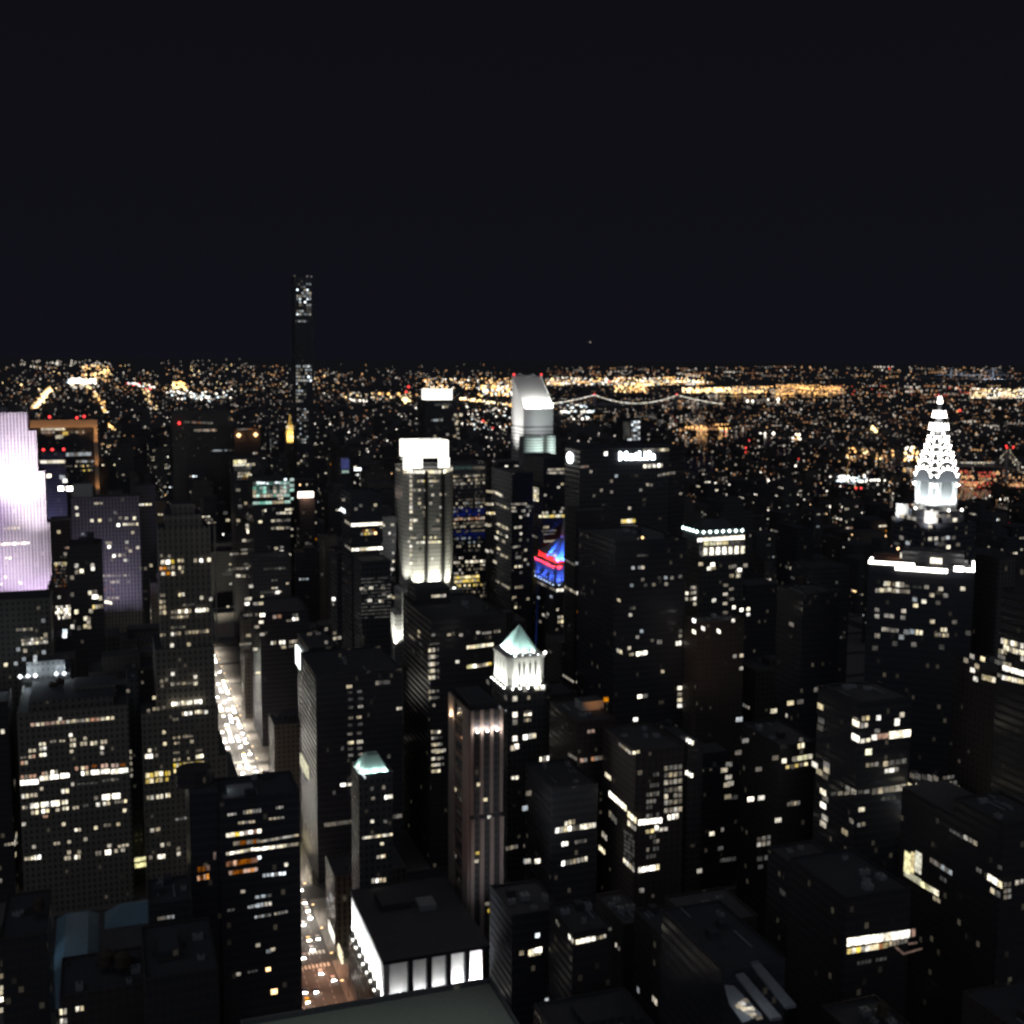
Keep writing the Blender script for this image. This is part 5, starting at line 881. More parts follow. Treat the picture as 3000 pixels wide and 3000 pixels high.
CR(0, 1050, 500); r = T.row; r('S', 465, 802, 735, 800, 10, 26, 'mc', fill=.95); r('S', 470, 840, 620, 836, 6, 24, 'md'); T.dots('S', [(660, 890), (740, 850), (685, 885)], 'mcy', 60, 38); r('S', 780, 835, 980, 835, 8, 26, 'dfm', .8); r('S', 750, 1090, 1030, 1080, 12, 40, 'xd', fill=.95); r('S', 860, 1168, 1060, 1165, 8, 24, 'xd', fill=.95); r('S', 740, 1222, 1060, 1215, 12, 20, 'dfy', .7); r('S', 800, 1280, 1050, 1262, 9, 20, 'fdy', .7)
for q in ((560, 662), (870, 672), (952, 657)):
    e_ = on_y(*S(*q), y0+4); part(T, MB().octa((e_.x, y0+4, e_.z), 2.2, em('r')).box(e_.x-.25, e_.x+.25, y0+3.75, y0+4.25, T.H+.1, e_.z-2, METAL), 'beacon')
T = corner(119, 1328, 191, 1480, 30, 'dark block with red roof beacons over a pale horizontal light strip', style='bluegrey', short='the block with red roof beacons', vb=1420)
r = T.row; r('S', 455, 1172, 735, 1168, 4, 34, 'c', fill=1.0, jit=0)
for q in ((492, 1062), (593, 1058), (722, 1060)):
    e_ = on_y(*S(*q), T.y0+2); part(T, MB().octa((e_.x, T.y0+2, T.H+4), 1.9, em('r')).box(e_.x-.2, e_.x+.2, T.y0+1.8, T.y0+2.2, T.H, T.H+3, METAL), 'beacon')
lamp('SPOT', (T.x0+8, T.y0-40, 90), (T.x0+6, T.y0, 150), 1.6e5, (.55, .5, 1), T.root, 70, 1, 2); T.dots('S', [(555, 1330), (715, 1350), (735, 1385), (700, 1345)], 'xmb', 50, 40)
# --- grey-violet slab with roof lights
T = corner(207, 1463, 408, 1150, 22, 'grey-violet ribbed slab with a strip of white roof lights', style='piers', short='the grey-violet slab', vb=1840)
r = T.row; b = MB()
for (x, w) in ((690, 30), (810, 26), (895, 46), (985, 48), (765, 12)):
    a = on_z(*S(x-w, 1487), T.H+1.4); c = on_z(*S(x+w, 1487), T.H+1.4); part(T, MB().box(a.x, c.x, a.y, a.y+1, T.H+.2, T.H+4.6, em('k')), 'roof_lamp')
a = on_y(212, 1418, T.y0+14); part(T, MB().box(a.x, on_y(270, 1416, T.y0+14).x, T.y0+14, T.y0+20, T.H+.2, a.z, PALE, ROOFM), 'penthouse')
for i in range(4): lamp('SPOT', (T.x0+8+i*16, T.y0-45, 70), (T.x0+8+i*16, T.y0, 128), 6e4, (.68, .58, 1), T.root, 80, 1, 2)
T.dots('S', [(865, 1690), (875, 1770), (1040, 1835), (1130, 1835), (1250, 1828), (1305, 1745), (1365, 1808), (1430, 1810), (1520, 1808)], 'mdc', 34, 34); r('S', 1065, 1642, 1160, 1640, 5, 26, 'm'); r('S', 1390, 1880, 1565, 1876, 8, 28, 'mc', .9)
CR(0, 1500, 500); T.dots('S', [(1365, 70), (1430, 72), (1520, 70), (1340, 148), (1435, 340), (1560, 402), (1430, 405), (1475, 440), (1410, 485), (1440, 550), (1420, 545), (1355, 490), (1290, 497), (1270, 540), (1215, 350), (1250, 352), (1235, 395), (1500, 232)], 'cmbdm', 34, 32); r('S', 1165, 722, 1470, 715, 14, 22, 'md', .9); r('S', 1245, 795, 1390, 790, 7, 24, 'ym', .9); r('S', 1170, 770, 1400, 768, 9, 16, 'd', .6); r('S', 1180, 882, 1300, 878, 6, 18, 'qd', .7); r('S', 1180, 975, 1370, 970, 9, 24, 'dm', .9); r('S', 1420, 790, 1475, 788, 3, 24, 'd'); r('S', 1190, 850, 1280, 848, 5, 18, 'q', .6)
T = corner(146, 1530, 206, 1110, 30, 'brown slab with yellowish window rows between the purple slab and the black stepped tower', style='brick', short='the brown slab', vb=1800)
r = T.row; r('S', 610, 585, 755, 580, 8, 30, 'ycm', .9); r('S', 625, 610, 750, 606, 7, 18, 'qy', .7); r('S', 735, 405, 795, 402, 4, 22, 'pq'); T.dots('S', [(738, 475), (665, 225), (670, 965)], 'bdm', 34, 34)
for yy in (650, 690, 730, 770, 800, 840): r('S', 610, yy, 760, yy-4, 8, 16, 'fqd', .5)
for yy, c_ in ((1075, 'mc'), (1105, 'cb'), (1135, 'cb'), (1165, 'cb'), (1195, 'bm')): r('S', 620+rnd.random()*50, yy+6, 800, yy-8, 6, 30, c_, .8)
# --- black stepped tower
T = corner(201, 1600, 299, 905, 24, 'black silhouetted tower with a narrow stepped crown and few lit rooms', style='bronze', short='the black stepped tower', vb=1850)
a, c = on_y(229, 1582, T.y0+4), on_y(276, 1578, T.y0+4); part(T, MB().box(a.x, c.x, T.y0+4, T.y0+18, T.H+.2, a.z, MATS['bronze'], ROOFM), 'crown')
a = on_y(255, 1562, T.y0+6); part(T, MB().box(a.x, c.x, T.y0+6, T.y0+14, c.z-1, a.z, MATS['bronze'], ROOFM), 'lantern'); e_ = on_y(243, 1569, T.y0+5); part(T, MB().octa((e_.x, T.y0+5, e_.z+1), 1.3, em('x')), 'roof_lamp')
r = T.row; T.dots('S', [(865, 608), (1045, 605), (1050, 640), (870, 680), (925, 668), (815, 742), (815, 935), (1020, 915), (1080, 905), (1135, 975), (865, 1130), (1030, 1122), (820, 1298), (895, 1312), (965, 1295), (1010, 1298), (1000, 1245), (970, 1205), (1005, 1210)], 'cbmdm', 40, 44); T.dots('S', [(1075, 960)], 'b', 70, 46); r('S', 1045, 1075, 1170, 1065, 4, 44, 'ycm'); r('S', 1180, 1015, 1270, 1030, 3, 34, 'bm'); T.dots('S', [(735, 1352), (730, 1400)], 'w', 50, 48)
# --- near dark block, left edge
T = corner(-60, 1768, 147, 810, 30, 'dark block in front of the purple slab with a yellowish row and two pale rows', style='limestone', short='the dark block before the purple slab', vb=1960)
r = T.row; r('S', 180, 1335, 370, 1325, 7, 30, 'dymd'); r('S', 240, 1455, 540, 1425, 11, 28, 'mdcm', .85); r('S', 245, 1495, 545, 1468, 11, 34, 'cmc', .9); T.dots('S', [(435, 1090), (515, 1390), (490, 1230), (205, 1555), (285, 1570), (495, 1588), (270, 1665), (520, 1690), (180, 1715), (65, 1730)], 'cmddx', 40, 40)
# --- roof with five floodlights
T = corner(62, 1988, 205, 762, 30, 'flat roofed block with a crown of five bluish floodlights', style='greystone', short='the block with five bluish floodlights', vb=2060)
for q in ((225, 1812), (315, 1868), (400, 1875), (640, 1855), (728, 1835)):
    e_ = on_y(*S(*q), T.y0-1.4); part(T, MB().octa((e_.x, T.y0-1.4, T.H+1.5), 1.5, em('w')), 'floodlamp'); lamp('POINT', (e_.x, T.y0-2, T.H+3), (0, 0, 0), 2600, (.8, .93, 1), T.root, r=.5)
part(T, MB().box(T.x0+3, T.x1-3, T.y0+4, T.y0+18, T.H+.2, T.H+9, MATS['greystone'], ROOFM), 'penthouse'); e_ = on_y(*S(400, 1720), T.y0+3.5); part(T, MB().box(e_.x-1, e_.x+1, T.y0+3, T.y0+3.9, T.H+8, T.H+13, em('x')), 'floodlamp')
# --- slender supertall
y0 = 1870; a, c = on_y(861, 812, y0), on_y(914, 812, y0)
T = Bld('skyscraper', 'pencil thin supertall tower rising alone far above the skyline', poly=rect(a.x, c.x, y0, y0+28), H=a.z, style='concrete', short='the pencil thin supertall', vb=1380, parapet=0)
ST = T; CR(500, 1050, 500); r = T.row; W = T.x1-T.x0
def grid(u0, u1, v0, v1, n, m_, c_, keep):
    for j in range(m_): T.row('S', u0, v0+(v1-v0)*(j+.5)/m_, u1, v0+(v1-v0)*(j+.5)/m_, n, (v1-v0)/m_*.62, c_, keep, fill=.6)
T.x0 = a.x
CR(0, 0, 3000); _cr[2] = 1.0
grid(868, 912, 845, 925, 6, 9, 'xmxdw', .72); grid(872, 912, 820, 845, 5, 3, 'dxf', .5); grid(865, 912, 930, 945, 6, 2, 'dxf', .4)
grid(867, 880, 1068, 1180, 2, 11, 'xmd', .9); grid(880, 914, 1068, 1120, 5, 5, 'xdwm', .8); grid(880, 898, 1120, 1180, 2, 6, 'xdf', .5)
grid(870, 904, 1195, 1300, 5, 13, 'dxmf', .62); grid(870, 904, 1325, 1368, 4, 6, 'dmf', .6)
for q in (850, 862, 900, 912):
    e_ = on_y(max(q, 863), 813, y0+1); part(T, MB().octa((e_.x, y0+1, T.H+2), 1.6, em('d')), 'roof_lamp')
# --- gilded pinnacle, white-crowned tower, others on the skyline
y0 = 1930; a, c = on_y(838, 1300, y0), on_y(866, 1300, y0)
T = Bld('skyscraper', 'slim tower with a golden lit pinnacle left of the pencil tower', poly=rect(a.x, c.x, y0, y0+14), H=a.z, style='limestone', short='the golden pinnacle tower', vb=1330, parapet=0)
mx = (a.x+c.x)/2; zt = on_y(852, 1212, y0+7).z; gold = mat('gilded_copper', (.75, .55, .22), .45)
part(T, MB().prism(rect(a.x+1.5, c.x-1.5, y0+1.5, y0+12.5), T.H+.2, T.H+(zt-T.H)*.42, gold).prism(rect(a.x+2, c.x-2, y0+2, y0+12), T.H+(zt-T.H)*.42, zt, gold, rect(mx-.5, mx+.5, y0+6.5, y0+7.5)), 'pinnacle')
for i in range(2): lamp('SPOT', (a.x-8+i*26, y0-16, T.H-4), (mx, y0+4, zt-22), 1.1e5, (1, .8, .4), T.root, 80, 1, 1)
CR(500, 1050, 500); T.dots('S', [(1325, 778), (1390, 785), (1360, 880), (1385, 885), (1360, 910)], 'cy', 34, 30)
y0 = 1830; a, c = on_y(1250, 1172, y0), on_y(1325, 1172, y0); zt = on_y(1290, 1141, y0).z
T = Bld('skyscraper', 'glass tower topped by a solid bright white lantern', poly=rect(a.x-3, c.x+8, y0, y0+40), H=a.z, style='darkglass', short='the tower with the white lantern', vb=1310, parapet=0)
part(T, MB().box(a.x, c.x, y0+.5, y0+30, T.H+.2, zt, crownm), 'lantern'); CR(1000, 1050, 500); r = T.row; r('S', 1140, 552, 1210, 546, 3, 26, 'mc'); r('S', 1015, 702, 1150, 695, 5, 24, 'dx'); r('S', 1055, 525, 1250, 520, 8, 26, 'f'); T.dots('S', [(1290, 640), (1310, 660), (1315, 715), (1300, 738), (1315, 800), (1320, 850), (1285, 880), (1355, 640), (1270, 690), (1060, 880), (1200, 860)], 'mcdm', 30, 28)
T = corner(505, 1206, 676, 1770, 40, 'wide brownish slab with ribbed top and two faint rows of lights', style='piers', short='the wide brownish slab', vb=1320)
CR(500, 1050, 500); r = T.row; r('S', 150, 718, 500, 735, 16, 22, 'qdf', .9, fill=.8); r('S', 260, 815, 520, 812, 12, 26, 'mdp', .9, fill=.7); e_ = on_y(*S(80, 732), T.y0); part(T, MB().octa((e_.x+2, T.y0-1.5, e_.z), 2.4, em('r')), 'beacon'); lamp('SPOT', (T.x0+35, T.y0-60, 90), (T.x0+35, T.y0, 200), 4.5e4, (1, .75, .5), T.root, 80, 1, 2)
r('S', 450, 1045, 690, 1040, 9, 18, 'fx'); 
T = corner(685, 1258, 762, 1700, 30, 'block with two orange lamps glowing at its upper corners', style='brick', short='the block with two orange lamps', vb=1340)
for q in ((770, 870), (962, 862)):
    e_ = on_y(*S(*q), T.y0-1); part(T, MB().octa((e_.x, T.y0-1.6, e_.z), 3.4, em('n')), 'wall_lamp'); lamp('POINT', (e_.x, T.y0-4, e_.z), (0, 0, 0), 5000, (1, .45, .18), T.root, r=1)
r = T.row; r('S', 750, 803, 930, 800, 8, 14, 'qd', fill=.9); r('S', 930, 1075, 985, 1070, 2, 22, 'm')
T = corner(684, 1345, 765, 1330, 40, 'dark office tower with bright yellowish blocks of rooms near its top', style='darkglass', short='the tower with yellowish room blocks', vb=1520)
r = T.row; r('S', 710, 1170, 855, 1165, 3, 36, 'lc', fill=.95); r('S', 710, 1205, 855, 1200, 3, 32, 'cl', fill=.95); r('S', 860, 1205, 955, 1200, 3, 30, 'mc', fill=.9); r('S', 755, 1302, 905, 1298, 4, 26, 'my'); r('S', 755, 1335, 855, 1332, 3, 22, 'my'); r('S', 855, 1328, 920, 1325, 2, 34, 'yl'); r('S', 750, 1365, 910, 1360, 5, 14, 'qf'); T.dots('S', [(885, 1235), (760, 1490), (785, 1675)], 'cdd', 44, 30)
for yy in (1240, 1265): r('S', 720, yy, 900, yy-3, 5, 20, 'f')
CR(500, 1500, 500); T.dots('S', [(880, 25), (890, 75), (915, 145), (870, 150), (872, 190), (910, 275), (830, 322), (875, 325), (930, 325), (620, 10), (645, 92), (765, 95)], 'mcmdd', 40, 30); T.dots('S', [(905, 220)], 'b', 84, 44); r('S', 795, 430, 870, 425, 3, 22, 'd'); r('S', 670, 480, 770, 472, 4, 26, 'md'); r('S', 795, 472, 870, 466, 3, 24, 'm'); r('S', 890, 466, 930, 462, 2, 26, 'm'); r('S', 655, 652, 730, 645, 3, 22, 'd'); r('S', 740, 642, 935, 632, 7, 26, 'dmd', .85); r('S', 950, 632, 1095, 625, 5, 28, 'mdm', .8); r('S', 820, 592, 880, 588, 3, 20, 'd')
T = corner(742, 1410, 850, 1255, 50, 'office tower with a glowing teal green crown of lit storeys', style='darkglass', short='the teal-crowned tower', vb=1580)
CR(500, 1050, 500); r = T.row
for yy, c_, h_ in ((1415, 'Gg', 40), (1465, 'Ggd', 38), (1508, 'gGm', 44), (1553, 'gm', 34)): r('S', 930, yy+4, 1350, yy-4, 11, h_, c_, .97, fill=.93)
r('S', 930, 1640, 1355, 1622, 6, 30, 'gm', fill=1.0, jit=0); T.dots('S', [(985, 1408), (1020, 1410), (1055, 1412), (1095, 1415), (1195, 1405), (1225, 1408), (1300, 1370)], 'w', 30, 22); r('S', 1215, 1588, 1275, 1582, 2, 22, 'c'); r('S', 1350, 1590, 1395, 1584, 1, 30, 'g')
for yy in (1375, 1440, 1490): r('S', 1350, yy, 1395, yy-3, 1, 36, 'g', fill=1)
r('S', 1030, 1725, 1085, 1720, 2, 26, 'mc'); r('S', 1295, 1712, 1390, 1705, 4, 24, 'mc'); r('S', 1195, 1755, 1280, 1750, 3, 24, 'm'); r('S', 1140, 1840, 1350, 1832, 6, 24, 'dm', .8); r('S', 1140, 1920, 1360, 1915, 8, 24, 'dm', .85); T.dots('S', [(850, 1640), (890, 1815), (785, 1690), (1165, 1705), (1045, 1765), (905, 1790), (770, 1490)], 'dmf', 30, 30)
CR(500, 1500, 500); r('S', 1140, 185, 1310, 180, 6, 28, 'mG', fill=.92); r('S', 1200, 12, 1370, 10, 5, 24, 'mc', .8); T.dots('S', [(1155, 100), (1215, 95), (1250, 98), (1335, 90), (1015, 110), (1195, 410), (1258, 400)]+[(1258, y) for y in (445, 488, 530, 575, 618, 652)]+[(1195, y) for y in (490, 580, 620, 655)]+[(1340, 485), (1270, 690)], 'mcd', 38, 26)
T = corner(877, 1462, 922, 1290, 25, 'slim dark block carrying a blazing peach white rooftop box sign', style='concrete', short='the slim block with the blazing box sign', vb=1560)
CR(500, 1050, 500); a, c = on_y(*S(1447, 1580), T.y0+1), on_y(*S(1618, 1510), T.y0+1); part(T, MB().box(a.x, c.x, T.y0+1, T.y0+6, T.H+.5, c.z, mat('box_sign', (.8, .8, .8), .5, (1, .9, .8), 3)), 'box_sign'); lamp('POINT', ((a.x+c.x)/2, T.y0-5, T.H+3), (0, 0, 0), 5000, (1, .55, .35), T.root, r=2)
CR(500, 1500, 500); T.dots('S', [(1545, y) for y in (355, 430, 465, 540, 598, 640, 672)], 'mcdm', 40, 30); T.rand(.02, 'S', 'fd')
T = corner(1028, 1452, 1120, 880, 40, 'dark tower with two brilliant beaded window bands and an amber band', style='darkglass', short='the tower with two beaded bands', vb=1640)
CR(1000, 1500, 500); r = T.row; r('S', 112, 148, 468, 130, 13, 36, 'b', fill=.86); r('W', 42, 100, 108, 145, 4, 28, 'm', fill=.9); r('S', 115, 428, 468, 408, 13, 34, 'bc', fill=.84); r('W', 45, 378, 110, 425, 4, 24, 'md', fill=.9); r('S', 215, 250, 405, 238, 5, 30, 'ynm'); r('S', 200, 215, 380, 205, 5, 24, 'qdy', .9); T.dots('S', [(450, 170), (450, 478), (600, 258), (690, 235), (425, 518), (385, 510)], 'dm', 28, 28); r('S', 250, 495, 320, 490, 3, 28, 'cm'); r('S', 185, 492, 215, 490, 1, 22, 'q'); r('S', 190, 600, 330, 595, 7, 16, 'fd'); r('S', 370, 620, 500, 605, 4, 44, 'f'); T.dots('S', [(470, 705)], 'w', 34, 30)
CR(1000, 1050, 500); T.dots('S', [(220, 1665), (385, 1660), (165, 1705), (25, 1600)], 'dm', 34, 30); T.dots('W', [(20, 1720)], 'w', 46, 40)
T = corner(1060, 1650, 1145, 840, 30, 'grey ribbed block with dim horizontal bands left of the blazing crown tower', style='concrete', short='the dim banded block', vb=1850)
CR(1000, 1500, 500); r = T.row
for i in range(12): r('S', 225, 760+i*40, 560, 742+i*40, 9, 14, 'fff', .85, fill=.98)
T.dots('S', [(265, 880), (235, 870), (335, 860), (470, 860), (545, 950), (485, 935), (320, 1000)], 'cmd', 44, 30); r('S', 420, 1012, 480, 1005, 2, 28, 'cm')
T = corner(1824, 1228, 1877, 1980, 30, 'small far block with bluish white lit grid above the sign tower', style='darkglass', short='the small bluish lit block', vb=1295)
CR(1450, 1050, 600); r = T.row
for j in range(7): r('S', 1285, 600+j*26, 1370, 600+j*26, 4, 20, 'xwd', .85, fill=.7); r('S', 1210, 610+j*24, 1275, 610+j*24, 3, 20, 'f', .9, fill=.9)
r('S', 1250, 765, 1365, 765, 6, 16, 'wx', fill=.6)
T = corner(996, 1345, 1026, 1480, 20, 'slim block with a blue lit panel under its roof', style='bluegrey', short='the slim block with a blue panel', vb=1400)
CR(1000, 1050, 500); T.row('S', 0, 1200, 90, 1196, 1, 110, 'u', fill=1, jit=0); T.row('S', 5, 1285, 85, 1280, 1, 30, 'g', fill=1); T.dots('S', [(35, 1140)], 'u', 80, 30)
T.dots('S', [(185, 1255)], 'w', 80, 34)
# --- dark blocks along the avenue
T = corner(893, 1968, 1180, 560, 55, 'long black block with a wide plain roof and small dim windows beside the avenue', style='bronze', short='the long black block', vb=2240) if False else None
x0 = AV1+4; p = on_x(893, 2080, x0); 
T = corner(925, 1985, 1178, 690, 60, 'wide black block with a plain roof and a tall cream sign on its flank', style='darkglass', short='the wide plain-roofed black block', vb=2250); WB = T
CR(1000, 2000, 1000); r = T.row
for yy in (55, 95, 140, 200, 240, 290, 340, 375, 410): T.dots('S', [(40+rnd.random()*14, yy), (100+rnd.random()*10, yy-5)], 'fdmf', 26, 14)
T.dots('S', [(45, 22), (10, 578), (50, 575), (105, 335), (55, 340)], 'mbc', 30, 16); r('S', 310, 148, 345, 144, 2, 16, 'm')
T.rand(.02, 'SW', 'ffd')
b = on_x(868, 1960, T.x0-.4)
T = corner(762, 1800, 905, 960, 60, 'dark office block with scattered white window pairs along the avenue', style='darkglass', short='the block with scattered window pairs', vb=1990)
CR(500, 1500, 500); r = T.row; r('S', 820, 1170, 990, 1160, 5, 30, 'd', .9); r('S', 1005, 1168, 1070, 1164, 2, 40, 'b'); r('S', 1130, 1485, 1200, 1478, 2, 40, 'cm'); r('S', 1225, 1478, 1300, 1472, 2, 42, 'cb'); r('S', 1340, 1470, 1455, 1460, 4, 36, 'mc'); r('S', 1375, 1215, 1450, 1208, 2, 36, 'cb'); r('S', 1375, 1170, 1445, 1166, 2, 30, 'dm'); r('S', 1310, 1232, 1370, 1226, 2, 22, 'd'); r('S', 1150, 1190, 1260, 1178, 2, 40, 'p'); r('S', 1335, 1522, 1450, 1512, 4, 26, 'd'); T.dots('S', [(910, 840), (1210, 910), (865, 985), (890, 982), (960, 1040), (1020, 1035), (865, 1040), (1025, 1245), (975, 1300), (1035, 1385), (880, 1398), (960, 1555), (1280, 1528), (765, 722), (825, 725), (990, 1820)], 'mcbmc', 50, 32); r('S', 780, 1500, 915, 1488, 4, 26, 'd', fill=.95); r('S', 830, 1535, 890, 1530, 2, 30, 'f'); r('S', 815, 1635, 885, 1625, 3, 24, 'f'); r('S', 1180, 1005, 1090, 1000, 1, 20, 'f') if False else None
T = corner(905, 1905, 990, 770, 50, 'dark block with a plain bluish roof and brilliant white billboard on its flank', style='darkglass', short='the block with the white billboard', vb=1985)
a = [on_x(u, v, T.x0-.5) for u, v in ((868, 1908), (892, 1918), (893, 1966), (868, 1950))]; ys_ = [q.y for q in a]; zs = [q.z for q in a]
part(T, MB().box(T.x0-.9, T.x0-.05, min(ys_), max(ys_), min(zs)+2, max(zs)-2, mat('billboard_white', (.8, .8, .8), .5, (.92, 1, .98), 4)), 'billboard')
r = T.row; r('S', 1545, 1385, 1600, 1375, 2, 34, 'd'); r('S', 1640, 1380, 1700, 1370, 2, 26, 'f'); r('S', 1840, 1435, 1930, 1420, 3, 34, 'cm', fill=.85); T.dots('S', [(1845, 985), (1760, 1325), (1760, 1475), (1855, 1370)], 'bmd', 34, 36)
# flank sign and shop fronts
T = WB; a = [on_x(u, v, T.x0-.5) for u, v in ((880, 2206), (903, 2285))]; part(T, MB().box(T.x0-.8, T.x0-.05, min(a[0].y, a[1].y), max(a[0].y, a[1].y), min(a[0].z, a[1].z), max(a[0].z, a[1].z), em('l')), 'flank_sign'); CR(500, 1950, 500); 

T = Bld('office_block', 'pale stone front lit by the street where the avenue disappears behind the striped tower', poly=rect(112, 140, 1360, 1390), H=on_y(640, 1800, 1360).z, style='pale_stone', vb=1870)
lamp('SPOT', (104, 1300, 10), (118, 1360, 70), 1.6e5, (1, .9, .68), T.root, 80, 1, 1)
# ------------------------------------------------------------------ ground, streets, pavements, water
asph = noisy('asphalt', (.055, .055, .058), (.035, .035, .037), .6, .8); pavem = noisy('paving', (.20, .19, .18), (.13, .125, .12), .5, .85); earth = noisy('dark_ground', (.11, .11, .115), (.07, .07, .072), .02, .95)
big = MB().box(-60000, 90000, -500, 150000, -1, -.05, earth); g = big.build('ground'); structure(g)
AV = [-478, -188, 89, 232, 377, 520, 660, 860, 1070]; AVW = [26, 26, 42, 22, 40, 20, 28, 28, 28]
STY = [680-80*(42-k) for k in range(34, 79)]
sw = lambda y: 26 if abs(y-680) < 1 or abs(y-(680+80*15)) < 1 else 16
b = MB()
for x, w in zip(AV, AVW): b.box(x-w/2+4, x+w/2-4, 30, 3600, -.04, .0, asph)
structure(b.build('avenues'))
b = MB()
for y in STY: b.box(-560, 1120, y-sw(y)/2+3.5, y+sw(y)/2-3.5, .004, .012, asph)
structure(b.build('cross_streets'))
b = MB()
xs = [-560]+[v for x, w in zip(AV, AVW) for v in (x-w/2+4, x+w/2-4)]+[1120]; ys = [30]+[v for y in STY for v in (y-sw(y)/2+3.5, y+sw(y)/2-3.5)]+[3600]
for i in range(0, len(xs), 2):
    for j in range(0, len(ys), 2):
        if xs[i+1]-xs[i] > 5 and ys[j+1]-ys[j] > 5: b.box(xs[i], xs[i+1], ys[j], ys[j+1], -.03, .15, pavem)
structure(b.build('pavements'))
paint = mat('road_paint', (.62, .62, .58), .7); b = MB()
for y in STY[4:12]:
    for sgn in (-1, 1):
        yy = y+sgn*(sw(y)/2-1)
        for i in range(16): b.box(73+i*2.0, 74+i*2.0, yy-1.9, yy+1.9, .016, .02, paint)
for x in (78.5, 84, 89.5, 95, 100.5):
    for i in range(110): b.box(x-.08, x+.08, 372+i*6, 375+i*6, .016, .02, paint)
structure(b.build('road_markings'))
wat = mat('river_water', (.008, .011, .016), .12); structure(MB().prism([(1500, -300), (2150, -300), (2300, 3200), (3300, 6200), (6500, 9500), (5200, 9500), (2700, 6400), (1600, 3400)], -.04, .02, wat).build('river'))
structure(MB().prism([(9000, 7000), (26000, 9000), (30000, 14000), (12000, 10500)], -.04, .02, wat).build('bay_water'))

# ------------------------------------------------------------------ street lamps and cars on the bright avenue
lampg = 'street lamps along the bright avenue'
def street_lamp(x, y, sgn, side):
    t = thing('street_lamp', 'grey street lamp with an arm over the %s kerb of the bright avenue' % side, 'street lamp', (x, y, .15), lampg)
    part_ = lambda mb, n: mb.build(n, t)
    part_(MB().cone(x, y, .16, .15, .09, 9.0, METAL, 8), 'pole'); part_(MB().tube([(x, y, 8.8), (x+sgn*1.6, y, 9.6), (x+sgn*3.2, y, 9.7)], .07, METAL), 'arm')
    part_(MB().box(x+sgn*3.2-.7, x+sgn*3.2+.7, y-.3, y+.3, 9.5, 9.8, em('n')), 'lamp_head'); return t
ly = 470
while ly < 1340:
    for x, sgn, sd in ((70.8, 1, 'west'), (107.2, -1, 'east')):
        t = street_lamp(x, ly, sgn, sd)
    c = (1, .52, .32) if ly < 600 else (1, .88, .72) if ly > 640 else (1, .82, .66)
    [lamp('SPOT', (x_, ly, 11), (x_, ly, 0), (11000 if ly < 640 else 15000 if ly < 800 else 44000)*rnd.uniform(.3, 1.8), c, None, 150, .6, 2.0) for x_ in (78, 100)]
    ly += 29
paints = {'white': (.75, .75, .74), 'black': (.02, .02, .022), 'yellow': (.75, .52, .04), 'silver': (.45, .46, .48), 'dark blue': (.03, .05, .12)}
def car_mesh(kind):
    L, Wd, h = (5.0, 1.86, 1.5) if kind != 'van' else (6.2, 2.1, 2.6)
    c = paints[kind] if kind in paints else (.75, .75, .74); M = mat('car_paint_'+kind.replace(' ', '_'), c, .3)
    gl = mat('car_glass', (.015, .016, .018), .08); ty = mat('tyre_rubber', (.015, .015, .015), .9); hl = mat('headlight', (.8, .8, .8), .3, (1, .95, .85), 160); tl = mat('taillight', (.3, .02, .02), .3, (1, .06, .04), 30)
    out_ = []
    b = MB()
    pf = [(-L/2, .35), (-L/2, .85), (-L/2+.9, .98), (-L/2+1.5, h-.02), (L/2-1.75, h), (L/2-1.2, .98), (L/2-.1, .82), (L/2, .35)] if kind != 'van' else [(-L/2, .35), (-L/2, h), (L/2-1.5, h), (L/2-.9, 1.4), (L/2, 1.2), (L/2, .35)]
    n = len(pf); V = [(s_*Wd/2, y, z) for s_ in (-1, 1) for y, z in pf]
    b.add(V, [[i, (i+1) % n, n+(i+1) % n, n+i] for i in range(n)]+[list(range(n))[::-1], list(range(n, 2*n))], M); out_.append(('body', b))
    if kind != 'van':
        out_.append(('windscreen', MB().add([(-.75, L/2-1.66, h-.06), (.75, L/2-1.66, h-.06), (.8, L/2-1.22, 1.02), (-.8, L/2-1.22, 1.02), (-.75, L/2-1.62, h-.02), (.75, L/2-1.62, h-.02), (.8, L/2-1.16, 1.04), (-.8, L/2-1.16, 1.04)], [[4, 7, 6, 5], [0, 1, 2, 3], [0, 4, 5, 1], [2, 6, 7, 3]], gl)))
        out_.append(('side_windows', MB().box(-Wd/2-.012, Wd/2+.012, -L/2+1.4, L/2-1.9, 1.02, h-.12, gl)))
    else: out_.append(('windscreen', MB().box(-.85, .85, L/2-1.3, L/2-1.06, 1.5, 2.3, gl)))
    for s_ in (-1, 1):
        for y in (-L/2+.95, L/2-1.0):
            w = MB(); P = [(math.cos(i*math.pi/6), math.sin(i*math.pi/6)) for i in range(12)]
            V = [(s_*Wd/2+d, y+.34*a, .34+.34*c2) for d in (-.11, .1) for a, c2 in P]; w.add(V, [[i, (i+1) % 12, 12+(i+1) % 12, 12+i] for i in range(12)]+[list(range(12))[::-1], list(range(12, 24))], ty); out_.append(('wheel', w))
        out_.append(('headlight', MB().box(s_*.68-.2, s_*.68+.2, L/2-.12, L/2+.05, .58, .82, hl))); out_.append(('taillight', MB().box(s_*.68-.2, s_*.68+.2, -L/2-.03, -L/2+.03, .62, .84, tl)))
    return out_
PROTO = {}
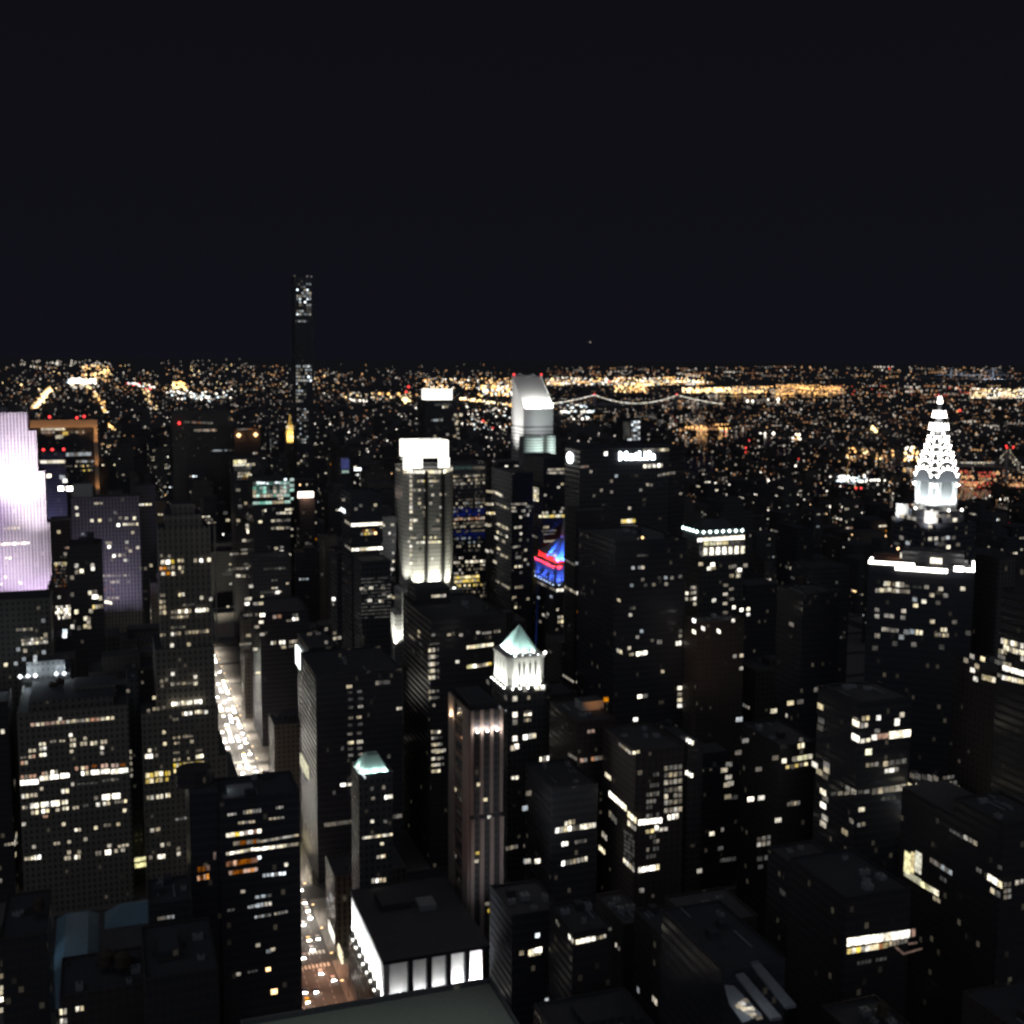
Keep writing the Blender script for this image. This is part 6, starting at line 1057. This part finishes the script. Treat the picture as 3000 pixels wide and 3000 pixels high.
def car(kind, x, y, rz, label):
    lab = 'car' if kind != 'van' else 'van'
    if kind not in PROTO:
        t = thing('car' if kind != 'van' else 'delivery_van', label, lab, (0, 0, 0), 'traffic on the bright avenue')
        for n, mb in car_mesh(kind): mb.build(n, t)
        PROTO[kind] = t; r_ = t
    else:
        p_ = PROTO[kind]; r_ = p_.copy(); COL.objects.link(r_)
        for ch in list(p_.children): c = ch.copy(); COL.objects.link(c); c.parent = r_
    r_['label'] = label; r_.location = (x, y, .02); r_.rotation_euler = (0, 0, rz); return r_
kinds = ['white', 'black', 'yellow', 'silver', 'dark blue', 'van']
lanes = (76, 81.2, 86.8, 92.2, 97.8, 103); used = []
for ly in range(478, 1300, 9):
    for li, x in enumerate(lanes):
        if rnd.random() < (.42 if ly < 640 else .5):
            k = rnd.choice(kinds); nm = 'van' if k == 'van' else k+' car'
            near = 'near the crosswalk' if min(abs(ly-y) for y in STY) < 18 else 'between two crosswalks'
            zone = 'by the floodlit bays' if ly < 565 else 'below the black glass tower' if ly < 640 else 'by the striped limestone tower' if ly < 780 else 'far up the glowing avenue'
            lane = ('west kerb lane', 'second lane', 'third lane', 'fourth lane', 'fifth lane', 'east kerb lane')[li]
            car(k, x+rnd.uniform(-.3, .3), ly+rnd.uniform(-1.5, 1.5), math.pi+rnd.uniform(-.02, .02), '%s in the %s %s, %s' % ('white delivery van' if k == 'van' else nm, lane, zone, near))
# shop fronts glowing at the foot of the avenue
def shop(x, y0, y1, z0, z1, c, label):
    t = thing('shop_front', label, 'shop front', (x, (y0+y1)/2, 0), 'lit shop fronts on the avenue'); MB().box(x-.35, x+.35, y0, y1, z0, z1, em(c)).build('display_window', t)
    MB().box(x-.5, x+.9*(1 if x < 89 else -1)+.5, y0-.3, y1+.3, z1+.02, z1+.35, METAL).build('canopy', t)
for i, (y, L, c, z1) in enumerate(((716, 22, 'k', 9), (745, 26, 'b', 7), (790, 30, 'b', 8), (835, 24, 'c', 7), (880, 40, 'b', 10), (935, 50, 'k', 11), (1000, 40, 'b', 10), (1060, 50, 'k', 10))):
    shop(AV0+.6, y, y+L, .4, z1, c, ('%s glowing shop front on the west side of the avenue, %s') % (('tall', 'narrow', 'wide', 'small cream', 'long white', 'blazing', 'plain', 'farthest')[i], ('below the striped tower', 'past the striped tower', 'third from the corner', 'between wider ones', 'halfway up', 'in the brightest stretch', 'past the brightest stretch', 'where it disappears')[i]))
for i, (y, L, c, z1) in enumerate(((590, 12, 'c', 6), (612, 18, 'b', 7), (690, 18, 'm', 6), (735, 30, 'c', 7), (800, 40, 'm', 7))):
    shop(AV1+.6 if y > 600 else AV1+.5, y, y+L, .4, z1, c, ('%s shop front on the east side of the avenue, %s') % (('small cream', 'bright white', 'dim', 'wide cream', 'long dim')[i], ('behind the floodlit bays', 'below the teal mansard', 'opposite the striped tower', 'near the billboard', 'far up')[i]))

# ------------------------------------------------------------------ library and park at lower left
T = Bld('library', 'low stone library with long bluish roofs at the edge of the dark park', 'library', rect(-34, 76, 548, 648), 21, 'limestone', short='the low stone library', vb=2900)
slate = noisy('blue_copper_roof', (.20, .32, .40), (.13, .22, .29), .3, .6)
b = MB().prism(rect(-32, -11, 552, 646), 21.2, 27, slate, rect(-27, -16, 560, 638)); part(T, b, 'rear_roof')
part(T, MB().prism(rect(-8, 72, 626, 646), 21.2, 29, slate, rect(0, 66, 635, 637)), 'north_roof'); part(T, MB().prism(rect(-8, 72, 552, 572), 21.2, 29, slate, rect(0, 66, 561, 563)), 'south_roof'); part(T, MB().prism(rect(52, 74, 574, 624), 21.2, 30, slate, rect(62, 64, 580, 618)), 'front_roof')
part(T, MB().prism(rect(14, 36, 576, 622), 21.2, 30, slate, rect(24, 26, 584, 614)), 'court_roof')
lamp('SPOT', (-58, 600, 40), (-22, 600, 25), 4500, (.62, .85, 1), T.root, 60, 1, 2)  # unseen bluish spot added to light the rear roof
lamp('SPOT', (-20, 520, 8), (0, 548, 12), 9000, (.75, .85, 1), T.root, 110, 1, 1); lamp('SPOT', (30, 520, 8), (30, 548, 12), 7000, (.75, .85, 1), T.root, 110, 1, 1)
part(T, MB().box(-34.9, -34.2, 560, 640, 20.2, 21.6, em('d')), 'wall_glow_strip')  # glow put into a strip to stand for street light on the west wall
leaf = noisy('foliage', (.05, .085, .035), (.025, .045, .02), .8, .8); bark = noisy('bark', (.07, .05, .04), (.04, .03, .025), 2)
def tree(x, y, h, label):
    t = thing('tree', label, 'tree', (x, y, .1), 'dark trees in the park'); b = MB().cone(x, y, .42, .1, .2, h*.5, bark, 8)
    for i in range(5):
        a = rnd.random()*6.28; b.tube([(x, y, h*(.32+.05*i)), (x+math.cos(a)*h*.14, y+math.sin(a)*h*.14, h*.55), (x+math.cos(a)*h*.25, y+math.sin(a)*h*.25, h*.7)], .1, bark, 4)
    b.build('trunk', t); c = MB()
    lob = [(rnd.gauss(0, h*.17), rnd.gauss(0, h*.17), h*(.66+rnd.uniform(-.16, .2)), h*rnd.uniform(.12, .2)) for _ in range(9)]
    for _ in range(420):
        lx, ly_, lz, lr = rnd.choice(lob); d = Vector((rnd.gauss(0, 1), rnd.gauss(0, 1), rnd.gauss(0, .8))).normalized()*lr*rnd.uniform(.6, 1.1); p = Vector((x+lx, y+ly_, lz))+d
        u1 = Vector((rnd.gauss(0, 1), rnd.gauss(0, 1), rnd.gauss(0, 1))).normalized()*.55; u2 = u1.orthogonal().normalized()*.45
        c.add([p+u1, p+u2, p-u1, p-u2], [[0, 1, 2, 3]], leaf)
    c.build('crown', t)
for i, (x, y, h) in enumerate(((-52, 640, 17), (-62, 655, 16), (-48, 662, 18), (-70, 640, 15), (-58, 676 - 10, 17), (-44, 624, 14), (-78, 662, 16), (-40, 655, 15), (-66, 622, 15), (-50, 600, 15))):
    tree(x, y, h, ('tall dark park tree nearest the library', 'round dark park tree in the middle row', 'tallest park tree against the pale office block', 'small dark tree at the left of the park', 'broad tree on the far side of the park', 'short tree next to the library wall', 'dark tree on the far left park edge', 'small tree between library and office block', 'low tree at the front left of the park', 'front tree before the library corner')[i])
T = thing('park_kiosk', 'small yellow glowing kiosk at the park edge', 'kiosk', (-66, 690, 0)); q = on_z(18, 2602, 3)
MB().box(q.x-6, q.x+5, q.y, q.y+5, .2, 4.5, MATS['limestone'], ROOFM).build('wall', T, None); MB().box(q.x-5, q.x+4.5, q.y-.2, q.y-.02, .8, 3.8, em('y')).build('window', T)
T = thing('lit_terrace', 'bright white lit pavement canopy beside the library', 'canopy', (-30, 655, 0)); q = on_z(100, 2608, 3); MB().box(q.x-5, q.x+5, q.y, q.y+3, 2.4, 2.9, em('b')).build('roof', T)
MB().box(q.x-4.8, q.x-4.5, q.y+.2, q.y+.5, .15, 2.39, METAL).box(q.x+4.5, q.x+4.8, q.y+.2, q.y+.5, .15, 2.39, METAL).build('posts', T)

# ------------------------------------------------------------------ the ordinary blocks between: each a thing
heroes = list(BL); HERO_S = [b for b in heroes if b.short]
NZ = 250; depth = np.full((NZ, NZ), 1e9)
def splat(x0, x1, y0, y1, H, write=True):
    """coarse visibility: the south and the inner side wall as quads on a small depth grid"""
    seen = 0
    walls = [((x0, y0), (x1, y0))]
    if x0 > 0: walls.append(((x0, y1), (x0, y0)))
    if x1 < 0: walls.append(((x1, y0), (x1, y1)))
    for (ax, ay), (cx_, cy_) in walls:
        q = [pr((ax, ay, H)), pr((cx_, cy_, H)), pr((ax, ay, 0)), pr((cx_, cy_, 0))]
        ua, uc = q[0][0], q[1][0]
        if uc-ua < 1: continue
        i0, i1 = max(0, int(ua/3000*NZ)), min(NZ-1, int(uc/3000*NZ))
        for i in range(i0, i1+1):
            f = min(max(((i+.5)/NZ*3000-ua)/(uc-ua), 0), 1); vt = q[0][1]+(q[1][1]-q[0][1])*f; vb = q[2][1]+(q[3][1]-q[2][1])*f; d = math.hypot(ax+(cx_-ax)*f, ay+(cy_-ay)*f)
            j0, j1 = max(0, int(vt/3000*NZ)), min(NZ-1, int(min(vb, 2999)/3000*NZ))
            if j1 >= j0:
                c = depth[j0:j1+1, i]; m_ = c > d; seen += int(m_.sum())
                if write: c[m_] = d
    return seen
for h in heroes: splat(h.x0, h.x1, h.y0, h.y1, h.H)
cand = []
bx = [(-462+3, -201), (-175, 64), (110, 221), (243, 357), (397, 510), (530, 646), (674, 846), (874, 1056), (1084, 1300)]
for j in range(len(STY)-1):
    ya, yb = STY[j]+sw(STY[j])/2+.5, STY[j+1]-sw(STY[j+1])/2-.5
    if ya < 230: continue
    for xa, xb in bx:
        if xb < 0 and ya < 700: continue
        for (y0, y1) in ((ya, (ya+yb)/2-.3), ((ya+yb)/2+.3, yb)):
            x = xa
            while x < xb-9:
                w = rnd.uniform(16, 46); w = min(w, xb-x)
                if xb-x-w < 10: w = xb-x
                cand.append((x+.3, x+w-.3, y0, y1)); x += w
cand.sort(key=lambda c: math.hypot((c[0]+c[1])/2, c[2]))
def relation(u, v, d, b):
    best = None
    for h in HERO_S:
        ru, rv = (h.rect[0]+h.rect[1])/2, h.rect[2]; dd = math.hypot(u-ru, v-rv)
        if best is None or dd < best[0]: best = (dd, h, u-ru, v-rv)
    _, h, du, dv = best
    side = 'left of' if du < 0 else 'right of'
    if d > h.y0+60 and abs(du) < (h.rect[1]-h.rect[0]): pos = 'behind'
    elif d < h.y0-60 and abs(du) < (h.rect[1]-h.rect[0])*.7: pos = 'in front of'
    else: pos = side
    return pos+' '+h.short
FILL = 0; LAB = {}
STW = {'limestone': 'pale stone', 'greystone': 'grey stone', 'brick': 'dark brick', 'concrete': 'grey concrete', 'darkglass': 'black glass', 'bronze': 'dark bronze', 'piers': 'ribbed stone'}
for (x0, x1, y0, y1) in cand:
    if FILL >= 290: break
    if any(x0 < f[1]+1.5 and x1 > f[0]-1.5 and y0 < f[3]+1.5 and y1 > f[2]-1.5 for f in FOOT): continue
    if x0 < 84 and x1 > -80 and y0 < 690: continue
    d = math.hypot((x0+x1)/2, y0)
    if y0 < 480: H = rnd.uniform(45, 120)
    elif y0 < 1900: H = rnd.choice((rnd.uniform(35, 80), rnd.uniform(70, 140), rnd.uniform(90, 190)))
    else: H = rnd.choice((rnd.uniform(20, 55), rnd.uniform(30, 110)))
    if x0 > 640: H *= .62
    ok = False
    for _ in range(14):
        q = [pr((x, y, H)) for x in (x0, x1) for y in (y0, y1)]; ua, ub = min(a for a, _ in q), max(a for a, _ in q); vt = min(b_ for _, b_ in q)
        lim = 1330 if y0 < 1500 else 1250 if y0 < 2300 else 1215
        if x0 > 640: lim = max(lim, 1390)
        if ua > 3020 or ub < -20: break
        bad = vt < lim or any(ua < p_[1]-4 and ub > p_[0]+4 and vt < p_[3] and y0 < p_[4] for p_ in PROT)
        # keep the bright avenue open
        if not bad and x1 > 60 and x0 < 140 and y0 < 1300 and x0 >= 110 and ua < 700: bad = vt < 2000
        if not bad: ok = True; break
        H *= .86
        if H < 12: break
    if not ok or H < 12: continue
    sv = splat(x0, x1, y0, y1, H, False)
    if sv < 3: continue
    splat(x0, x1, y0, y1, H)
    st = rnd.choice(STYLES if y0 > 640 or ua < 1000 else ['darkglass', 'bronze', 'concrete', 'brick']); w = ub-ua
    size = 'slender' if (x1-x0) < 20 and H > 70 else 'low' if H < 40 else 'tall' if H > 120 else 'broad' if (x1-x0) > 38 else 'mid-height'
    B_ = Bld('apartment_building' if st in ('brick', 'limestone') and H < 90 else 'office_tower' if H > 80 else 'office_block', '', poly=rect(x0, x1, y0, y1), H=H, style=st, prot=False, group='ordinary dark city blocks', parapet=1.2 if d < 1300 else 0)
    B_.fill = True
    # setback top on some
    extra = rnd.choice(('flat roof', 'flat roof', 'water tank', 'roof box'))
    if d < 1500:
        if extra == 'water tank': B_.tank(rnd.uniform(.3, .7), rnd.uniform(.3, .7), rnd.uniform(1.8, 2.6))
        elif extra == 'roof box': B_.bulkhead(rnd.uniform(.1, .4), rnd.uniform(.1, .4), rnd.uniform(.25, .5), rnd.uniform(.3, .5), rnd.uniform(3, 8))
    else: extra = ''
    if d < 900: B_.clutter(rnd.randint(3, 8) if d < 650 else 3)
    if d > 620 and H > 60 and rnd.random() < .45:
        kx, ky = (x1-x0)*rnd.uniform(.12, .25), (y1-y0)*rnd.uniform(.12, .25); hh_ = min(H*.12, 9)
        MB().box(x0+kx, x1-kx, y0+ky, y1-ky, H+.2, H+hh_, MATS[st], ROOFM).build('upper_tier', B_.root)
    right_dark = (ua > 1800)
    den = rnd.choice((.012, .03, .05, .10)) * (.45 if d < 620 else .8 if d < 900 else 1.0) * (.6 if right_dark and d < 1200 else 1)
    nbay = (x1-x0)/FAC[st][0]*H/FAC[st][1]
    if d > 1700: den *= 1.3
    cols = rnd.choice(('mddffc', 'mcdff', 'cbmdd', 'mdxxf', 'ymddf', 'ddfff', 'cmdm')) if d < 1500 else rnd.choice(('mcbd', 'cbm', 'pcmb', 'xwcm', 'mcd', 'nocm'))
    faces = 'SW' if x0 > 0 else 'SE' if x1 < 0 else 'S'
    B_.rand(den, faces, cols, rows=.3 if st in ('darkglass', 'bronze', 'concrete') else .12)
    n = len(B_.wins); lit = 'almost no lit rooms' if n < 6 else 'a few lit rooms' if n < 20 else 'scattered lit rooms' if n < 50 else 'many lit rooms'
    rel = relation((ua+ub)/2, vt, y0, B_); lab = '%s %s block with %s%s, %s' % (size, STW[st], (extra+' and ') if extra else '', lit, rel)
    if len(lab.split()) > 16: lab = '%s %s block with %s, %s' % (size, STW[st], lit, rel)
    if len(lab.split()) > 16: lab = '%s %s block, %s' % (size.split('-')[0], STW[st], rel)
    B_.root['label'] = lab; FILL += 1
for b_ in heroes:
    if math.hypot(b_.x0, b_.y0) < 760 and b_ not in (LB, GP, BT, NR, T): b_.clutter(6 if b_.y0 < 560 else 4)
NR.clutter(2)
for b_ in BL: b_.done()

# ------------------------------------------------------------------ far city: low blocks and its lights, one mass each
EMF = {}
lows = MB(); lowm = noisy('far_blocks', (.10, .09, .085), (.05, .05, .05), .02, .9)
for _ in range(2600):
    u = rnd.uniform(-60, 3060); d = 2600*math.exp(rnd.random()*1.7); dr = ray(u, 1200); k = d/math.hypot(dr.x, dr.y); x, y = dr.x*k, dr.y*k
    if x < 1300 and y < 3500 and d < 2700: continue
    h = rnd.choice((8, 10, 14, 18, 25))*(2 if (u < 1200 and d < 5000 and rnd.random() < .4) else 1); w = rnd.uniform(12, 40); lows.box(x, x+w, y, y+rnd.uniform(12, 40), 0, h, lowm)
o = lows.build('distant_rooftops'); o['kind'] = 'stuff'
pal = {'W': ((1, .92, .78), 3.0), 'w': ((1, .90, .76), 1.1), 'd': ((1, .86, .72), .42), 'O': ((1, .52, .16), 3.2), 'o': ((1, .55, .24), 1.1), 'e': ((1, .45, .2), .4), 'B': ((.8, .95, 1), 2.2), 'R': ((1, .06, .05), 2.4), 'r': ((1, .12, .08), .8), 'Y': ((1, .74, .34), 3.0)}
PM = {k: mat('city_light_'+{'W': 'white', 'w': 'soft', 'd': 'dim', 'O': 'sodium', 'o': 'amber', 'e': 'ember', 'B': 'blue_white', 'R': 'red', 'r': 'dim_red', 'Y': 'golden'}[k], (.02, .02, .02), .6, *v) for k, v in pal.items()}
CL = MB()
def light(u, v, c, px, z=None):
    d = ray(u, v); zz = rnd.uniform(3, 22) if z is None else z
    if d.z > -.003: p = at_d(u, v, 26000)
    else:
        t = (zz-320)/d.z; p = EYE+d*t
        if math.hypot(p.x, p.y) > 40000: p = at_d(u, v, 40000)
    dist = (p-EYE).length
    CL.octa(p, max(px, .5)*dist/FPX*.5, PM[c])
def field(n, u0, u1, v0, v1, cols, p0=2.2, p1=5.5, pw=1.0, line=0.0):
    for _ in range(n):
        u = rnd.uniform(u0, u1); v = v0+(v1-v0)*rnd.random()**pw
        if rnd.random() < line:
            c = rnd.choice(cols); k = rnd.randint(3, 7); px = rnd.uniform(p0, p1)
            for i in range(k): light(u+i*rnd.uniform(6, 9), v+rnd.uniform(-1, 1), c, px)
        else: light(u, v, rnd.choice(cols), rnd.uniform(p0, p1)*(1.35 if rnd.random() < .08 else 1))
# left: uptown and the hills beyond
field(330, 0, 1000, 1068, 1150, 'wwddddoooeY', 2.2, 5, .8); field(420, 0, 860, 1115, 1330, 'wwddddddoee', 2.2, 5, 1.1); field(130, 900, 1500, 1085, 1130, 'wddddoe', 2.5, 5); field(260, 920, 1500, 1150, 1340, 'Wwddddde', 2.5, 6)
field(60, 60, 330, 1055, 1078, 'wdd', 3, 6); field(26, 470, 760, 1052, 1075, 'dd', 2.5, 4); field(40, 500, 680, 1140, 1170, 'WwB', 4, 8); field(70, 240, 320, 1070, 1120, 'OYoo', 3.5, 7); field(28, 505, 545, 1118, 1140, 'OY', 5, 10)
for i in range(46): light(202+78*rnd.random(), 1110+14*rnd.random(), rnd.choice('WWB'), rnd.uniform(7, 12))
for i in range(24): light(205+70*rnd.random(), 1124+14*rnd.random(), rnd.choice('wYw'), rnd.uniform(4, 8))
def streak(a, b_, n, cols, px, sp):
    for i in range(n):
        f = rnd.random(); light(a[0]+(b_[0]-a[0])*f+rnd.gauss(0, sp), a[1]+(b_[1]-a[1])*f+rnd.gauss(0, sp*.6), rnd.choice(cols), px*(.6+.6*f if False else rnd.uniform(.6, 1.2)))
streak((150, 1135), (100, 1200), 110, 'YYWOo', 7, 5); streak((274, 1142), (312, 1208), 40, 'OYoW', 5, 4); streak((316, 1240), (336, 1260), 16, 'OY', 5, 2); streak((420, 1130), (452, 1200), 40, 'Yowd', 5, 7); streak((375, 1125), (450, 1135), 34, 'WBRw', 5, 5); streak((500, 1145), (620, 1170), 40, 'WwwB', 5, 6)
# centre band above the white towers
field(210, 1240, 1500, 1108, 1142, 'YWOOowo', 2.4, 5); field(70, 1400, 1500, 1130, 1160, 'YOWB', 4, 8); field(60, 1000, 1240, 1150, 1170, 'oowYd', 3, 6); streak((1345, 1166), (1500, 1187), 95, 'YYOW', 5, 3); field(80, 1370, 1500, 1195, 1260, 'wWdBo', 3, 6); streak((1026, 1172), (1076, 1175), 20, 'Ww', 5, 2)
for u, v in ((1112, 1153), (1138, 1154), (1168, 1154)): light(u, v, 'O', 9)
for i in range(10): light(1180+20*rnd.random(), 1165+18*rnd.random(), 'Y', 9)
light(1197, 1133, 'R', 9); light(1190, 1148, 'R', 8); light(1415, 1233, 'R', 8); light(1444, 1254, 'R', 6); light(1028, 1371, 'R', 4)
# right: the broad band of boroughs
field(200, 1620, 3000, 1074, 1108, 'wddooeedd', 3, 6, 1, .10); field(330, 1600, 2060, 1106, 1128, 'WWYYOOoowB', 2.6, 5.2, 1, .15); field(180, 2000, 2140, 1136, 1150, 'YYOW', 3.2, 6); field(120, 2140, 2270, 1132, 1152, 'OoYwd', 3, 5.5, 1, .2); field(170, 2270, 2460, 1128, 1156, 'OOooe', 3, 5.6, 1, .2); field(80, 2460, 2860, 1130, 1160, 'oewdr', 3.5, 6.5, 1, .2); field(130, 2840, 3000, 1138, 1166, 'WWwYo', 3, 6, 1, .2)
field(340, 2000, 3000, 1152, 1270, 'oeeewwdddd', 3.2, 6.5, 1, .06); field(330, 2040, 3000, 1270, 1420, 'oeewdddd', 3.2, 6.5, 1, .04); field(150, 2060, 2700, 1400, 1530, 'wddddWo', 3.2, 6); field(90, 2800, 3000, 1420, 1700, 'wdddWo', 3.5, 6.5)
field(46, 1990, 2115, 1244, 1262, 'oOoee', 4, 7, 1, .3); field(60, 2480, 2620, 1312, 1346, 'OYooe', 4, 8); field(26, 2650, 2690, 1310, 1350, 'OYW', 6, 10); field(90, 2790, 3000, 1376, 1430, 'oeeeor', 4, 8, 1, .2); field(40, 2430, 2545, 1392, 1412, 'WB', 5, 8, 1, .3); field(40, 1640, 1730, 1178, 1230, 'WBwd', 5, 9); field(70, 1800, 1900, 1128, 1150, 'OYoo', 4, 8); field(30, 1620, 2000, 1225, 1300, 'wdd', 4, 7); field(60, 1950, 2050, 1165, 1330, 'oewd', 4, 7); streak((1640, 1207), (1740, 1205), 50, 'BW', 6, 2)
for i in range(14): light(2320+26*rnd.random(), 1272+16*rnd.random(), rnd.choice('oWO'), 8)
for i in range(10): light(2550+24*rnd.random(), 1250+14*rnd.random(), 'Y', 10)
for u, v, s in ((2340, 1347, 9), (2805, 1205, 9), (2813, 1203, 8), (2185, 1312, 7), (2195, 1290, 5), (2477, 1425, 8), (2490, 1425, 8), (2508, 1430, 8), (2523, 1430, 8), (2950, 1313, 8), (2968, 1315, 8), (2606, 1079, 5), (2126, 1264, 6), (2340, 1300, 5), (1780, 1116, 6), (1786, 1118, 5)): light(u, v, 'R', s)
for u, v, s in ((2190, 1175, 10), (2205, 1175, 9), (2250, 1171, 8), (2280, 1170, 11), (2228, 1270, 8), (2241, 1271, 9), (2266, 1270, 12), (2412, 1250, 10), (2331, 1365, 8), (2346, 1367, 8), (2190, 1443, 12), (2262, 1505, 13), (2252, 1408, 7), (2228, 1385, 8), (2432, 1484, 8), (2275, 1532, 9), (2340, 1445, 9)): light(u, v, 'W', s)
# finer carpet of small lamps between the bright ones
field(620, 0, 1500, 1066, 1180, 'ddddeeo', 1.6, 3.2, .8); field(500, 0, 1500, 1150, 1330, 'dddwe', 1.6, 3.2); field(1300, 1600, 3000, 1072, 1250, 'eeddoow', 1.8, 3.4, .9, .05); field(800, 1950, 3000, 1230, 1500, 'eeddd', 1.8, 3.6)
o = CL.build('city_lights'); o['kind'] = 'stuff'

# ------------------------------------------------------------------ bridges
def suspension(name, label, ua, ub, vt, vd, zt, zd, d, ends, lights=True, em_c='x', r=1.0):
    A, B_ = at_d(ua, 1180, d), at_d(ub, 1180, d*1.02); A.z = B_.z = 0
    ax = (B_-A); L = ax.length; ax.normalize(); t = thing(name, label, 'bridge', tuple(A)); P = lambda s_, z: A+ax*s_+Vector((0, 0, z))
    for s_ in (0, L):
        b = MB()
        for w in (-12, 12):
            o_ = Vector((-ax.y, ax.x, 0))*w; q = P(s_, 0)+o_; b.cone(q.x, q.y, 4.5, 0, 3.2, zt, STEEL, 8)
        for z in (zd+6, zt-6): q0, q1 = P(s_, z)+Vector((-ax.y, ax.x, 0))*-12, P(s_, z)+Vector((-ax.y, ax.x, 0))*12; b.tube([q0, q1], 2.2, STEEL)
        b.build('tower', t); q = P(s_, zt+4); 
        if lights: MB().octa(q, 6, em('r')).build('beacon', t)
    ea, eb = ends; b = MB(); q0, q1 = P(-ea, zd), P(L+eb, zd); n = Vector((-ax.y, ax.x, 0))*12; b.add([q0-n, q0+n, q1+n, q1-n]+[v+Vector((0, 0, 4)) for v in (q0-n, q0+n, q1+n, q1-n)], [[0, 1, 2, 3], [4, 7, 6, 5], [0, 4, 5, 1], [1, 5, 6, 2], [2, 6, 7, 3], [3, 7, 4, 0]], STEEL); b.build('deck', t)
    def cab(s_):
        if s_ < 0: return zd+6+(zt-zd-6)*max(0, 1+s_/ea)**1.35
        if s_ > L: return zd+6+(zt-zd-6)*max(0, 1-(s_-L)/eb)**1.35
        f = s_/L*2-1; return zd+9+(zt-zd-9)*f*f
    S_ = [-ea+(L+ea+eb)*i/90 for i in range(91)]
    for w in (-12, 12): MB().tube([P(s_, cab(s_))+Vector((-ax.y, ax.x, 0))*w for s_ in S_], 1.0, STEEL, 4).build('cable', t)
    b = MB()
    for s_ in S_[1:-1]: b.tube([P(s_, zd+3), P(s_, cab(s_))], .35, STEEL, 3)
    b.build('hangers', t)
    if lights:
        for s_ in S_[::1]:
            MB().octa(P(s_, cab(s_))+Vector((ax.y, -ax.x, 0))*13, r*2.4, em(em_c)).build('cable_light', t)
    else:
        lamp('AREA', tuple(P(L/2, 5)+Vector((ax.y, -ax.x, 0))*700), tuple(P(L/2, zt*.7)), 2.2e7, (.7, .8, 1), t, shape=(400, 60))
    return t
suspension('suspension_bridge', 'distant suspension bridge drawn by two swags of white necklace lights', 1741, 1982, 1155, 1187, 97, 36, 7400, (290, 300), True, 'b', 1.75)
suspension('suspension_bridge', 'very distant bluish suspension bridge near the horizon at upper right', 2782, 2905, 1072, 1092, 205, 62, 24000, (330, 330), False)
t = thing('cantilever_bridge', 'trussed river bridge with a string of white roadway lamps behind the lit arches', 'bridge', tuple(on_z(2890, 1362, 40).xy)+(0,))
qa, qb, qc = on_z(2788, 1362, 40), on_z(2915, 1362, 40), on_z(3040, 1385, 40)
ax = (qb-qa).normalized(); nn = Vector((-ax.y, ax.x, 0))*9; b = MB()
for q0, q1 in ((qa, qb), (qb, qc)): b.add([q0-nn, q0+nn, q1+nn, q1-nn]+[v-Vector((0, 0, 5)) for v in (q0-nn, q0+nn, q1+nn, q1-nn)], [[0, 1, 2, 3], [4, 7, 6, 5], [0, 4, 5, 1], [1, 5, 6, 2], [2, 6, 7, 3], [3, 7, 4, 0]], STEEL)
b.build('deck', t)
for q in (qa.lerp(qb, .15), qb.lerp(qc, .28), qb.lerp(qc, .85)): MB().cone(q.x, q.y, 6, 0, 3, 78, STEEL, 6).build('tower', t)
b = MB(); pts = [qb.lerp(qc, f)+Vector((0, 0, 4+40*max(0, 1-abs(f-.28)/.3))) for f in [i/24 for i in range(25)]]; b.tube(pts, 1.3, STEEL)
for p_ in pts: b.tube([p_, Vector((p_.x, p_.y, 40))], .5, STEEL, 3)
b.build('truss', t)
for i in range(18): MB().octa(qa.lerp(qb, (i+.3)/18)+Vector((0, 0, 6)), 2.6, em('c')).build('road_lamp', t)
for p_ in pts[2:]:
    for k in range(2): MB().octa(p_+Vector((rnd.uniform(-3, 3), -6, 3-k*13)), 2.7, em(rnd.choice('cm'))).build('truss_lamp', t)
for f in (.25, .42): p_ = qb.lerp(qc, f)+Vector((0, 0, 56)); MB().octa(p_, 3.2, em('r')).build('beacon', t)
# ------------------------------------------------------------------ aeroplane with its landing light
p_ = at_d(1725, 1002, 6500); t = thing('airplane', 'tiny airliner with a landing light alone in the black sky', 'airplane', tuple(p_))
b = MB().tube([p_+Vector((0, 18, 0)), p_+Vector((0, 12, .5)), p_+Vector((0, -12, .2)), p_+Vector((0, -17, -.6))], 1.9, STEEL, 10); b.build('fuselage', t)
MB().add([tuple(p_+Vector(v)) for v in ((-17, 5, 0), (0, -5, -.6), (17, 5, 0), (17, 7, 0), (0, 1.5, -.6), (-17, 7, 0), (-17, 6, .4), (0, -2, .2), (17, 6, .4))], [[0, 1, 4, 5], [1, 2, 3, 4], [0, 6, 7, 1], [1, 7, 8, 2], [5, 4, 7, 6], [4, 3, 8, 7]], STEEL).build('wing', t)
MB().box(p_.x-.15, p_.x+.15, p_.y+13, p_.y+18, p_.z+1.5, p_.z+7, STEEL).build('tail_fin', t); MB().octa(p_+Vector((0, -19, -1)), 4.2, em('c')).build('landing_light', t)

# labels that ended up identical describe blocks nothing tells apart: they already share a group
